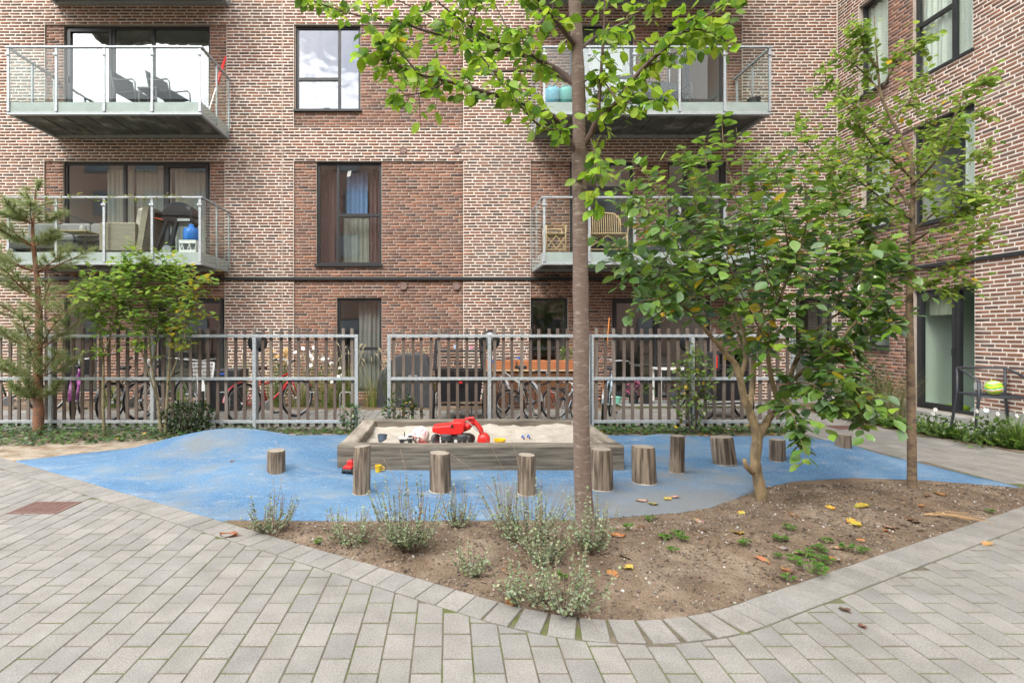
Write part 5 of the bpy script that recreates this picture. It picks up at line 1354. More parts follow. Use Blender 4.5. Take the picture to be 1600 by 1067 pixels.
# ------------------------------------------------------------------ low planting in the soil bed
random.seed(33)
M_sage_l = mat('grey_green_leaf', attr=True, rough=.8, var=.15, vscale=60, transl=.25)
M_drystem = mat('dry_stem', (.20, .15, .11), .9, var=.2)
SG = [(.20, .26, .14), (.25, .31, .17), (.16, .22, .10), (.29, .33, .22)]
def catmint(label, px, py, h, r, n, dry=.35, extra=None):
    n = int(n * 1.45); r *= 1.3; h *= 1.22; dry += .15
    p = G(px, py, .03); z = max(0, soil_z(p.x, p.y)) if pip(p.x, p.y, SOILP) else .01
    t = thing('catmint', label, 'shrub', (p.x, p.y, z), group='grey-green catmint plants in the soil bed'); bo = t.location; lv = []; mb = MB(); hd = []
    for k in range(n):
        a = rnd(0, 6.283); q = rnd(.15, 1) ; L = h * rnd(.5, 1.05); tip = Vector((math.cos(a) * r * q, math.sin(a) * r * q, L * (1.05 - .35 * q)))
        b0 = Vector((math.cos(a) * r * .12, math.sin(a) * r * .12, -.02)); mid = b0.lerp(tip, .5) + Vector((math.cos(a), math.sin(a), 0)) * r * .12
        pts = [b0, mid, tip]; mb.tube(pts, [.0028, .0022, .0012], 4, cap=False)
        isdry = random.random() < dry
        m_ = int(L / .02)
        for i in range(m_):
            f = (i + 1) / m_; pos = pts[0].lerp(pts[1], f * 2) if f < .5 else pts[1].lerp(pts[2], f * 2 - 1)
            if isdry and f > .55:
                if random.random() < .6: hd.append((pos + bo, rvec(), rvec(), rnd(.006, .013), jit((.30, .23, .17), .3), 1.4))
            elif f > .18:
                for s in (0, 1):
                    d = rvec(); d.z = d.z * .5 + .25; lv.append((pos + bo, d, Vector((0, 0, 1)) + rvec() * .6, rnd(.015, .030) * (1.15 - .4 * f), jit(random.choice(SG), .25), 1.25))
    if extra:
        for (a, b) in extra:
            q = [Vector((0, 0, .05)), (G(*a, .02) - bo).lerp(Vector((0, 0, .2)), .45), G(*a, .02) - bo] if b is None else spline([Vector((0, 0, .03)), (W(*b, p.y + .15) - bo) * .55 + Vector((.02, 0, .08)), W(*b, p.y + .15) - bo], 3)
            mb.tube(q, .0016, 5, cap=False)
            for k in range(9):
                f = k / 9; pos = q[int(f * (len(q) - 1))].lerp(q[int(f * (len(q) - 1)) + 1], .5); hd.append((pos + bo, rvec(), rvec(), .012, (.33, .29, .17), 1.2))
    mb.build('stem', M_drystem, t)
    o = leaf_cloud('foliage', lv, M_sage_l, t, small=True); o['kind'] = 'stuff'
    if hd: o = leaf_cloud('seed_heads', hd, M_dry, t, small=True); o['kind'] = 'stuff'
catmint('grey-green catmint at the sharp corner of the soil bed', 425, 826, .27, .18, 26, .4, [((470, 812), (425, 748)), ((510, 812), (440, 745))])
catmint('low catmint between the corner plant and the tall clump', 548, 845, .24, .22, 26, .3)
catmint('tallest catmint clump with dry brown spikes before the tall log', 640, 858, .44, .26, 44, .45, [((600, 760), (598, 715)), ((640, 830), (625, 700))])
catmint('small catmint on the bed edge before the stout log', 715, 818, .26, .17, 22, .4)
catmint('dense catmint before the half hidden log', 822, 852, .42, .30, 46, .45, [((760, 790), (690, 700)), ((800, 800), (745, 665)), ((850, 800), (800, 690))])
catmint('catmint leaning against the cherry trunk', 925, 872, .34, .16, 26, .35)
catmint('sparse catmint in the middle of the bed', 735, 893, .24, .13, 16, .5)
catmint('fresh catmint nearest the curved kerb with a long straw over it', 880, 945, .30, .26, 30, .15, [((936, 988), None)])
catmint('leafy catmint left of the cherry foot', 850, 888, .30, .2, 30, .2)
catmint('tuft of catmint left of the curved kerb plant', 815, 935, .20, .17, 20, .25)

# weeds: rosettes of round lobed leaves
WD = [(.12, .25, .04), (.15, .29, .05), (.10, .21, .04)]
for i, (px, py, s) in enumerate([(1219, 846, 1.2), (1039, 849, 1.1), (1056, 842, .9), (1067, 851, .8), (1163, 857, .9), (1281, 855, 1.1), (1324, 855, 1.0), (1236, 871, .9), (1259, 866, 1.2), (1266, 886, 2.0), (1285, 871, 1.2), (1231, 900, .7), (1347, 858, .8), (1290, 844, .7), (1234, 833, .8), (981, 833, .9), (1015, 808, .8), (1051, 867, .6), (1218, 870, .6), (1545, 795, .7), (497, 843, .6), (875, 905, .8)]):
    p = G(px, py, .04)
    if not pip(p.x, p.y, SOILP): continue
    z = soil_z(p.x, p.y); t = thing('weed', 'largest clump of bright green lobed weed near the straight kerb' if s == 2.0 else 'tiny weed sprout on the bare soil' if s < .75 else 'small bright green lobed weed on bare soil', 'weed', (p.x, p.y, z), group='weeds on the soil bed'); lv = []; mb = MB(); bo = t.location
    for k in range(int(5 + 5 * s)):
        a = rnd(0, 6.283); rr_ = .045 * s * rnd(.2, 1); q = Vector((math.cos(a) * rr_, math.sin(a) * rr_, .02 + .025 * s * rnd(.3, 1)))
        mb.tube([(0, 0, 0), tuple(q)], .0015, 4, cap=False)
        for j in range(4):
            b = a + (j - 1.5) * .75; lv.append((q + bo, Vector((math.cos(b), math.sin(b), .1)), Vector((0, 0, 1)) + rvec() * .25, .026 * (.7 + .3 * s) * rnd(.8, 1.1), jit(random.choice(WD), .15), 1.5))
    mb.build('stem', mat('weed_stem', (.14, .2, .06), .7), t); leaf_cloud('foliage', lv, M_leaf, t, small=True)['kind'] = 'stuff'

# fallen leaves, a curled leaf each
def fallen(px, py, c, s, lab, rz=None):
    p = G(px, py); z = .002
    if pip(p.x, p.y, SOILP): p = G(px, py, .04); z = max(0, soil_z(p.x, p.y))
    elif pip(p.x, p.y, MATP): z = mat_z(p.x, p.y)
    mb = MB(); n, m_ = 7, 4; vs = []; cr = rnd(.1, .35)
    for i in range(n + 1):
        f = i / n; wd = .36 * math.sin(math.pi * min(1, f * .97 + .03)) ** .8 * (1.15 - .35 * f)
        for j in range(m_ + 1):
            u = j / m_ * 2 - 1; wd2 = wd * (1 + .22 * math.sin(i * 2.4 + cr * 20 + (1 if u > 0 else 0))); vs.append((u * wd2 * s, (f - .5) * s, s * (cr * u * u * .55 + .12 * math.sin(f * 3.1 + cr * 9) + .03 * math.sin(f * 9 + u * 4)) * .8 + .003))
    mb.add(vs, [(i * (m_ + 1) + j, i * (m_ + 1) + j + 1, (i + 1) * (m_ + 1) + j + 1, (i + 1) * (m_ + 1) + j) for i in range(n) for j in range(m_)])
    mb.tube([(0, -.5 * s, .005), (rnd(-.1, .1) * s, -.75 * s, .008)], .0018, 4)
    mb.c = [tuple(x * rnd(.55, 1.15) for x in c) for _ in mb.v]
    o = mb.build('fallen_leaf', M_dry, col=True, smooth=True, loc=(p.x, p.y, z), rot=(0, 0, rnd(0, 6.28) if rz is None else rz)); tag(o, lab, 'leaf', 'fallen autumn leaves')
YL, OR, TN, BRN = (.58, .38, .06), (.34, .15, .05), (.36, .24, .16), (.14, .07, .04)
fallen(357, 837, (.27, .085, .035), .15, 'long rust red leaf lying alone on the paving near the blue corner', R(75))
for q in [(1159, 800), (1152, 835), (1298, 799), (1335, 818), (1020, 788), (1043, 781), (1345, 795), (977, 891)]: fallen(*q, jit(YL, .15), rnd(.09, .13), 'yellow fallen leaf on the play bed')
for q in [(1343, 839), (1439, 789), (1240, 811), (1193, 877), (800, 932), (957, 900), (796, 893), (1304, 866), (1375, 823), (965, 845), (1470, 773), (1232, 886)]: fallen(*q, jit(OR, .2), rnd(.07, .11), 'orange fallen leaf on the soil')
for q in [(1294, 758), (1092, 812), (1307, 853), (1221, 855), (1249, 860), (1390, 821), (1003, 784), (1052, 778), (1292, 793)]: fallen(*q, jit(TN, .2), rnd(.08, .12), 'tan dried fallen leaf on the play bed')
for q in [(1228, 889), (1420, 810), (1448, 776), (981, 875), (1001, 823), (1430, 812)]: fallen(*q, jit(BRN, .3), rnd(.07, .11), 'dark brown curled fallen leaf on the soil')
fallen(1319, 953, BRN, .07, 'dark curled leaf on the paving near the curved kerb'); fallen(1347, 979, (.16, .06, .03), .05, 'small dark red leaf on the paving near the curved kerb'); fallen(1542, 851, (.45, .25, .09), .08, 'tan leaf on the paving beside the straight kerb')
fallen(645, 686, BRN, .05, 'dark leaf on the blue surface left of the sandbox') if False else None
fallen(463, 686, BRN, .07, 'brown leaf on the blue surface behind the squat log'); fallen(362, 733, BRN, .06, 'thin dark leaf on the blue hump'); fallen(1100, 681, (.5, .3, .16), .16, 'large tan leaf on the far rim of the blue surface')
t = thing('dry_twigs', 'fan of dry brown twigs on the soil near the kerb', 'twigs', tuple(G(1475, 806, .03))); mb = MB()
for k in range(14): a = rnd(-.5, .35); L = rnd(.2, .42); mb.tube([(-.15 + rnd(-.02, .02), rnd(-.02, .02), .012), (-.15 + L * math.cos(a) * .5, L * math.sin(a) * .5, .03), (-.15 + L * math.cos(a), L * math.sin(a), .008)], .002, 4)
mb.build('twig', mat('straw', (.36, .23, .11), .9), t)

# pebbles and crumbs of earth on the bed
def stones(n, smin, smax, pal, name, label):
    import bmesh
    bm = bmesh.new(); bmesh.ops.create_icosphere(bm, subdivisions=1, radius=1); T_V = np.array([v.co[:] for v in bm.verts]); T_F = np.array([[v.index for v in f.verts] for f in bm.faces]); bm.free()
    VV, FF, CC = [], [], []; k = 0
    while k < n:
        x, y = rnd(-1.6, 5.8), rnd(2.85, 5.4)
        if not pip(x, y, SOILP): continue
        s = smin + (smax - smin) * random.random() ** 3; jt = 1 + .25 * (np.random.rand(len(T_V), 1) - .5)
        Rm = np.array(Euler((rnd(0, 6), rnd(0, 6), rnd(0, 6))).to_matrix())
        V = (T_V * jt * np.array([s, s * rnd(.6, 1), s * rnd(.45, .8)])) @ Rm.T + np.array([x, y, soil_z(x, y) + s * .25])
        VV.append(V); FF.append(T_F + k * len(T_V)); CC.append(np.repeat(np.array([jit(random.choice(pal), .2)]), len(T_V), axis=0)); k += 1
    o = put(name, np_mesh(name, np.concatenate(VV), np.concatenate(FF), mat('stone_' + name, attr=True, rough=.9, var=.15, vscale=80), np.concatenate(CC), smooth=False)); tag(o, label, name, kind='stuff')
stones(1300, .003, .014, [(.30, .27, .235), (.25, .22, .19), (.40, .38, .35), (.20, .165, .13)], 'pebbles', 'small pale pebbles strewn over the soil bed')
stones(9500, .003, .014, [(.115, .088, .066), (.15, .115, .085), (.09, .066, .05), (.19, .15, .115)], 'soil_crumbs', 'brown crumbs of earth on the soil bed')

lt = []
while len(lt) < 1500:
    x, y = rnd(-1.6, 5.8), rnd(2.85, 5.4)
    if not pip(x, y, SOILP) or fbm(x, y, 1.3, 3, 5.5) < -.15: continue
    a = rnd(0, 6.283); lt.append((Vector((x, y, soil_z(x, y) + .004)), Vector((math.cos(a), math.sin(a), rnd(-.1, .3))), Vector((0, 0, 1)) + rvec() * .6, rnd(.012, .045), jit(random.choice([(.12, .075, .045), (.19, .13, .08), (.08, .055, .04), (.25, .19, .13)]), .3), rnd(.3, 1)))
o = leaf_cloud('leaf_litter', lt, M_dry, None, small=True); tag(o, 'dry brown leaf litter and bark bits on the soil bed', 'litter', kind='stuff')

# ------------------------------------------------------------------ plants behind the fence and along the wing
M_blade = mat('grass_blade', attr=True, rough=.6, var=.1, vscale=30, transl=.35)
def blades(n, r, h, bend, pal, wd=.005, plume=0):
    V, F, Cc = [], [], []
    for k in range(n):
        a = rnd(0, 6.283); q = r * math.sqrt(random.random()) * .5; b0 = Vector((q * math.cos(a), q * math.sin(a), -.01)); a2 = a + rnd(-.7, .7); H = h * rnd(.55, 1.1); bd = bend * rnd(.3, 1.2)
        side = Vector((-math.sin(a2), math.cos(a2), 0)) * wd; c = jit(random.choice(pal), .25); base = len(V)
        for i in range(5):
            f = i / 4; p = b0 + Vector((math.cos(a2), math.sin(a2), 0)) * bd * f * f + Vector((0, 0, H * (f - .28 * f * f * (bd / max(.05, h)))))
            w_ = side * (1 - f * .92); V += [p - w_, p + w_]; Cc += [c, c]
        for i in range(4): F.append((base + i * 2, base + i * 2 + 1, base + i * 2 + 3, base + i * 2 + 2))
    return np.array([tuple(v) for v in V]), np.array(F), np.array(Cc)
GR = [(.15, .21, .04), (.20, .25, .06), (.11, .17, .035), (.34, .29, .12), (.27, .27, .08)]
def grass(label, px, Y, r, h, n, pal=GR, bend=.35, heads=0):
    X = (px - PX) * Y / FPX; t = thing('ornamental_grass', label, 'grass clump', (X, Y, .01), group='clumps of ornamental grass')
    V, F, Cc = blades(n, r, h, bend, pal); put('blades', np_mesh('blades', V, F, M_blade, Cc), t)['kind'] = 'stuff'
    if heads:
        lv = []; mb = MB()
        for k in range(heads):
            a = rnd(0, 6.283); top = Vector((math.cos(a) * r * rnd(.4, 1.1), math.sin(a) * r * .6, h * rnd(1.0, 1.3))); mb.tube([(0, 0, 0), tuple(top * .6 + Vector((0, 0, h * .1))), tuple(top)], .0025, 4)
            mb.tube([tuple(top), tuple(top + Vector((math.cos(a) * .03, 0, .05))), tuple(top + Vector((math.cos(a) * .07, 0, .085)))], [.006, .011, .004], 6)
        mb.build('seed_head', mat('plume', (.42, .36, .22), .9), t)
YB = 10.95
for px, w_, lab in ((585, .42, 'feathery grass clump filling the gap between the fence sections'), (640, .4, 'grass clump under the covered barbecue'), (668, .35, 'tall dry grass beside the cargo bicycle'), (470, .38, 'grass clump behind the red bicycle'), (515, .42, 'arching pale grass below the white flowers'), (545, .36, 'grass clump beside the ground floor window'), (430, .35, 'green grass behind the fence lamp post'), (612, .36, 'grass clump behind the creeper post')):
    grass(lab, px, YB + rnd(-.05, .25), w_, rnd(.75, .95), 170, heads=10)
for px, lab in ((285, 'tall yellow-green grass behind the white bicycle'), (330, 'grass beside the black storage box'), (175, 'leafy grass behind the hazel stems'), (375, 'low grass right of the black storage box')):
    grass(lab, px, YB + .1, .35, rnd(.6, 1.1), 110, [(.17, .25, .04), (.22, .29, .05), (.11, .19, .035)], .22)
def flowers(label, X, Y, r, h, n, c, size=.035, leafn=160, group='white flowering plants', z0=.0):
    t = thing('flowering_plant', label, 'flowers', (X, Y, z0), group=group); mb = MB(); lv = []; bo = t.location; pet = []
    for k in range(n):
        a = rnd(0, 6.283); q = r * math.sqrt(random.random()); top = Vector((q * math.cos(a), q * math.sin(a) * .6, h * rnd(.7, 1.1))); mb.tube([(q * .3 * math.cos(a), q * .3 * math.sin(a), -.01), tuple(top * .55), tuple(top)], .003, 4, cap=False)
        fn = (Vector((0, -1, .5)) + rvec() * .5).normalized(); x = fn.orthogonal().normalized(); y = fn.cross(x)
        for j in range(6):
            b = j * 6.283 / 6; d = x * math.cos(b) + y * math.sin(b); pet.append((top + bo, d + fn * .15, fn, size * rnd(.9, 1.1), jit(c, .06, .03), 1.5))
        pet.append((top + bo + fn * .004, x, fn, size * .4, (.6, .42, .05), 1.3))
    for k in range(leafn):
        a = rnd(0, 6.283); q = r * math.sqrt(random.random()); lv.append((Vector((q * math.cos(a), q * .6 * math.sin(a), h * rnd(.05, .75))) + bo, rvec() + Vector((0, 0, .4)), Vector((0, 0, 1)) + rvec(), rnd(.04, .09), jit(random.choice([(.08, .15, .03), (.12, .19, .04), (.06, .11, .03)]), .2), .9))
    mb.build('stem', mat('green_stem', (.10, .15, .05), .7), t); leaf_cloud('foliage', lv, M_leaf, t, small=True)['kind'] = 'stuff'; leaf_cloud('petals', pet, mat('petal', attr=True, rough=.6, transl=.3), t, small=True)['kind'] = 'stuff'
flowers('white anemones flowering behind the red bicycle', (497 - PX) * 11 / FPX, 11.0, .45, 1.15, 12, (.85, .85, .85), .05)
flowers('faded apricot hydrangea behind the red bicycle', (437 - PX) * 11 / FPX, 11.0, .22, 1.08, 30, (.55, .36, .16), .05, group='flowering plants behind the fence')
flowers('bushy plant with pale flowers right of the ochre curtain', (527 - PX) * 10.9 / FPX, 10.95, .3, .75, 6, (.8, .8, .76), .04)
for (px, py, lab) in ((1560, 705, 'white cosmos flowers before the steel chair'), (1595, 700, 'white cosmos flowers under the wall corner'), (1490, 690, 'white cosmos beside the terrace door')):
    p = G(px, py); flowers(lab, p.x, p.y + .25, .30, .42, 3, (.85, .86, .88), .034, 130, z0=.01)
# ground cover on the strip along the path
lv = []
for k in range(2300):
    f = random.random(); y = 6.3 + 4.2 * f; xe = np.interp(y, [6.0, 6.9, 7.55, 8.23, 9.17, 10.5], [7.9, 7.26, 7.02, 6.92, 6.80, 6.91]); x = xe + abs(random.gauss(0, .2)) + .03
    if x > XW - .15 or not pip(x, y, STRIP): continue
    if 7.45 < x and 7.4 < y < 10.2: continue
    a = rnd(0, 6.283); lv.append((Vector((x, y, rnd(.01, .16 * rnd(.3, 1)))), Vector((math.cos(a), math.sin(a), rnd(.2, 1.1))), Vector((0, -.2, 1)) + rvec() * .5, rnd(.05, .13), jit(random.choice([(.10, .19, .03), (.13, .23, .035), (.08, .15, .03), (.16, .24, .05)]), .25), .75))
o = leaf_cloud('ground_cover', lv, M_leaf, None); tag(o, 'leafy green ground cover along the path edge', 'plants', kind='stuff')
for (px, py, r, h, lab) in ((1385, 655, .55, .95, 'big arching dry grass clump beside the terrace door'), (1335, 648, .4, .8, 'brown-green grass clump near the corner door'), (1590, 700, .3, .45, 'green grass tuft before the steel chair')):
    p = G(px, py); t = thing('ornamental_grass', lab, 'grass clump', (min(p.x, XW - .6), p.y, .01), group='clumps of ornamental grass')
    V, F, Cc = blades(300, r, h, r * .9, [(.17, .19, .06), (.24, .21, .10), (.10, .14, .04), (.30, .25, .14)] if h > .5 else [(.14, .23, .04), (.10, .18, .03)], .006); put('blades', np_mesh('blades', V, F, M_blade, Cc), t)['kind'] = 'stuff'
bush('garden_shrub', 'pale feathery shrub in front of the corner of the two wings', 'shrub', 1310, 575, 10.9, .35, .3, .5, 500, .05, [(.17, .2, .07), (.12, .15, .05), (.22, .23, .1)], zc=.75)
bush('garden_shrub', 'dark shrub under the small wing window', 'shrub', 1362, 590, 9.9, .3, .3, .45, 500, .06, [(.06, .10, .03), (.09, .13, .04)], zc=.55)
# ------------------------------------------------------------------ bicycles behind the fence
random.seed(55)
M_spoke = mat('spoke_steel', (.45, .46, .47), .35, metal=.8)
M_rimm = mat('rim_alloy', (.42, .43, .44), .35, metal=.7)
def tube_ring(mb, c, r, rt, n=30, k=7):
    pts = [Vector(c) + Vector((math.cos(2 * math.pi * i / n) * r, 0, math.sin(2 * math.pi * i / n) * r)) for i in range(n)]
    mb.tube(pts, rt, k, closed=True)
def bicycle(label, px, gy, rz, col, sc=1.0, wr=.34, basket=None, rack=True, guard=True, lean=0, steer=0, saddle=None, name='bicycle', rimc=None, grip=None, fork=None, zoff=0):
    p = G(px, gy); fm = mat('paint_%02d%02d%02d' % tuple(int(c * 99) for c in col), col, .35, coat=.4)
    fk = mat('paint_%02d%02d%02d' % tuple(int(c * 99) for c in (fork or col)), fork or col, .35, coat=.4)
    t = thing(name, label, 'bicycle', (p.x, p.y, zoff), rz, group='bicycles parked behind the fence'); t.scale = (sc,) * 3; t.rotation_euler = (R(lean), 0, rz)
    R_, Fx = Vector((-.52, 0, wr)), Vector((.53, 0, wr)); BBk = Vector((-.08, 0, .28)); ST = Vector((-.20, 0, .74)); HT, HB = Vector((.36, 0, .84)), Vector((.40, 0, .64))
    fr = MB()
    for a, b, r in ((BBk, ST, .017), (BBk, HB, .019), (ST.lerp(BBk, .25), HT.lerp(HB, .25), .017), (HT, HB, .021)): fr.tube([a, b], r, 8)
    for s in (-.05, .05):
        fr.tube([BBk + Vector((0, s * .6, 0)), R_ + Vector((0, s * 1.2, 0))], .010, 6); fr.tube([ST.lerp(BBk, .1) + Vector((0, s * .4, 0)), R_ + Vector((0, s * 1.2, 0))], .009, 6)
    fr.build('frame', fm, t, smooth=True)
    fo = MB()
    for s in (-.055, .055): fo.tube([HB + Vector((0, s * .5, 0)), HB + Vector((.02, s, -.06)), Fx + Vector((0, s, 0))], .011, 6)
    fo.build('fork', fk, t, smooth=True)
    for c in (R_, Fx):
        tb = MB(); tube_ring(tb, c, wr - .02, .02); w = tb.build('wheel', M_rubber, t, smooth=True)
        rb = MB(); tube_ring(rb, c, wr - .046, .011, k=5); rb.build('rim', rimc or M_rimm, w, smooth=True)
        sp = MB()
        for i in range(16):
            a = 2 * math.pi * i / 16; sp.tube([c + Vector((0, .02 * (-1) ** i, 0)), c + Vector((math.cos(a), 0, math.sin(a))) * (wr - .05)], .0016, 3, cap=False)
        sp.tube([c + Vector((0, -.06, 0)), c + Vector((0, .06, 0))], .018, 8); sp.build('spokes', M_spoke, w)
        if guard:
            g = MB(); n = 12; a0, a1 = (.6, 3.0) if c is R_ else (.5, 2.5)
            vs = []
            for i in range(n + 1):
                a = a0 + (a1 - a0) * i / n; q = c + Vector((math.cos(a), 0, math.sin(a))) * (wr + .022); vs += [(q.x, -.026, q.z), (q.x, .026, q.z)]
            g.add(vs, [(2 * i, 2 * i + 1, 2 * i + 3, 2 * i + 2) for i in range(n)]); g.build('mudguard', fm if not rimc else M_black, t, smooth=True)
    hb = MB(); top = HT + Vector((-.02, 0, .16)); hb.tube([HT, top], .013, 8)
    hb.tube([top + Vector((-.17, -.29, -.01)), top + Vector((-.05, -.26, .03)), top + Vector((.04, -.1, .02)), top + Vector((.05, 0, 0)), top + Vector((.04, .1, .02)), top + Vector((-.05, .26, .03)), top + Vector((-.17, .29, -.01))], .011, 8); h = hb.build('handlebar', M_rimm if grip is None else M_black, t, smooth=True)
    for s in (-1, 1):
        gb = MB(); gb.tube([top + Vector((-.18, .292 * s, -.012)), top + Vector((-.05, .262 * s, .028))], .017, 8); gb.build('grip', grip or M_black, h, smooth=True)
    sb = MB(); sc_ = ST + Vector((-.03, 0, .17)); sb.tube([ST, sc_ - Vector((0, 0, .03))], .012, 8); sb.build('seat_post', M_rimm, t)
    sd = MB(); sd.prism([(sc_.x + .14, -.015), (sc_.x + .14, .015), (sc_.x + .02, .035), (sc_.x - .1, .085), (sc_.x - .13, .06), (sc_.x - .13, -.06), (sc_.x - .1, -.085), (sc_.x + .02, -.035)][::-1], sc_.z - .03, sc_.z + .025, .015); sd.build('saddle', saddle or M_black, t, smooth=False)
    cb = MB(); cb.lathe([(.085, -.004), (.09, 0), (.085, .004)], 20, Matrix.Translation(BBk + Vector((0, -.055, 0))) @ Matrix.Rotation(R(90), 4, 'X'))
    cb.tube([BBk + Vector((0, -.07, 0)), BBk + Vector((.1, -.075, -.13))], .009, 6); cb.tube([BBk + Vector((0, .07, 0)), BBk + Vector((-.1, .075, .13))], .009, 6); cb.build('crank', M_rimm, t)
    for s, q in ((-1, Vector((.1, -.12, -.13))), (1, Vector((-.1, .12, .13)))):
        pb_ = MB(); pb_.box(BBk + q - Vector((.045, .04, .01)), BBk + q + Vector((.045, .04, .01))); pb_.build('pedal', M_black, t)
    if rack:
        rk = MB()
        for s in (-.06, .06): rk.tube([(-.25, s, .74), (-.75, s, .735)], .006, 5); rk.tube([(-.70, s, .735), (R_.x, s * 1.3, wr)], .005, 5)
        for x in (-.35, -.5, -.65): rk.tube([(x, -.06, .737), (x, .06, .737)], .005, 5)
        rk.build('rack', M_black, t)
    if basket:
        bm_ = MB(); x0, x1, z0, z1, wv = .48, .80, .72, .98, .19
        for k in range(9):
            f = k / 8
            for y in (-wv, wv): bm_.tube([(x0 + (x1 - x0) * f, y * .85, z0), (x0 + (x1 - x0) * f, y, z1)], .004, 4)
            yy = -wv + 2 * wv * f
            for x in (x0, x1): bm_.tube([(x, yy * .85, z0), (x, yy, z1)], .004, 4)
            bm_.tube([(x0, yy * .85, z0), (x1, yy * .85, z0)], .004, 4)
        for k in range(5):
            z = z0 + (z1 - z0) * k / 4; q = wv * (.85 + .15 * k / 4)
            bm_.tube([(x0, -q, z), (x1, -q, z), (x1, q, z), (x0, q, z), (x0, -q, z)], .005, 4)
        bm_.build('basket', basket, t)
    return t
M_wht = mat('white_enamel', (.72, .72, .70), .4)
GRN, BLK = (.02, .07, .05), (.02, .02, .022)
bicycle('dark green bicycle at the far fence end behind the pine', 20, 650, R(55), GRN)
bicycle('purple bicycle with a black crate behind the pine', 120, 652, R(118), (.20, .03, .17))
bicycle('black bicycle seen end on behind the hazel stem', 205, 653, R(83), BLK, lean=4)
bicycle('black bicycle with a black saddle beside the evergreen shrub', 258, 650, R(70), BLK)
bicycle('white bicycle with a white wire basket', 312, 648, R(-62), (.7, .7, .68), basket=M_wht)
bicycle('red bicycle with brown saddle behind the fence lamp', 424, 657, R(52), (.50, .012, .025), saddle=mat('brown_leather', (.06, .03, .025), .6))
bicycle('silver and black bicycle with a blue grip', 808, 652, R(112), (.30, .31, .32), grip=M_blu, lean=-5)
bicycle('child bicycle with a red fork beside the wooden planter', 832, 658, R(20), BLK, sc=.82, fork=(.4, .015, .02), rack=False)
bicycle('small child bicycle with pale blue wheels', 888, 657, R(60), (.35, .45, .5), sc=.62, rimc=mat('pale_blue_rim', (.25, .5, .65), .4), rack=False)
bicycle('pale blue bicycle with orange flag pole right of the cherry trunk', 948, 656, R(68), (.35, .46, .52), lean=5)
t = [o for o in COL.objects if o.get('label', '').startswith('pale blue bicycle')][0]
mb = MB(); mb.tube([(-.5, .06, .4), (-.5, .06, 1.75)], .008, 6); mb.build('flag_pole', mat('orange_pole', (.75, .25, .03), .5), t)
t = [o for o in COL.objects if o.get('label', '').startswith('purple')][0]
mb = MB(); mb.box((.5, -.2, .72), (.85, .2, .74)); mb.box((.5, -.2, .741), (.515, .2, 1.0)); mb.box((.835, -.2, .741), (.85, .2, 1.0)); mb.box((.516, -.2, .741), (.834, -.185, 1.0)); mb.box((.516, .185, .741), (.834, .2, 1.0)); mb.build('crate', M_black, t)

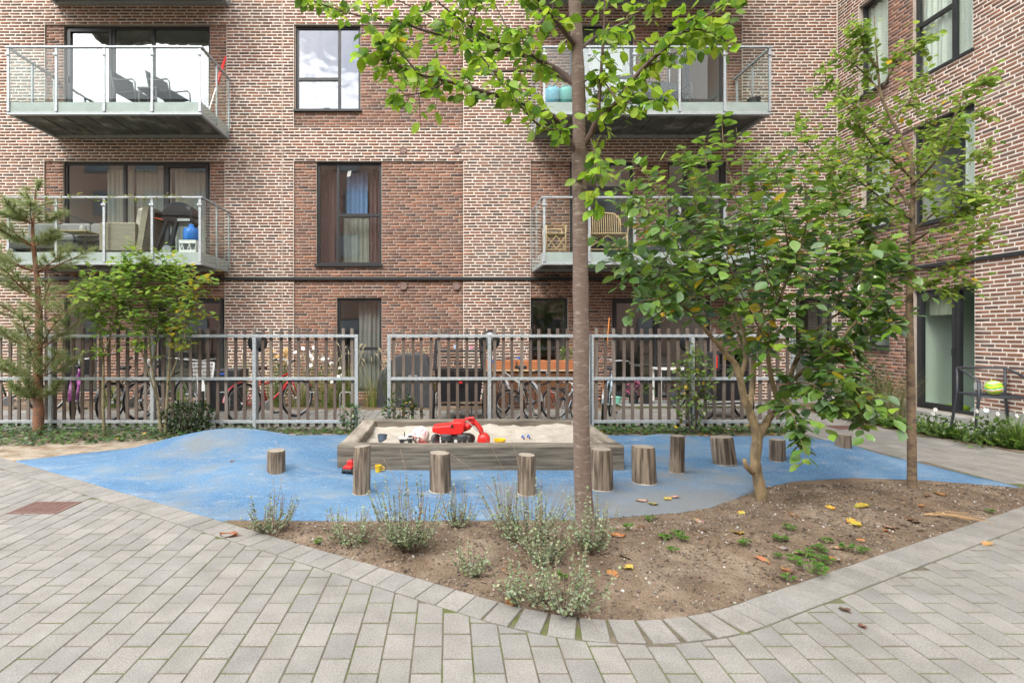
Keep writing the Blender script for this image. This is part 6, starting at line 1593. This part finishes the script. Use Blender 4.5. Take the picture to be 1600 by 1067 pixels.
# cargo bicycles with rain hoods
def cargo(label, px, gy, w, h, col, rz=0, sticker=True):
    p = G(px, gy); t = thing('cargo_bicycle', label, 'bicycle', (p.x, p.y, 0), rz, group='cargo bicycles with hoods'); hw = w / 2
    M_hood = mat('hood_fabric', (.016, .016, .019), .6, var=.2, vscale=6, bump=.4, bscale=8)
    bx = MB(); bx.add([(-hw * .85, -.2, .34), (hw * .85, -.2, .34), (hw * .85, .5, .34), (-hw * .85, .5, .34), (-hw, -.3, .85), (hw, -.3, .85), (hw, .6, .85), (-hw, .6, .85)], [(0, 3, 2, 1), (4, 5, 6, 7), (0, 1, 5, 4), (1, 2, 6, 5), (2, 3, 7, 6), (3, 0, 4, 7)]); bx.build('cargo_box', M_hood, t)
    hd = MB()
    for (a, b) in (((-hw, -.302, .86), (-hw * .92, -.25, h)), ((hw, -.302, .86), (hw * .92, -.25, h)), ((-hw * .92, -.25, h), (hw * .92, -.25, h)), ((-hw, -.302, .90), (hw, -.302, .90)), ((-hw * .95, -.28, h - .2), (hw * .95, -.28, h - .2))): hd.bar(a, b, .06, .03)
    hd.add([(-hw, -.3, .86), (-hw, .6, .86), (-hw * .9, .5, h), (-hw * .92, -.25, h), (hw, -.3, .86), (hw, .6, .86), (hw * .9, .5, h), (hw * .92, -.25, h)], [(0, 1, 2, 3), (7, 6, 5, 4), (3, 2, 6, 7)]); hd.build('hood', M_hood, t)
    wn = MB(); wn.add([(-hw * .93, -.29, .92), (hw * .93, -.29, .92), (hw * .9, -.265, h - .22), (-hw * .9, -.265, h - .22)], [(0, 1, 2, 3)]); wn.build('hood_window', M_rail_glass, t)
    for x in (-hw - .03, hw + .03):
        tb = MB(); pts = [Vector((x, math.cos(a) * .24 - .02, .26 + math.sin(a) * .24)) for a in [2 * math.pi * i / 24 for i in range(24)]]; tb.tube(pts, .022, 7, closed=True); wl = tb.build('wheel', M_rubber, t, smooth=True)
        sp = MB()
        for i in range(12): sp.tube([(x, -.02, .26), tuple(Vector((x, math.cos(i * .5236) * .22 - .02, .26 + math.sin(i * .5236) * .22)))], .002, 3, cap=False)
        sp.build('spokes', M_spoke, wl)
    fr = MB(); fr.tube([(0, .5, .38), (0, .8, .3), (0, 1.15, .55), (0, 1.25, .85)], .02, 8); fr.tube([(-hw, .02, .26), (hw, .02, .26)], .015, 8); fr.tube([(0, -.21, .36), (0, -.28, .25)], .02, 8); fr.build('frame', mat('frame_black', (.02, .02, .02), .4), t, smooth=True)
    rw = MB(); pts = [Vector((0, 1.35 + math.cos(a) * .32, .34 + math.sin(a) * .32)) for a in [2 * math.pi * i / 28 for i in range(28)]]; rw.tube(pts, .02, 7, closed=True); rw.build('wheel', M_rubber, t, smooth=True)
    sd = MB(); sd.box((-.07, 1.1, .88), (.07, 1.35, .94), bev=.02); sd.build('saddle', M_black, t)
    hb = MB(); hb.tube([(-.3, .72, 1.05), (0, .66, 1.05), (.3, .72, 1.05)], .013, 8); hb.build('handlebar', M_black, t)
    if sticker:
        s = MB(); s.box((-.09, -.312, h - .165), (-.03, -.30, h - .105)); s.build('sticker', mat('sticker_blue', (.35, .5, .7), .5), t); s = MB(); s.box((.17, -.312, h - .16), (.23, -.30, h - .13)); s.build('bow', mat('pink', (.7, .2, .35), .6), t)
        rf = MB(); rf.box((-.05, -.33, .66), (.05, -.3, .69)); rf.build('reflector', M_red, t)
    return t
cargo('black cargo bicycle with a tall rain hood and clear window', 717, 656, .82, 1.40, BLK)
cargo('black cargo bicycle with a red lamp by the climbing plant', 1130, 654, .70, 1.15, BLK, R(12), False)
t = [o for o in COL.objects if o.get('label', '').endswith('climbing plant') and o.get('category') == 'bicycle'][0]
mb = MB(); mb.tube([(-.38, -.3, .9), (-.38, -.3, 1.12)], .028, 8); mb.build('lamp', M_red, t)
# scooter with purple stem leaning on the fence
p = G(738, 654); t = thing('scooter', 'purple kick scooter leaning on the fence behind the sandbox', 'scooter', (p.x, p.y - .2, 0), R(20)); M_pur = mat('purple_metal', (.22, .04, .25), .4)
mb = MB(); mb.box((-.28, -.05, .07), (.22, .05, .09), bev=.01); mb.build('deck', M_black, t)
mb = MB(); mb.tube([(.25, 0, .1), (.2, 0, .78)], .016, 8); mb.tube([(.2, -.18, .78), (.2, .18, .78)], .014, 8); mb.build('stem', M_pur, t)
for x in (-.3, .28): mb = MB(); mb.lathe([(.001, -.013), (.05, -.013), (.05, .013), (.001, .013)], 16, Matrix.Translation((x, 0, .05)) @ Matrix.Rotation(R(90), 4, 'X')); mb.build('wheel', M_black, t)

# bicycle racks: low steel hoops
for px in (690, 745, 350, 488, 540, 860): 
    p = G(px, 650); t = thing('bike_rack', 'low steel hoop of the bicycle stand behind the fence', 'bike rack', (p.x, p.y, 0), group='bicycle stand hoops')
    mb = MB(); mb.tube([(-.1, 0, -.03), (-.1, 0, .40), (-.07, 0, .43), (.07, 0, .43), (.1, 0, .40), (.1, 0, -.03)], .009, 6); mb.build('hoop', M_galv, t, smooth=True)

# covered barbecue, planters, storage box
M_cover = mat('cover_fabric', (.035, .037, .042), .6, var=.2, vscale=5, bump=.5, bscale=5)
bxc = (638 - PX) * 11.2 / FPX
t = thing('covered_barbecue', 'barbecue under a dark grey fabric cover against the wall', 'barbecue', (bxc, 11.2, .01))
mb = MB(); prof = [(-.62, .0), (-.60, .55), (-.52, .72), (-.25, 1.02), (-.10, 1.08), (.30, 1.08), (.42, 1.0), (.50, .6), (.52, 0)]
n = len(prof); vs = [(x, -.28, z) for x, z in prof] + [(x * .97, .28, z * .99) for x, z in prof] + [(x, -.20, z + .02) for x, z in prof]
mb.add([(x, -.28 + (.05 if z > .9 else 0), z) for x, z in prof] + [(x, .28, z) for x, z in prof], [tuple(range(n))[::-1], tuple(range(n, 2 * n))] + [(i, i + 1, n + i + 1, n + i) for i in range(n - 1)]); o = mb.build('cover', M_cover, t); o.modifiers.new('b', 'BEVEL').width = .03
mb = MB(); mb.box((.02, -.285, .62), (.2, -.281, .645)); mb.build('tag', mat('cover_tag', (.3, .31, .32), .6), t)
M_plank = wood_mat('planter_wood', (.15, .07, .035), (.10, .045, .025), (2, 9, 30), .3); M_plank_o = mat('terracotta', (.34, .12, .045), .7, var=.1)
x0, x1 = (757 - PX) * 10.9 / FPX, (905 - PX) * 10.9 / FPX
t = thing('wooden_planter', 'long brown wooden planter with orange boxes on top, behind the bicycles', 'planter', ((x0 + x1) / 2, 11.0, .0)); hw = (x1 - x0) / 2
for k in range(7): mb = MB(); mb.box((-hw, -.2, .0 + k * .105), (hw, -.17, .10 + k * .105), bev=.004); mb.build('plank', M_plank, t)
mb = MB(); mb.box((-hw, -.169, 0), (hw, .2, .74)); mb.build('core', M_plank, t)
mb = MB(); mb.box((-hw - .03, -.24, .745), (hw + .03, .22, .78)); mb.build('ledge', mat('pale_wood', (.45, .30, .17), .7), t)
for k in range(3):
    a = -hw + k * 2 * hw / 3; mb = MB(); mb.box((a + .02, -.18, .781), (a + 2 * hw / 3 - .02, .12, .95), bev=.01); mb.build('flower_box', M_plank_o, t)
bush('potted_greens', 'feathery green plant growing in the orange planter box', 'plant', 886, 0, 10.97, .14, .1, .16, 160, .05, [(.14, .22, .04), (.18, .25, .05)], zc=1.1)
p = W(352, 600, 10.6); t = thing('storage_box', 'black storage box with flat lid behind the fence', 'box', (p.x, 10.7, 0))
mb = MB(); mb.box((-.30, -.2, 0), (.30, .2, .62), bev=.02); mb.build('body', M_black, t); mb = MB(); mb.box((-.33, -.23, .621), (.33, .23, .80), bev=.02); mb.build('lid', M_black, t)
mb = MB(); mb.box((-.06, -.245, .70), (.08, -.231, .73)); mb.build('latch', M_blu, t)
# pots and table by the right ground floor terrace
YT = 11.3
def pot(label, px, py, r, h, m, plant=None, Y=YT):
    X = (px - PX) * Y / FPX; z0 = .043; t = thing('flower_pot', label, 'pot', (X, Y, z0), group='pots on the back terrace'); mb = MB(); mb.lathe([(.001, 0), (r * .75, 0), (r, h * .9), (r * 1.06, h * .92), (r * 1.06, h), (r * .9, h), (r * .85, h * .85), (.001, h * .85)], 18); mb.build('pot', m, t, smooth=True); smooth_angle(t.children[0])
    if plant:
        lv = []
        for k in range(70): v = rvec(); lv.append((Vector((X, Y, z0 + h)) + Vector((v.x * r * 1.2, v.y * r, abs(v.z) * plant[1])), v + Vector((0, 0, .5)), Vector((0, 0, 1)) + rvec() * .6, .06, jit(plant[0]), 1.1))
        leaf_cloud('foliage', lv, M_leaf, t, small=True)['kind'] = 'stuff'
pot('mint green pot beside the pale blue bicycle', 963, 0, .10, .14, mat('mint_pot', (.2, .5, .4), .5))
pot('pot of pink flowers on the back terrace', 990, 0, .11, .18, M_black, ((.65, .18, .32), .3)); pot('black square pot with green leaves on the back terrace', 1010, 0, .12, .2, M_black, ((.1, .18, .04), .2)); pot('dark pot with bare stems on the back terrace', 1052, 0, .13, .22, M_dgr, ((.2, .12, .08), .25))
X = (1055 - PX) * 11.5 / FPX; t = thing('garden_table', 'small white garden table on the back terrace', 'table', (X, 11.6, .043))
mb = MB(); mb.box((-.4, -.25, .68), (.4, .25, .72), bev=.008); mb.build('tabletop', M_whi, t)
for sx in (-.35, .35):
    for sy in (-.2, .2): mb = MB(); mb.box((sx - .02, sy - .02, 0), (sx + .02, sy + .02, .679)); mb.build('leg', M_whi, t)

# ------------------------------------------------------------------ things on the balconies
YBc = 11.45
def at(px, floor, Y=YBc): return ((px - PX) * Y / FPX, Y, floor)
M_cfab = mat('chair_mesh', (.035, .04, .046), .7, var=.1)
def arm_chair(label, px, floor, rz, Y=YBc, m=None, group='dark chairs on the balconies'):
    t = thing('balcony_chair', label, 'chair', at(px, floor, Y), rz, group=group); m = m or M_cfab
    mb = MB(); mb.box((-.26, -.25, .42), (.26, .25, .45), bev=.01); mb.build('seat', m, t)
    mb = MB(); mb.add([(-.26, .22, .45), (.26, .22, .45), (.26, .34, .90), (-.26, .34, .90), (-.26, .25, .45), (.26, .25, .45), (.26, .37, .90), (-.26, .37, .90)], [(0, 1, 2, 3), (7, 6, 5, 4), (3, 2, 6, 7), (0, 4, 5, 1), (1, 5, 6, 2), (0, 3, 7, 4)]); mb.build('backrest', m, t)
    for s in (-.29, .29):
        mb = MB(); mb.tube([(s, -.27, 0), (s, -.24, .60), (s, -.18, .66), (s, .15, .67), (s, .28, .72)], .016, 7); mb.build('armrest', M_dgr, t, smooth=True)
        mb = MB(); mb.tube([(s, .33, 0), (s, .24, .45), (s, .35, .9)], .016, 7); mb.build('leg', M_dgr, t, smooth=True)
    return t
arm_chair('dark armchair facing left on the upper left balcony', 212, FL[2], R(78)); arm_chair('second dark armchair, near the end of the upper left balcony', 266, FL[2], R(75))
arm_chair('black mesh chair in the middle of the watering can balcony', 1008, FL[2], R(-12)); arm_chair('black mesh chair beside the glazed door on the watering can balcony', 1050, FL[2], R(10)); arm_chair('black mesh chair near the net curtain of the watering can balcony', 950, FL[2], R(70))
t = thing('balcony_table', 'low dark table between the chairs of the upper left balcony', 'table', at(238, FL[2], 11.2)); mb = MB(); mb.box((-.2, -.2, .42), (.2, .2, .45)); mb.build('tabletop', M_dgr, t)
for sx in (-.17, .17):
    for sy in (-.17, .17): mb = MB(); mb.box((sx - .015, sy - .015, 0), (sx + .015, sy + .015, .419)); mb.build('leg', M_dgr, t)
# folded red parasol pole at the upper left balcony end
t = thing('parasol', 'furled red parasol leaning at the end of the upper left balcony', 'parasol', at(338, FL[2], 11.7)); mb = MB(); mb.tube([(-.15, -.15, 0), (.16, .1, 1.45)], .012, 6); mb.build('pole', M_lgr, t); mb = MB(); mb.tube([(0, -.03, .75), (.03, 0, .85), (.16, .1, 1.45)], [.02, .045, .015], 8); mb.build('canopy', M_red, t, smooth=True)
# wicker armchair, sofa, table, barbecue, gas bottle on the lower left balcony
M_wick = mat('wicker', (.26, .22, .165), .8, var=.25, vscale=1.0, stretch=(6, 6, 90), bump=.8, bscale=1.0)
t = thing('wicker_armchair', 'beige wicker armchair with cushion on the lower left balcony', 'armchair', at(207, FL[1], 11.15), 0)
mb = MB(); mb.box((-.42, -.40, .02), (.28, -.28, .60), bev=.03); mb.box((-.42, .28, .02), (.28, .40, .60), bev=.03); mb.build('armrest', M_wick, t)
mb = MB(); mb.box((-.41, -.279, .02), (.28, .279, .30), bev=.01); mb.build('base', M_wick, t)
mb = MB(); mb.add([(.285, -.40, .02), (.40, -.40, .02), (.40, .40, .02), (.285, .40, .02), (.42, -.38, .92), (.54, -.38, .92), (.54, .38, .92), (.42, .38, .92)], [(0, 3, 2, 1), (4, 5, 6, 7), (0, 1, 5, 4), (1, 2, 6, 5), (2, 3, 7, 6), (3, 0, 4, 7)]); mb.build('backrest', M_wick, t)
M_cush = mat('grey_cushion', (.20, .20, .195), .95, var=.1)
mb = MB(); mb.box((.1, -.25, .34), (.2, .25, .96), Matrix.Rotation(R(10), 4, 'Y'), bev=.04); mb.box((-.38, -.27, .301), (.2, .27, .43), bev=.03); mb.build('cushion', mat('beige_cushion', (.5, .45, .4), .95), t)
t = thing('outdoor_sofa', 'dark grey cushioned outdoor sofa against the lower left balcony wall', 'sofa', at(110, FL[1], 11.6))
mb = MB(); mb.box((-1.0, -.35, .15), (1.0, .3, .30), bev=.02); mb.build('base', mat('dark_rattan', (.05, .045, .04), .8), t)
for k in range(3): mb = MB(); a = -1.0 + k * .667; mb.box((a + .01, -.36, .301), (a + .655, .12, .43), bev=.04); mb.build('seat_cushion', M_cush, t); mb = MB(); mb.box((a + .01, .13, .35), (a + .655, .30, .78), bev=.05); mb.build('back_cushion', M_cush, t)
for x in (-.95, .95): mb = MB(); mb.box((x - .03, -.3, 0), (x + .03, .25, .149)); mb.build('leg', M_dgr, t)
t = thing('coffee_table', 'small slatted coffee table with thin black legs on the lower left balcony', 'table', at(124, FL[1], 11.05))
mb = MB(); mb.box((-.28, -.22, .44), (.28, .22, .46)); mb.build('tabletop', mat('table_wood', (.42, .32, .15), .6), t)
for sx in (-.26, .26):
    for sy in (-.2, .2): mb = MB(); mb.tube([(sx, sy, 0), (sx, sy, .439)], .011, 6); mb.build('leg', M_black, t)
t = thing('glass_lantern', 'small glass lantern standing on the slatted coffee table', 'lantern', at(130, FL[1] + .462, 11.05)); mb = MB(); mb.lathe([(.06, 0), (.065, .01), (.065, .11), (.05, .125), (.001, .13)], 16); mb.build('body', mat('lantern', (.3, .3, .3), .3), t, smooth=True)
t = thing('kettle_barbecue', 'black gas barbecue with domed lid and side shelf on the lower left balcony', 'barbecue', at(283, FL[1], 11.2)); M_bbq = mat('bbq_black', (.02, .022, .026), .3, coat=.3)
dome = [(-.30, .78), (-.29, .90), (-.22, 1.0), (-.08, 1.05), (.1, 1.05), (.24, 1.0), (.31, .90), (.32, .78)]; n = len(dome)
mb = MB(); mb.add([(x, -.24, z) for x, z in dome] + [(x, .22, z) for x, z in dome], [tuple(range(n))[::-1], tuple(range(n, 2 * n))] + [(i, i + 1, n + i + 1, n + i) for i in range(n - 1)]); o = mb.build('lid', M_bbq, t, smooth=False); o.modifiers.new('b', 'BEVEL').width = .05
mb = MB(); mb.box((-.30, -.23, .64), (.32, .21, .775), bev=.03); mb.build('firebox', M_bbq, t)
mb = MB(); mb.box((-.72, -.2, .80), (-.31, .2, .86), bev=.03); mb.build('side_shelf', M_bbq, t)
mb = MB(); mb.box((.05, -.262, .66), (.3, -.241, .71)); mb.build('handle', M_lgr, t)
mb = MB(); mb.tube([(-.5, -.24, .74), (-.25, -.24, .69)], .012, 6); mb.build('gas_hose', mat('orange_hose', (.8, .16, .04), .5), t)
for (a, b) in (((-.42, -.2, .02), (-.18, -.2, .66)), ((-.15, -.2, .02), (.02, -.2, .66)), ((-.42, .18, .02), (-.18, .18, .66)), ((.25, .18, .02), (.2, .18, .66))): mb = MB(); mb.bar(a, b, .09, .05); mb.build('leg', M_bbq, t)
for x in (-.16,): mb = MB(); mb.lathe([(.001, -.03), (.085, -.03), (.09, 0), (.085, .03), (.001, .03)], 20, Matrix.Translation((x, -.25, .09)) @ Matrix.Rotation(R(90), 4, 'X')); mb.build('wheel', mat('wheel_grey', (.33, .34, .36), .5), t)
t = thing('gas_bottle', 'blue gas bottle standing on a white crate beside the barbecue', 'gas bottle', at(299, FL[1], 11.0)); 
mb = MB(); mb.lathe([(.001, .27), (.14, .27), (.155, .30), (.155, .46), (.13, .52), (.05, .55), (.05, .6), (.001, .6)], 20); mb.build('bottle', mat('gas_blue', (.02, .16, .55), .35), t, smooth=True)
mb = MB()
for (a, b) in (((-.17, -.17, .0), (.17, -.155, .07)), ((-.17, -.17, .20), (.17, -.155, .265)), ((-.17, .155, 0), (.17, .17, .265)), ((-.17, -.154, 0), (-.155, .154, .265)), ((.155, -.154, 0), (.17, .154, .265)), ((-.154, -.154, 0), (.154, .154, .02))): mb.box(a, b)
for k in range(5): x = -.14 + k * .07; mb.bar((x, -.162, .07), (x + .04 * (-1) ** k, -.162, .2), .02, .012)
mb.build('crate', M_whi, t)
# leafy garland on the lower left rail
lv = []; mb = MB()
pts = [Vector((-8.2 + k * .12, YF - .05 + rnd(-.02, .02), FL[1] + 1.06 + .05 * math.sin(k * .9) + rnd(-.02, .02))) for k in range(27)]; mb.tube(pts, .004, 4)
for q in pts:
    for k in range(random.choice([2, 5, 7])): lv.append((q + rvec() * .05, rvec(), rvec(), .05, jit(random.choice([(.28, .36, .05), (.16, .26, .05), (.35, .38, .06)])), 1.1))
t = thing('leaf_garland', 'green leaf garland wound along the lower left balcony rail', 'garland'); mb.build('stem', M_drystem, t); leaf_cloud('foliage', lv, M_leaf, t, small=True)['kind'] = 'stuff'
# watering cans and boxes upper right
def can(label, px, col, rz, spout=True):
    m = mat('can_%d' % px, col, .5); t = thing('watering_can', label, 'watering can', at(px, FL[2], 10.95), rz, group='watering cans on the balcony')
    mb = MB(); mb.lathe([(.001, 0), (.12, 0), (.145, .30), (.15, .36), (.13, .37), (.11, .30), (.001, .3)], 18); mb.build('body', m, t, smooth=True); mb = MB(); mb.tube([(-.11, 0, .34), (-.06, 0, .45), (.06, 0, .45), (.11, 0, .34)], .012, 6); mb.build('handle', m, t, smooth=True)
    if spout: mb = MB(); mb.tube([(.11, 0, .08), (.24, 0, .26), (.33, 0, .38)], [.03, .02, .025], 8); mb.build('spout', m, t, smooth=True)
can('pale blue bucket-shaped can at the balcony corner', 863, (.15, .42, .58), 0, False); can('teal watering can beside the pale blue can', 884, (.10, .38, .36), R(20))
p_ = at(966, FL[2], 10.95); t = thing('storage_tub', 'small pale tub on the watering can balcony', 'tub', p_); mb = MB(); mb.box((-.14, -.1, 0), (.14, .1, .22), bev=.02); mb.build('body', mat('pale_tub', (.6, .66, .62), .5), t); mb = MB(); mb.box((-.15, -.11, .221), (.15, .11, .25), bev=.008); mb.build('lid', M_whi, t)
p_ = at(1178, FL[2], 11.0); t = thing('flower_pot', 'black pot with a dry plant at the end of the watering can balcony', 'pot', p_); mb = MB(); mb.lathe([(.001, 0), (.10, 0), (.13, .2), (.11, .2), (.09, .17), (.001, .17)], 14); mb.build('pot', M_black, t); mb = MB()
for k in range(8): mb.tube([(0, 0, .16), (rnd(-.2, .05), rnd(-.1, .1), rnd(.25, .5))], .004, 4)
mb.build('stem', M_drystem, t)
# rattan stool and bench lower right
M_rat = mat('rattan', (.50, .36, .20), .6, var=.15, vscale=20)
def rattan(label, cat, px, wd, back, name):
    t = thing(name, label, cat, at(px, FL[1], 11.2), group=None); hw = wd / 2
    for sx in (-hw, hw):
        for sy in (-.2, .2): mb = MB(); mb.tube([(sx, sy, 0), (sx * .96, sy, .42), (sx, sy, .58 if not back else .42)], .016, 7); mb.build('leg', M_rat, t, smooth=True)
    mb = MB()
    for k in range(14): y = -.21 + k * .032; mb.tube([(-hw, y, .42), (hw, y, .42)], .013, 6)
    mb.build('seat', M_rat, t)
    mb = MB()
    for sx in (-1, 1): mb.tube([(sx * hw, -.2, .12), (sx * hw * .5, -.2, .25), (0, -.2, .38)], .01, 6); mb.tube([(sx * hw, -.2, .38), (sx * hw * .5, -.2, .25), (0, -.2, .12)], .01, 6)
    mb.tube([(-hw, -.2, .1), (hw, -.2, .1)], .012, 6); mb.tube([(-hw, .2, .1), (hw, .2, .1)], .012, 6); mb.build('brace', M_rat, t)
    if back:
        mb = MB(); mb.tube([(-hw, .22, .42), (-hw * .98, .26, .80), (-hw * .7, .28, .92), (0, .28, .94), (hw * .7, .28, .92), (hw * .98, .26, .80), (hw, .22, .42)], .018, 7); mb.build('back_frame', M_rat, t, smooth=True)
        for k in range(17): mb = MB(); x = -hw * .9 + k * hw * 1.8 / 16; mb.tube([(x, .23, .45), (x, .275, .90)], .008, 5); mb.build('back_slat', M_rat, t)
        for sx in (-1, 1): mb = MB(); mb.tube([(sx * hw, -.2, .42), (sx * (hw + .03), -.18, .62), (sx * hw, .24, .68)], .014, 6); mb.build('armrest', M_rat, t, smooth=True)
    else:
        mb = MB(); mb.tube([(-hw, -.2, .58), (hw, -.2, .58), (hw, .2, .58), (-hw, .2, .58)], .015, 6, closed=True); mb.build('rim', M_rat, t)
rattan('small rattan stool at the end of the lower right balcony', 'stool', 866, .40, False, 'rattan_stool'); rattan('rattan bench with spindle back on the lower right balcony', 'bench', 945, .80, True, 'rattan_bench')
t = thing('flower_box', 'box of pale pink flowers on the lower right balcony floor', 'planter', at(1028, FL[1], 10.95)); mb = MB(); mb.box((-.3, -.09, 0), (.3, .09, .14), bev=.01); mb.build('box', M_dgr, t); lv = []
for k in range(120): v = rvec(); lv.append((Vector(t.location) + Vector((rnd(-.28, .28), rnd(-.08, .08), .14 + rnd(0, .13))), v, Vector((0, -.5, 1)) + rvec(), .045, jit(random.choice([(.7, .5, .5), (.1, .17, .04), (.12, .2, .05)])), 1.2))
leaf_cloud('foliage', lv, M_leaf, t, small=True)['kind'] = 'stuff'

# ------------------------------------------------------------------ by the wing
M_chs = mat('chair_steel', (.035, .04, .05), .45)
ct = Vector((8.08, 8.14, .045)); t = thing('steel_chair_frame', 'dark steel chair frame without a seat by the brick wall', 'chair', (ct.x, ct.y, .045), R(-14)); t.scale = (1.15,) * 3
S = [(-.30, -.28), (.26, -.30), (.30, .26), (-.24, .24)]
for (x, y) in S: mb = MB(); mb.tube([(x * 1.22, y * 1.15, -.02), (x, y, .46), (x * 1.0, y, .66 if y < 0 else .80)], .017, 7); mb.build('leg', M_chs, t, smooth=True)
mb = MB(); mb.tube([(x, y, .46) for x, y in S], .015, 7, closed=True); mb.build('seat_frame', M_chs, t, smooth=True)
mb = MB(); mb.tube([(-.30, -.28, .66), (-.27, 0, .74), (-.24, .24, .80), (.30, .26, .80), (.28, 0, .74), (.26, -.30, .66)], .016, 7); mb.build('backrest', M_chs, t, smooth=True)
mb = MB()
for k in range(4): y = -.18 + k * .12; mb.tube([(-.27, y, .462), (.27, y, .462)], .006, 5)
mb.build('seat_bar', M_chs, t)
ball('ball', 'green, yellow and white volleyball resting on the steel chair frame', 'ball', (ct.x - .02, ct.y - .05, .045 + .468 * 1.15 + .004), .105, [(.72, .58, .02), (.10, .55, .06), (.72, .58, .02), (.75, .75, .72), (.10, .55, .06)], False, (.5, .7, 0))
y_ = YP(1532); mb = MB(); mb.box((XW - .06, y_ - .05, .58), (XW - .01, y_ + .05, .70), bev=.008); mb.build('socket_box', mat('socket_grey', (.30, .31, .32), .5), wing)
# inside the terrace door: shelf with yellow frame, two small pictures, toys on the floor
yd = YP(1500)
t = thing('shelf_unit', 'black shelf seen through the terrace door', 'shelf', (XW + 1.5, yd - .1, .13))
for z in (0, .45, .9): mb = MB(); mb.box((-.15, -.4, z), (.15, .4, z + .025)); mb.build('shelf', M_black, t)
for y in (-.39, .39):
    for x in (-.14, .14): mb = MB(); mb.box((x - .012, y - .012, -.13), (x + .012, y + .012, .95)); mb.build('upright', M_black, t)
t = thing('yellow_frame', 'yellow box frame standing on the indoor shelf', 'frame', (XW + 1.45, yd - .25, 1.056)); M_yf = mat('yellow_frame', (.6, .48, .04), .5)
for a, b in (((-.05, -.2, 0), (.05, .2, .03)), ((-.05, -.2, .47), (.05, .2, .5)), ((-.05, -.2, .031), (.05, -.17, .469)), ((-.05, .17, .031), (.05, .2, .469))): mb = MB(); mb.box(a, b); mb.build('side', M_yf, t)
for k, yy in enumerate((yd + .12, yd - .18)):
    t = thing('picture', 'small black framed picture on the indoor wall', 'picture', (XW + 3.17, yy - .5, 1.5), group='pictures inside the terrace room'); mb = MB(); mb.box((-.015, -.15, 0), (.01, .15, .3)); mb.build('frame', M_black, t); mb = MB(); mb.box((-.02, -.12, .03), (-.0155, .12, .27)); mb.build('print', M_whi, t)
p = (XW + .45, YP(1455), .13); t = thing('toy_ring', 'lime green toy on the floor inside the terrace door', 'toy', p); mb = MB(); pts = [(math.cos(a) * .12, math.sin(a) * .16, .05) for a in [i * .3927 for i in range(16)]]; mb.tube(pts, .045, 8, closed=True); mb.build('ring', mat('lime', (.45, .62, .03), .5), t, smooth=True)
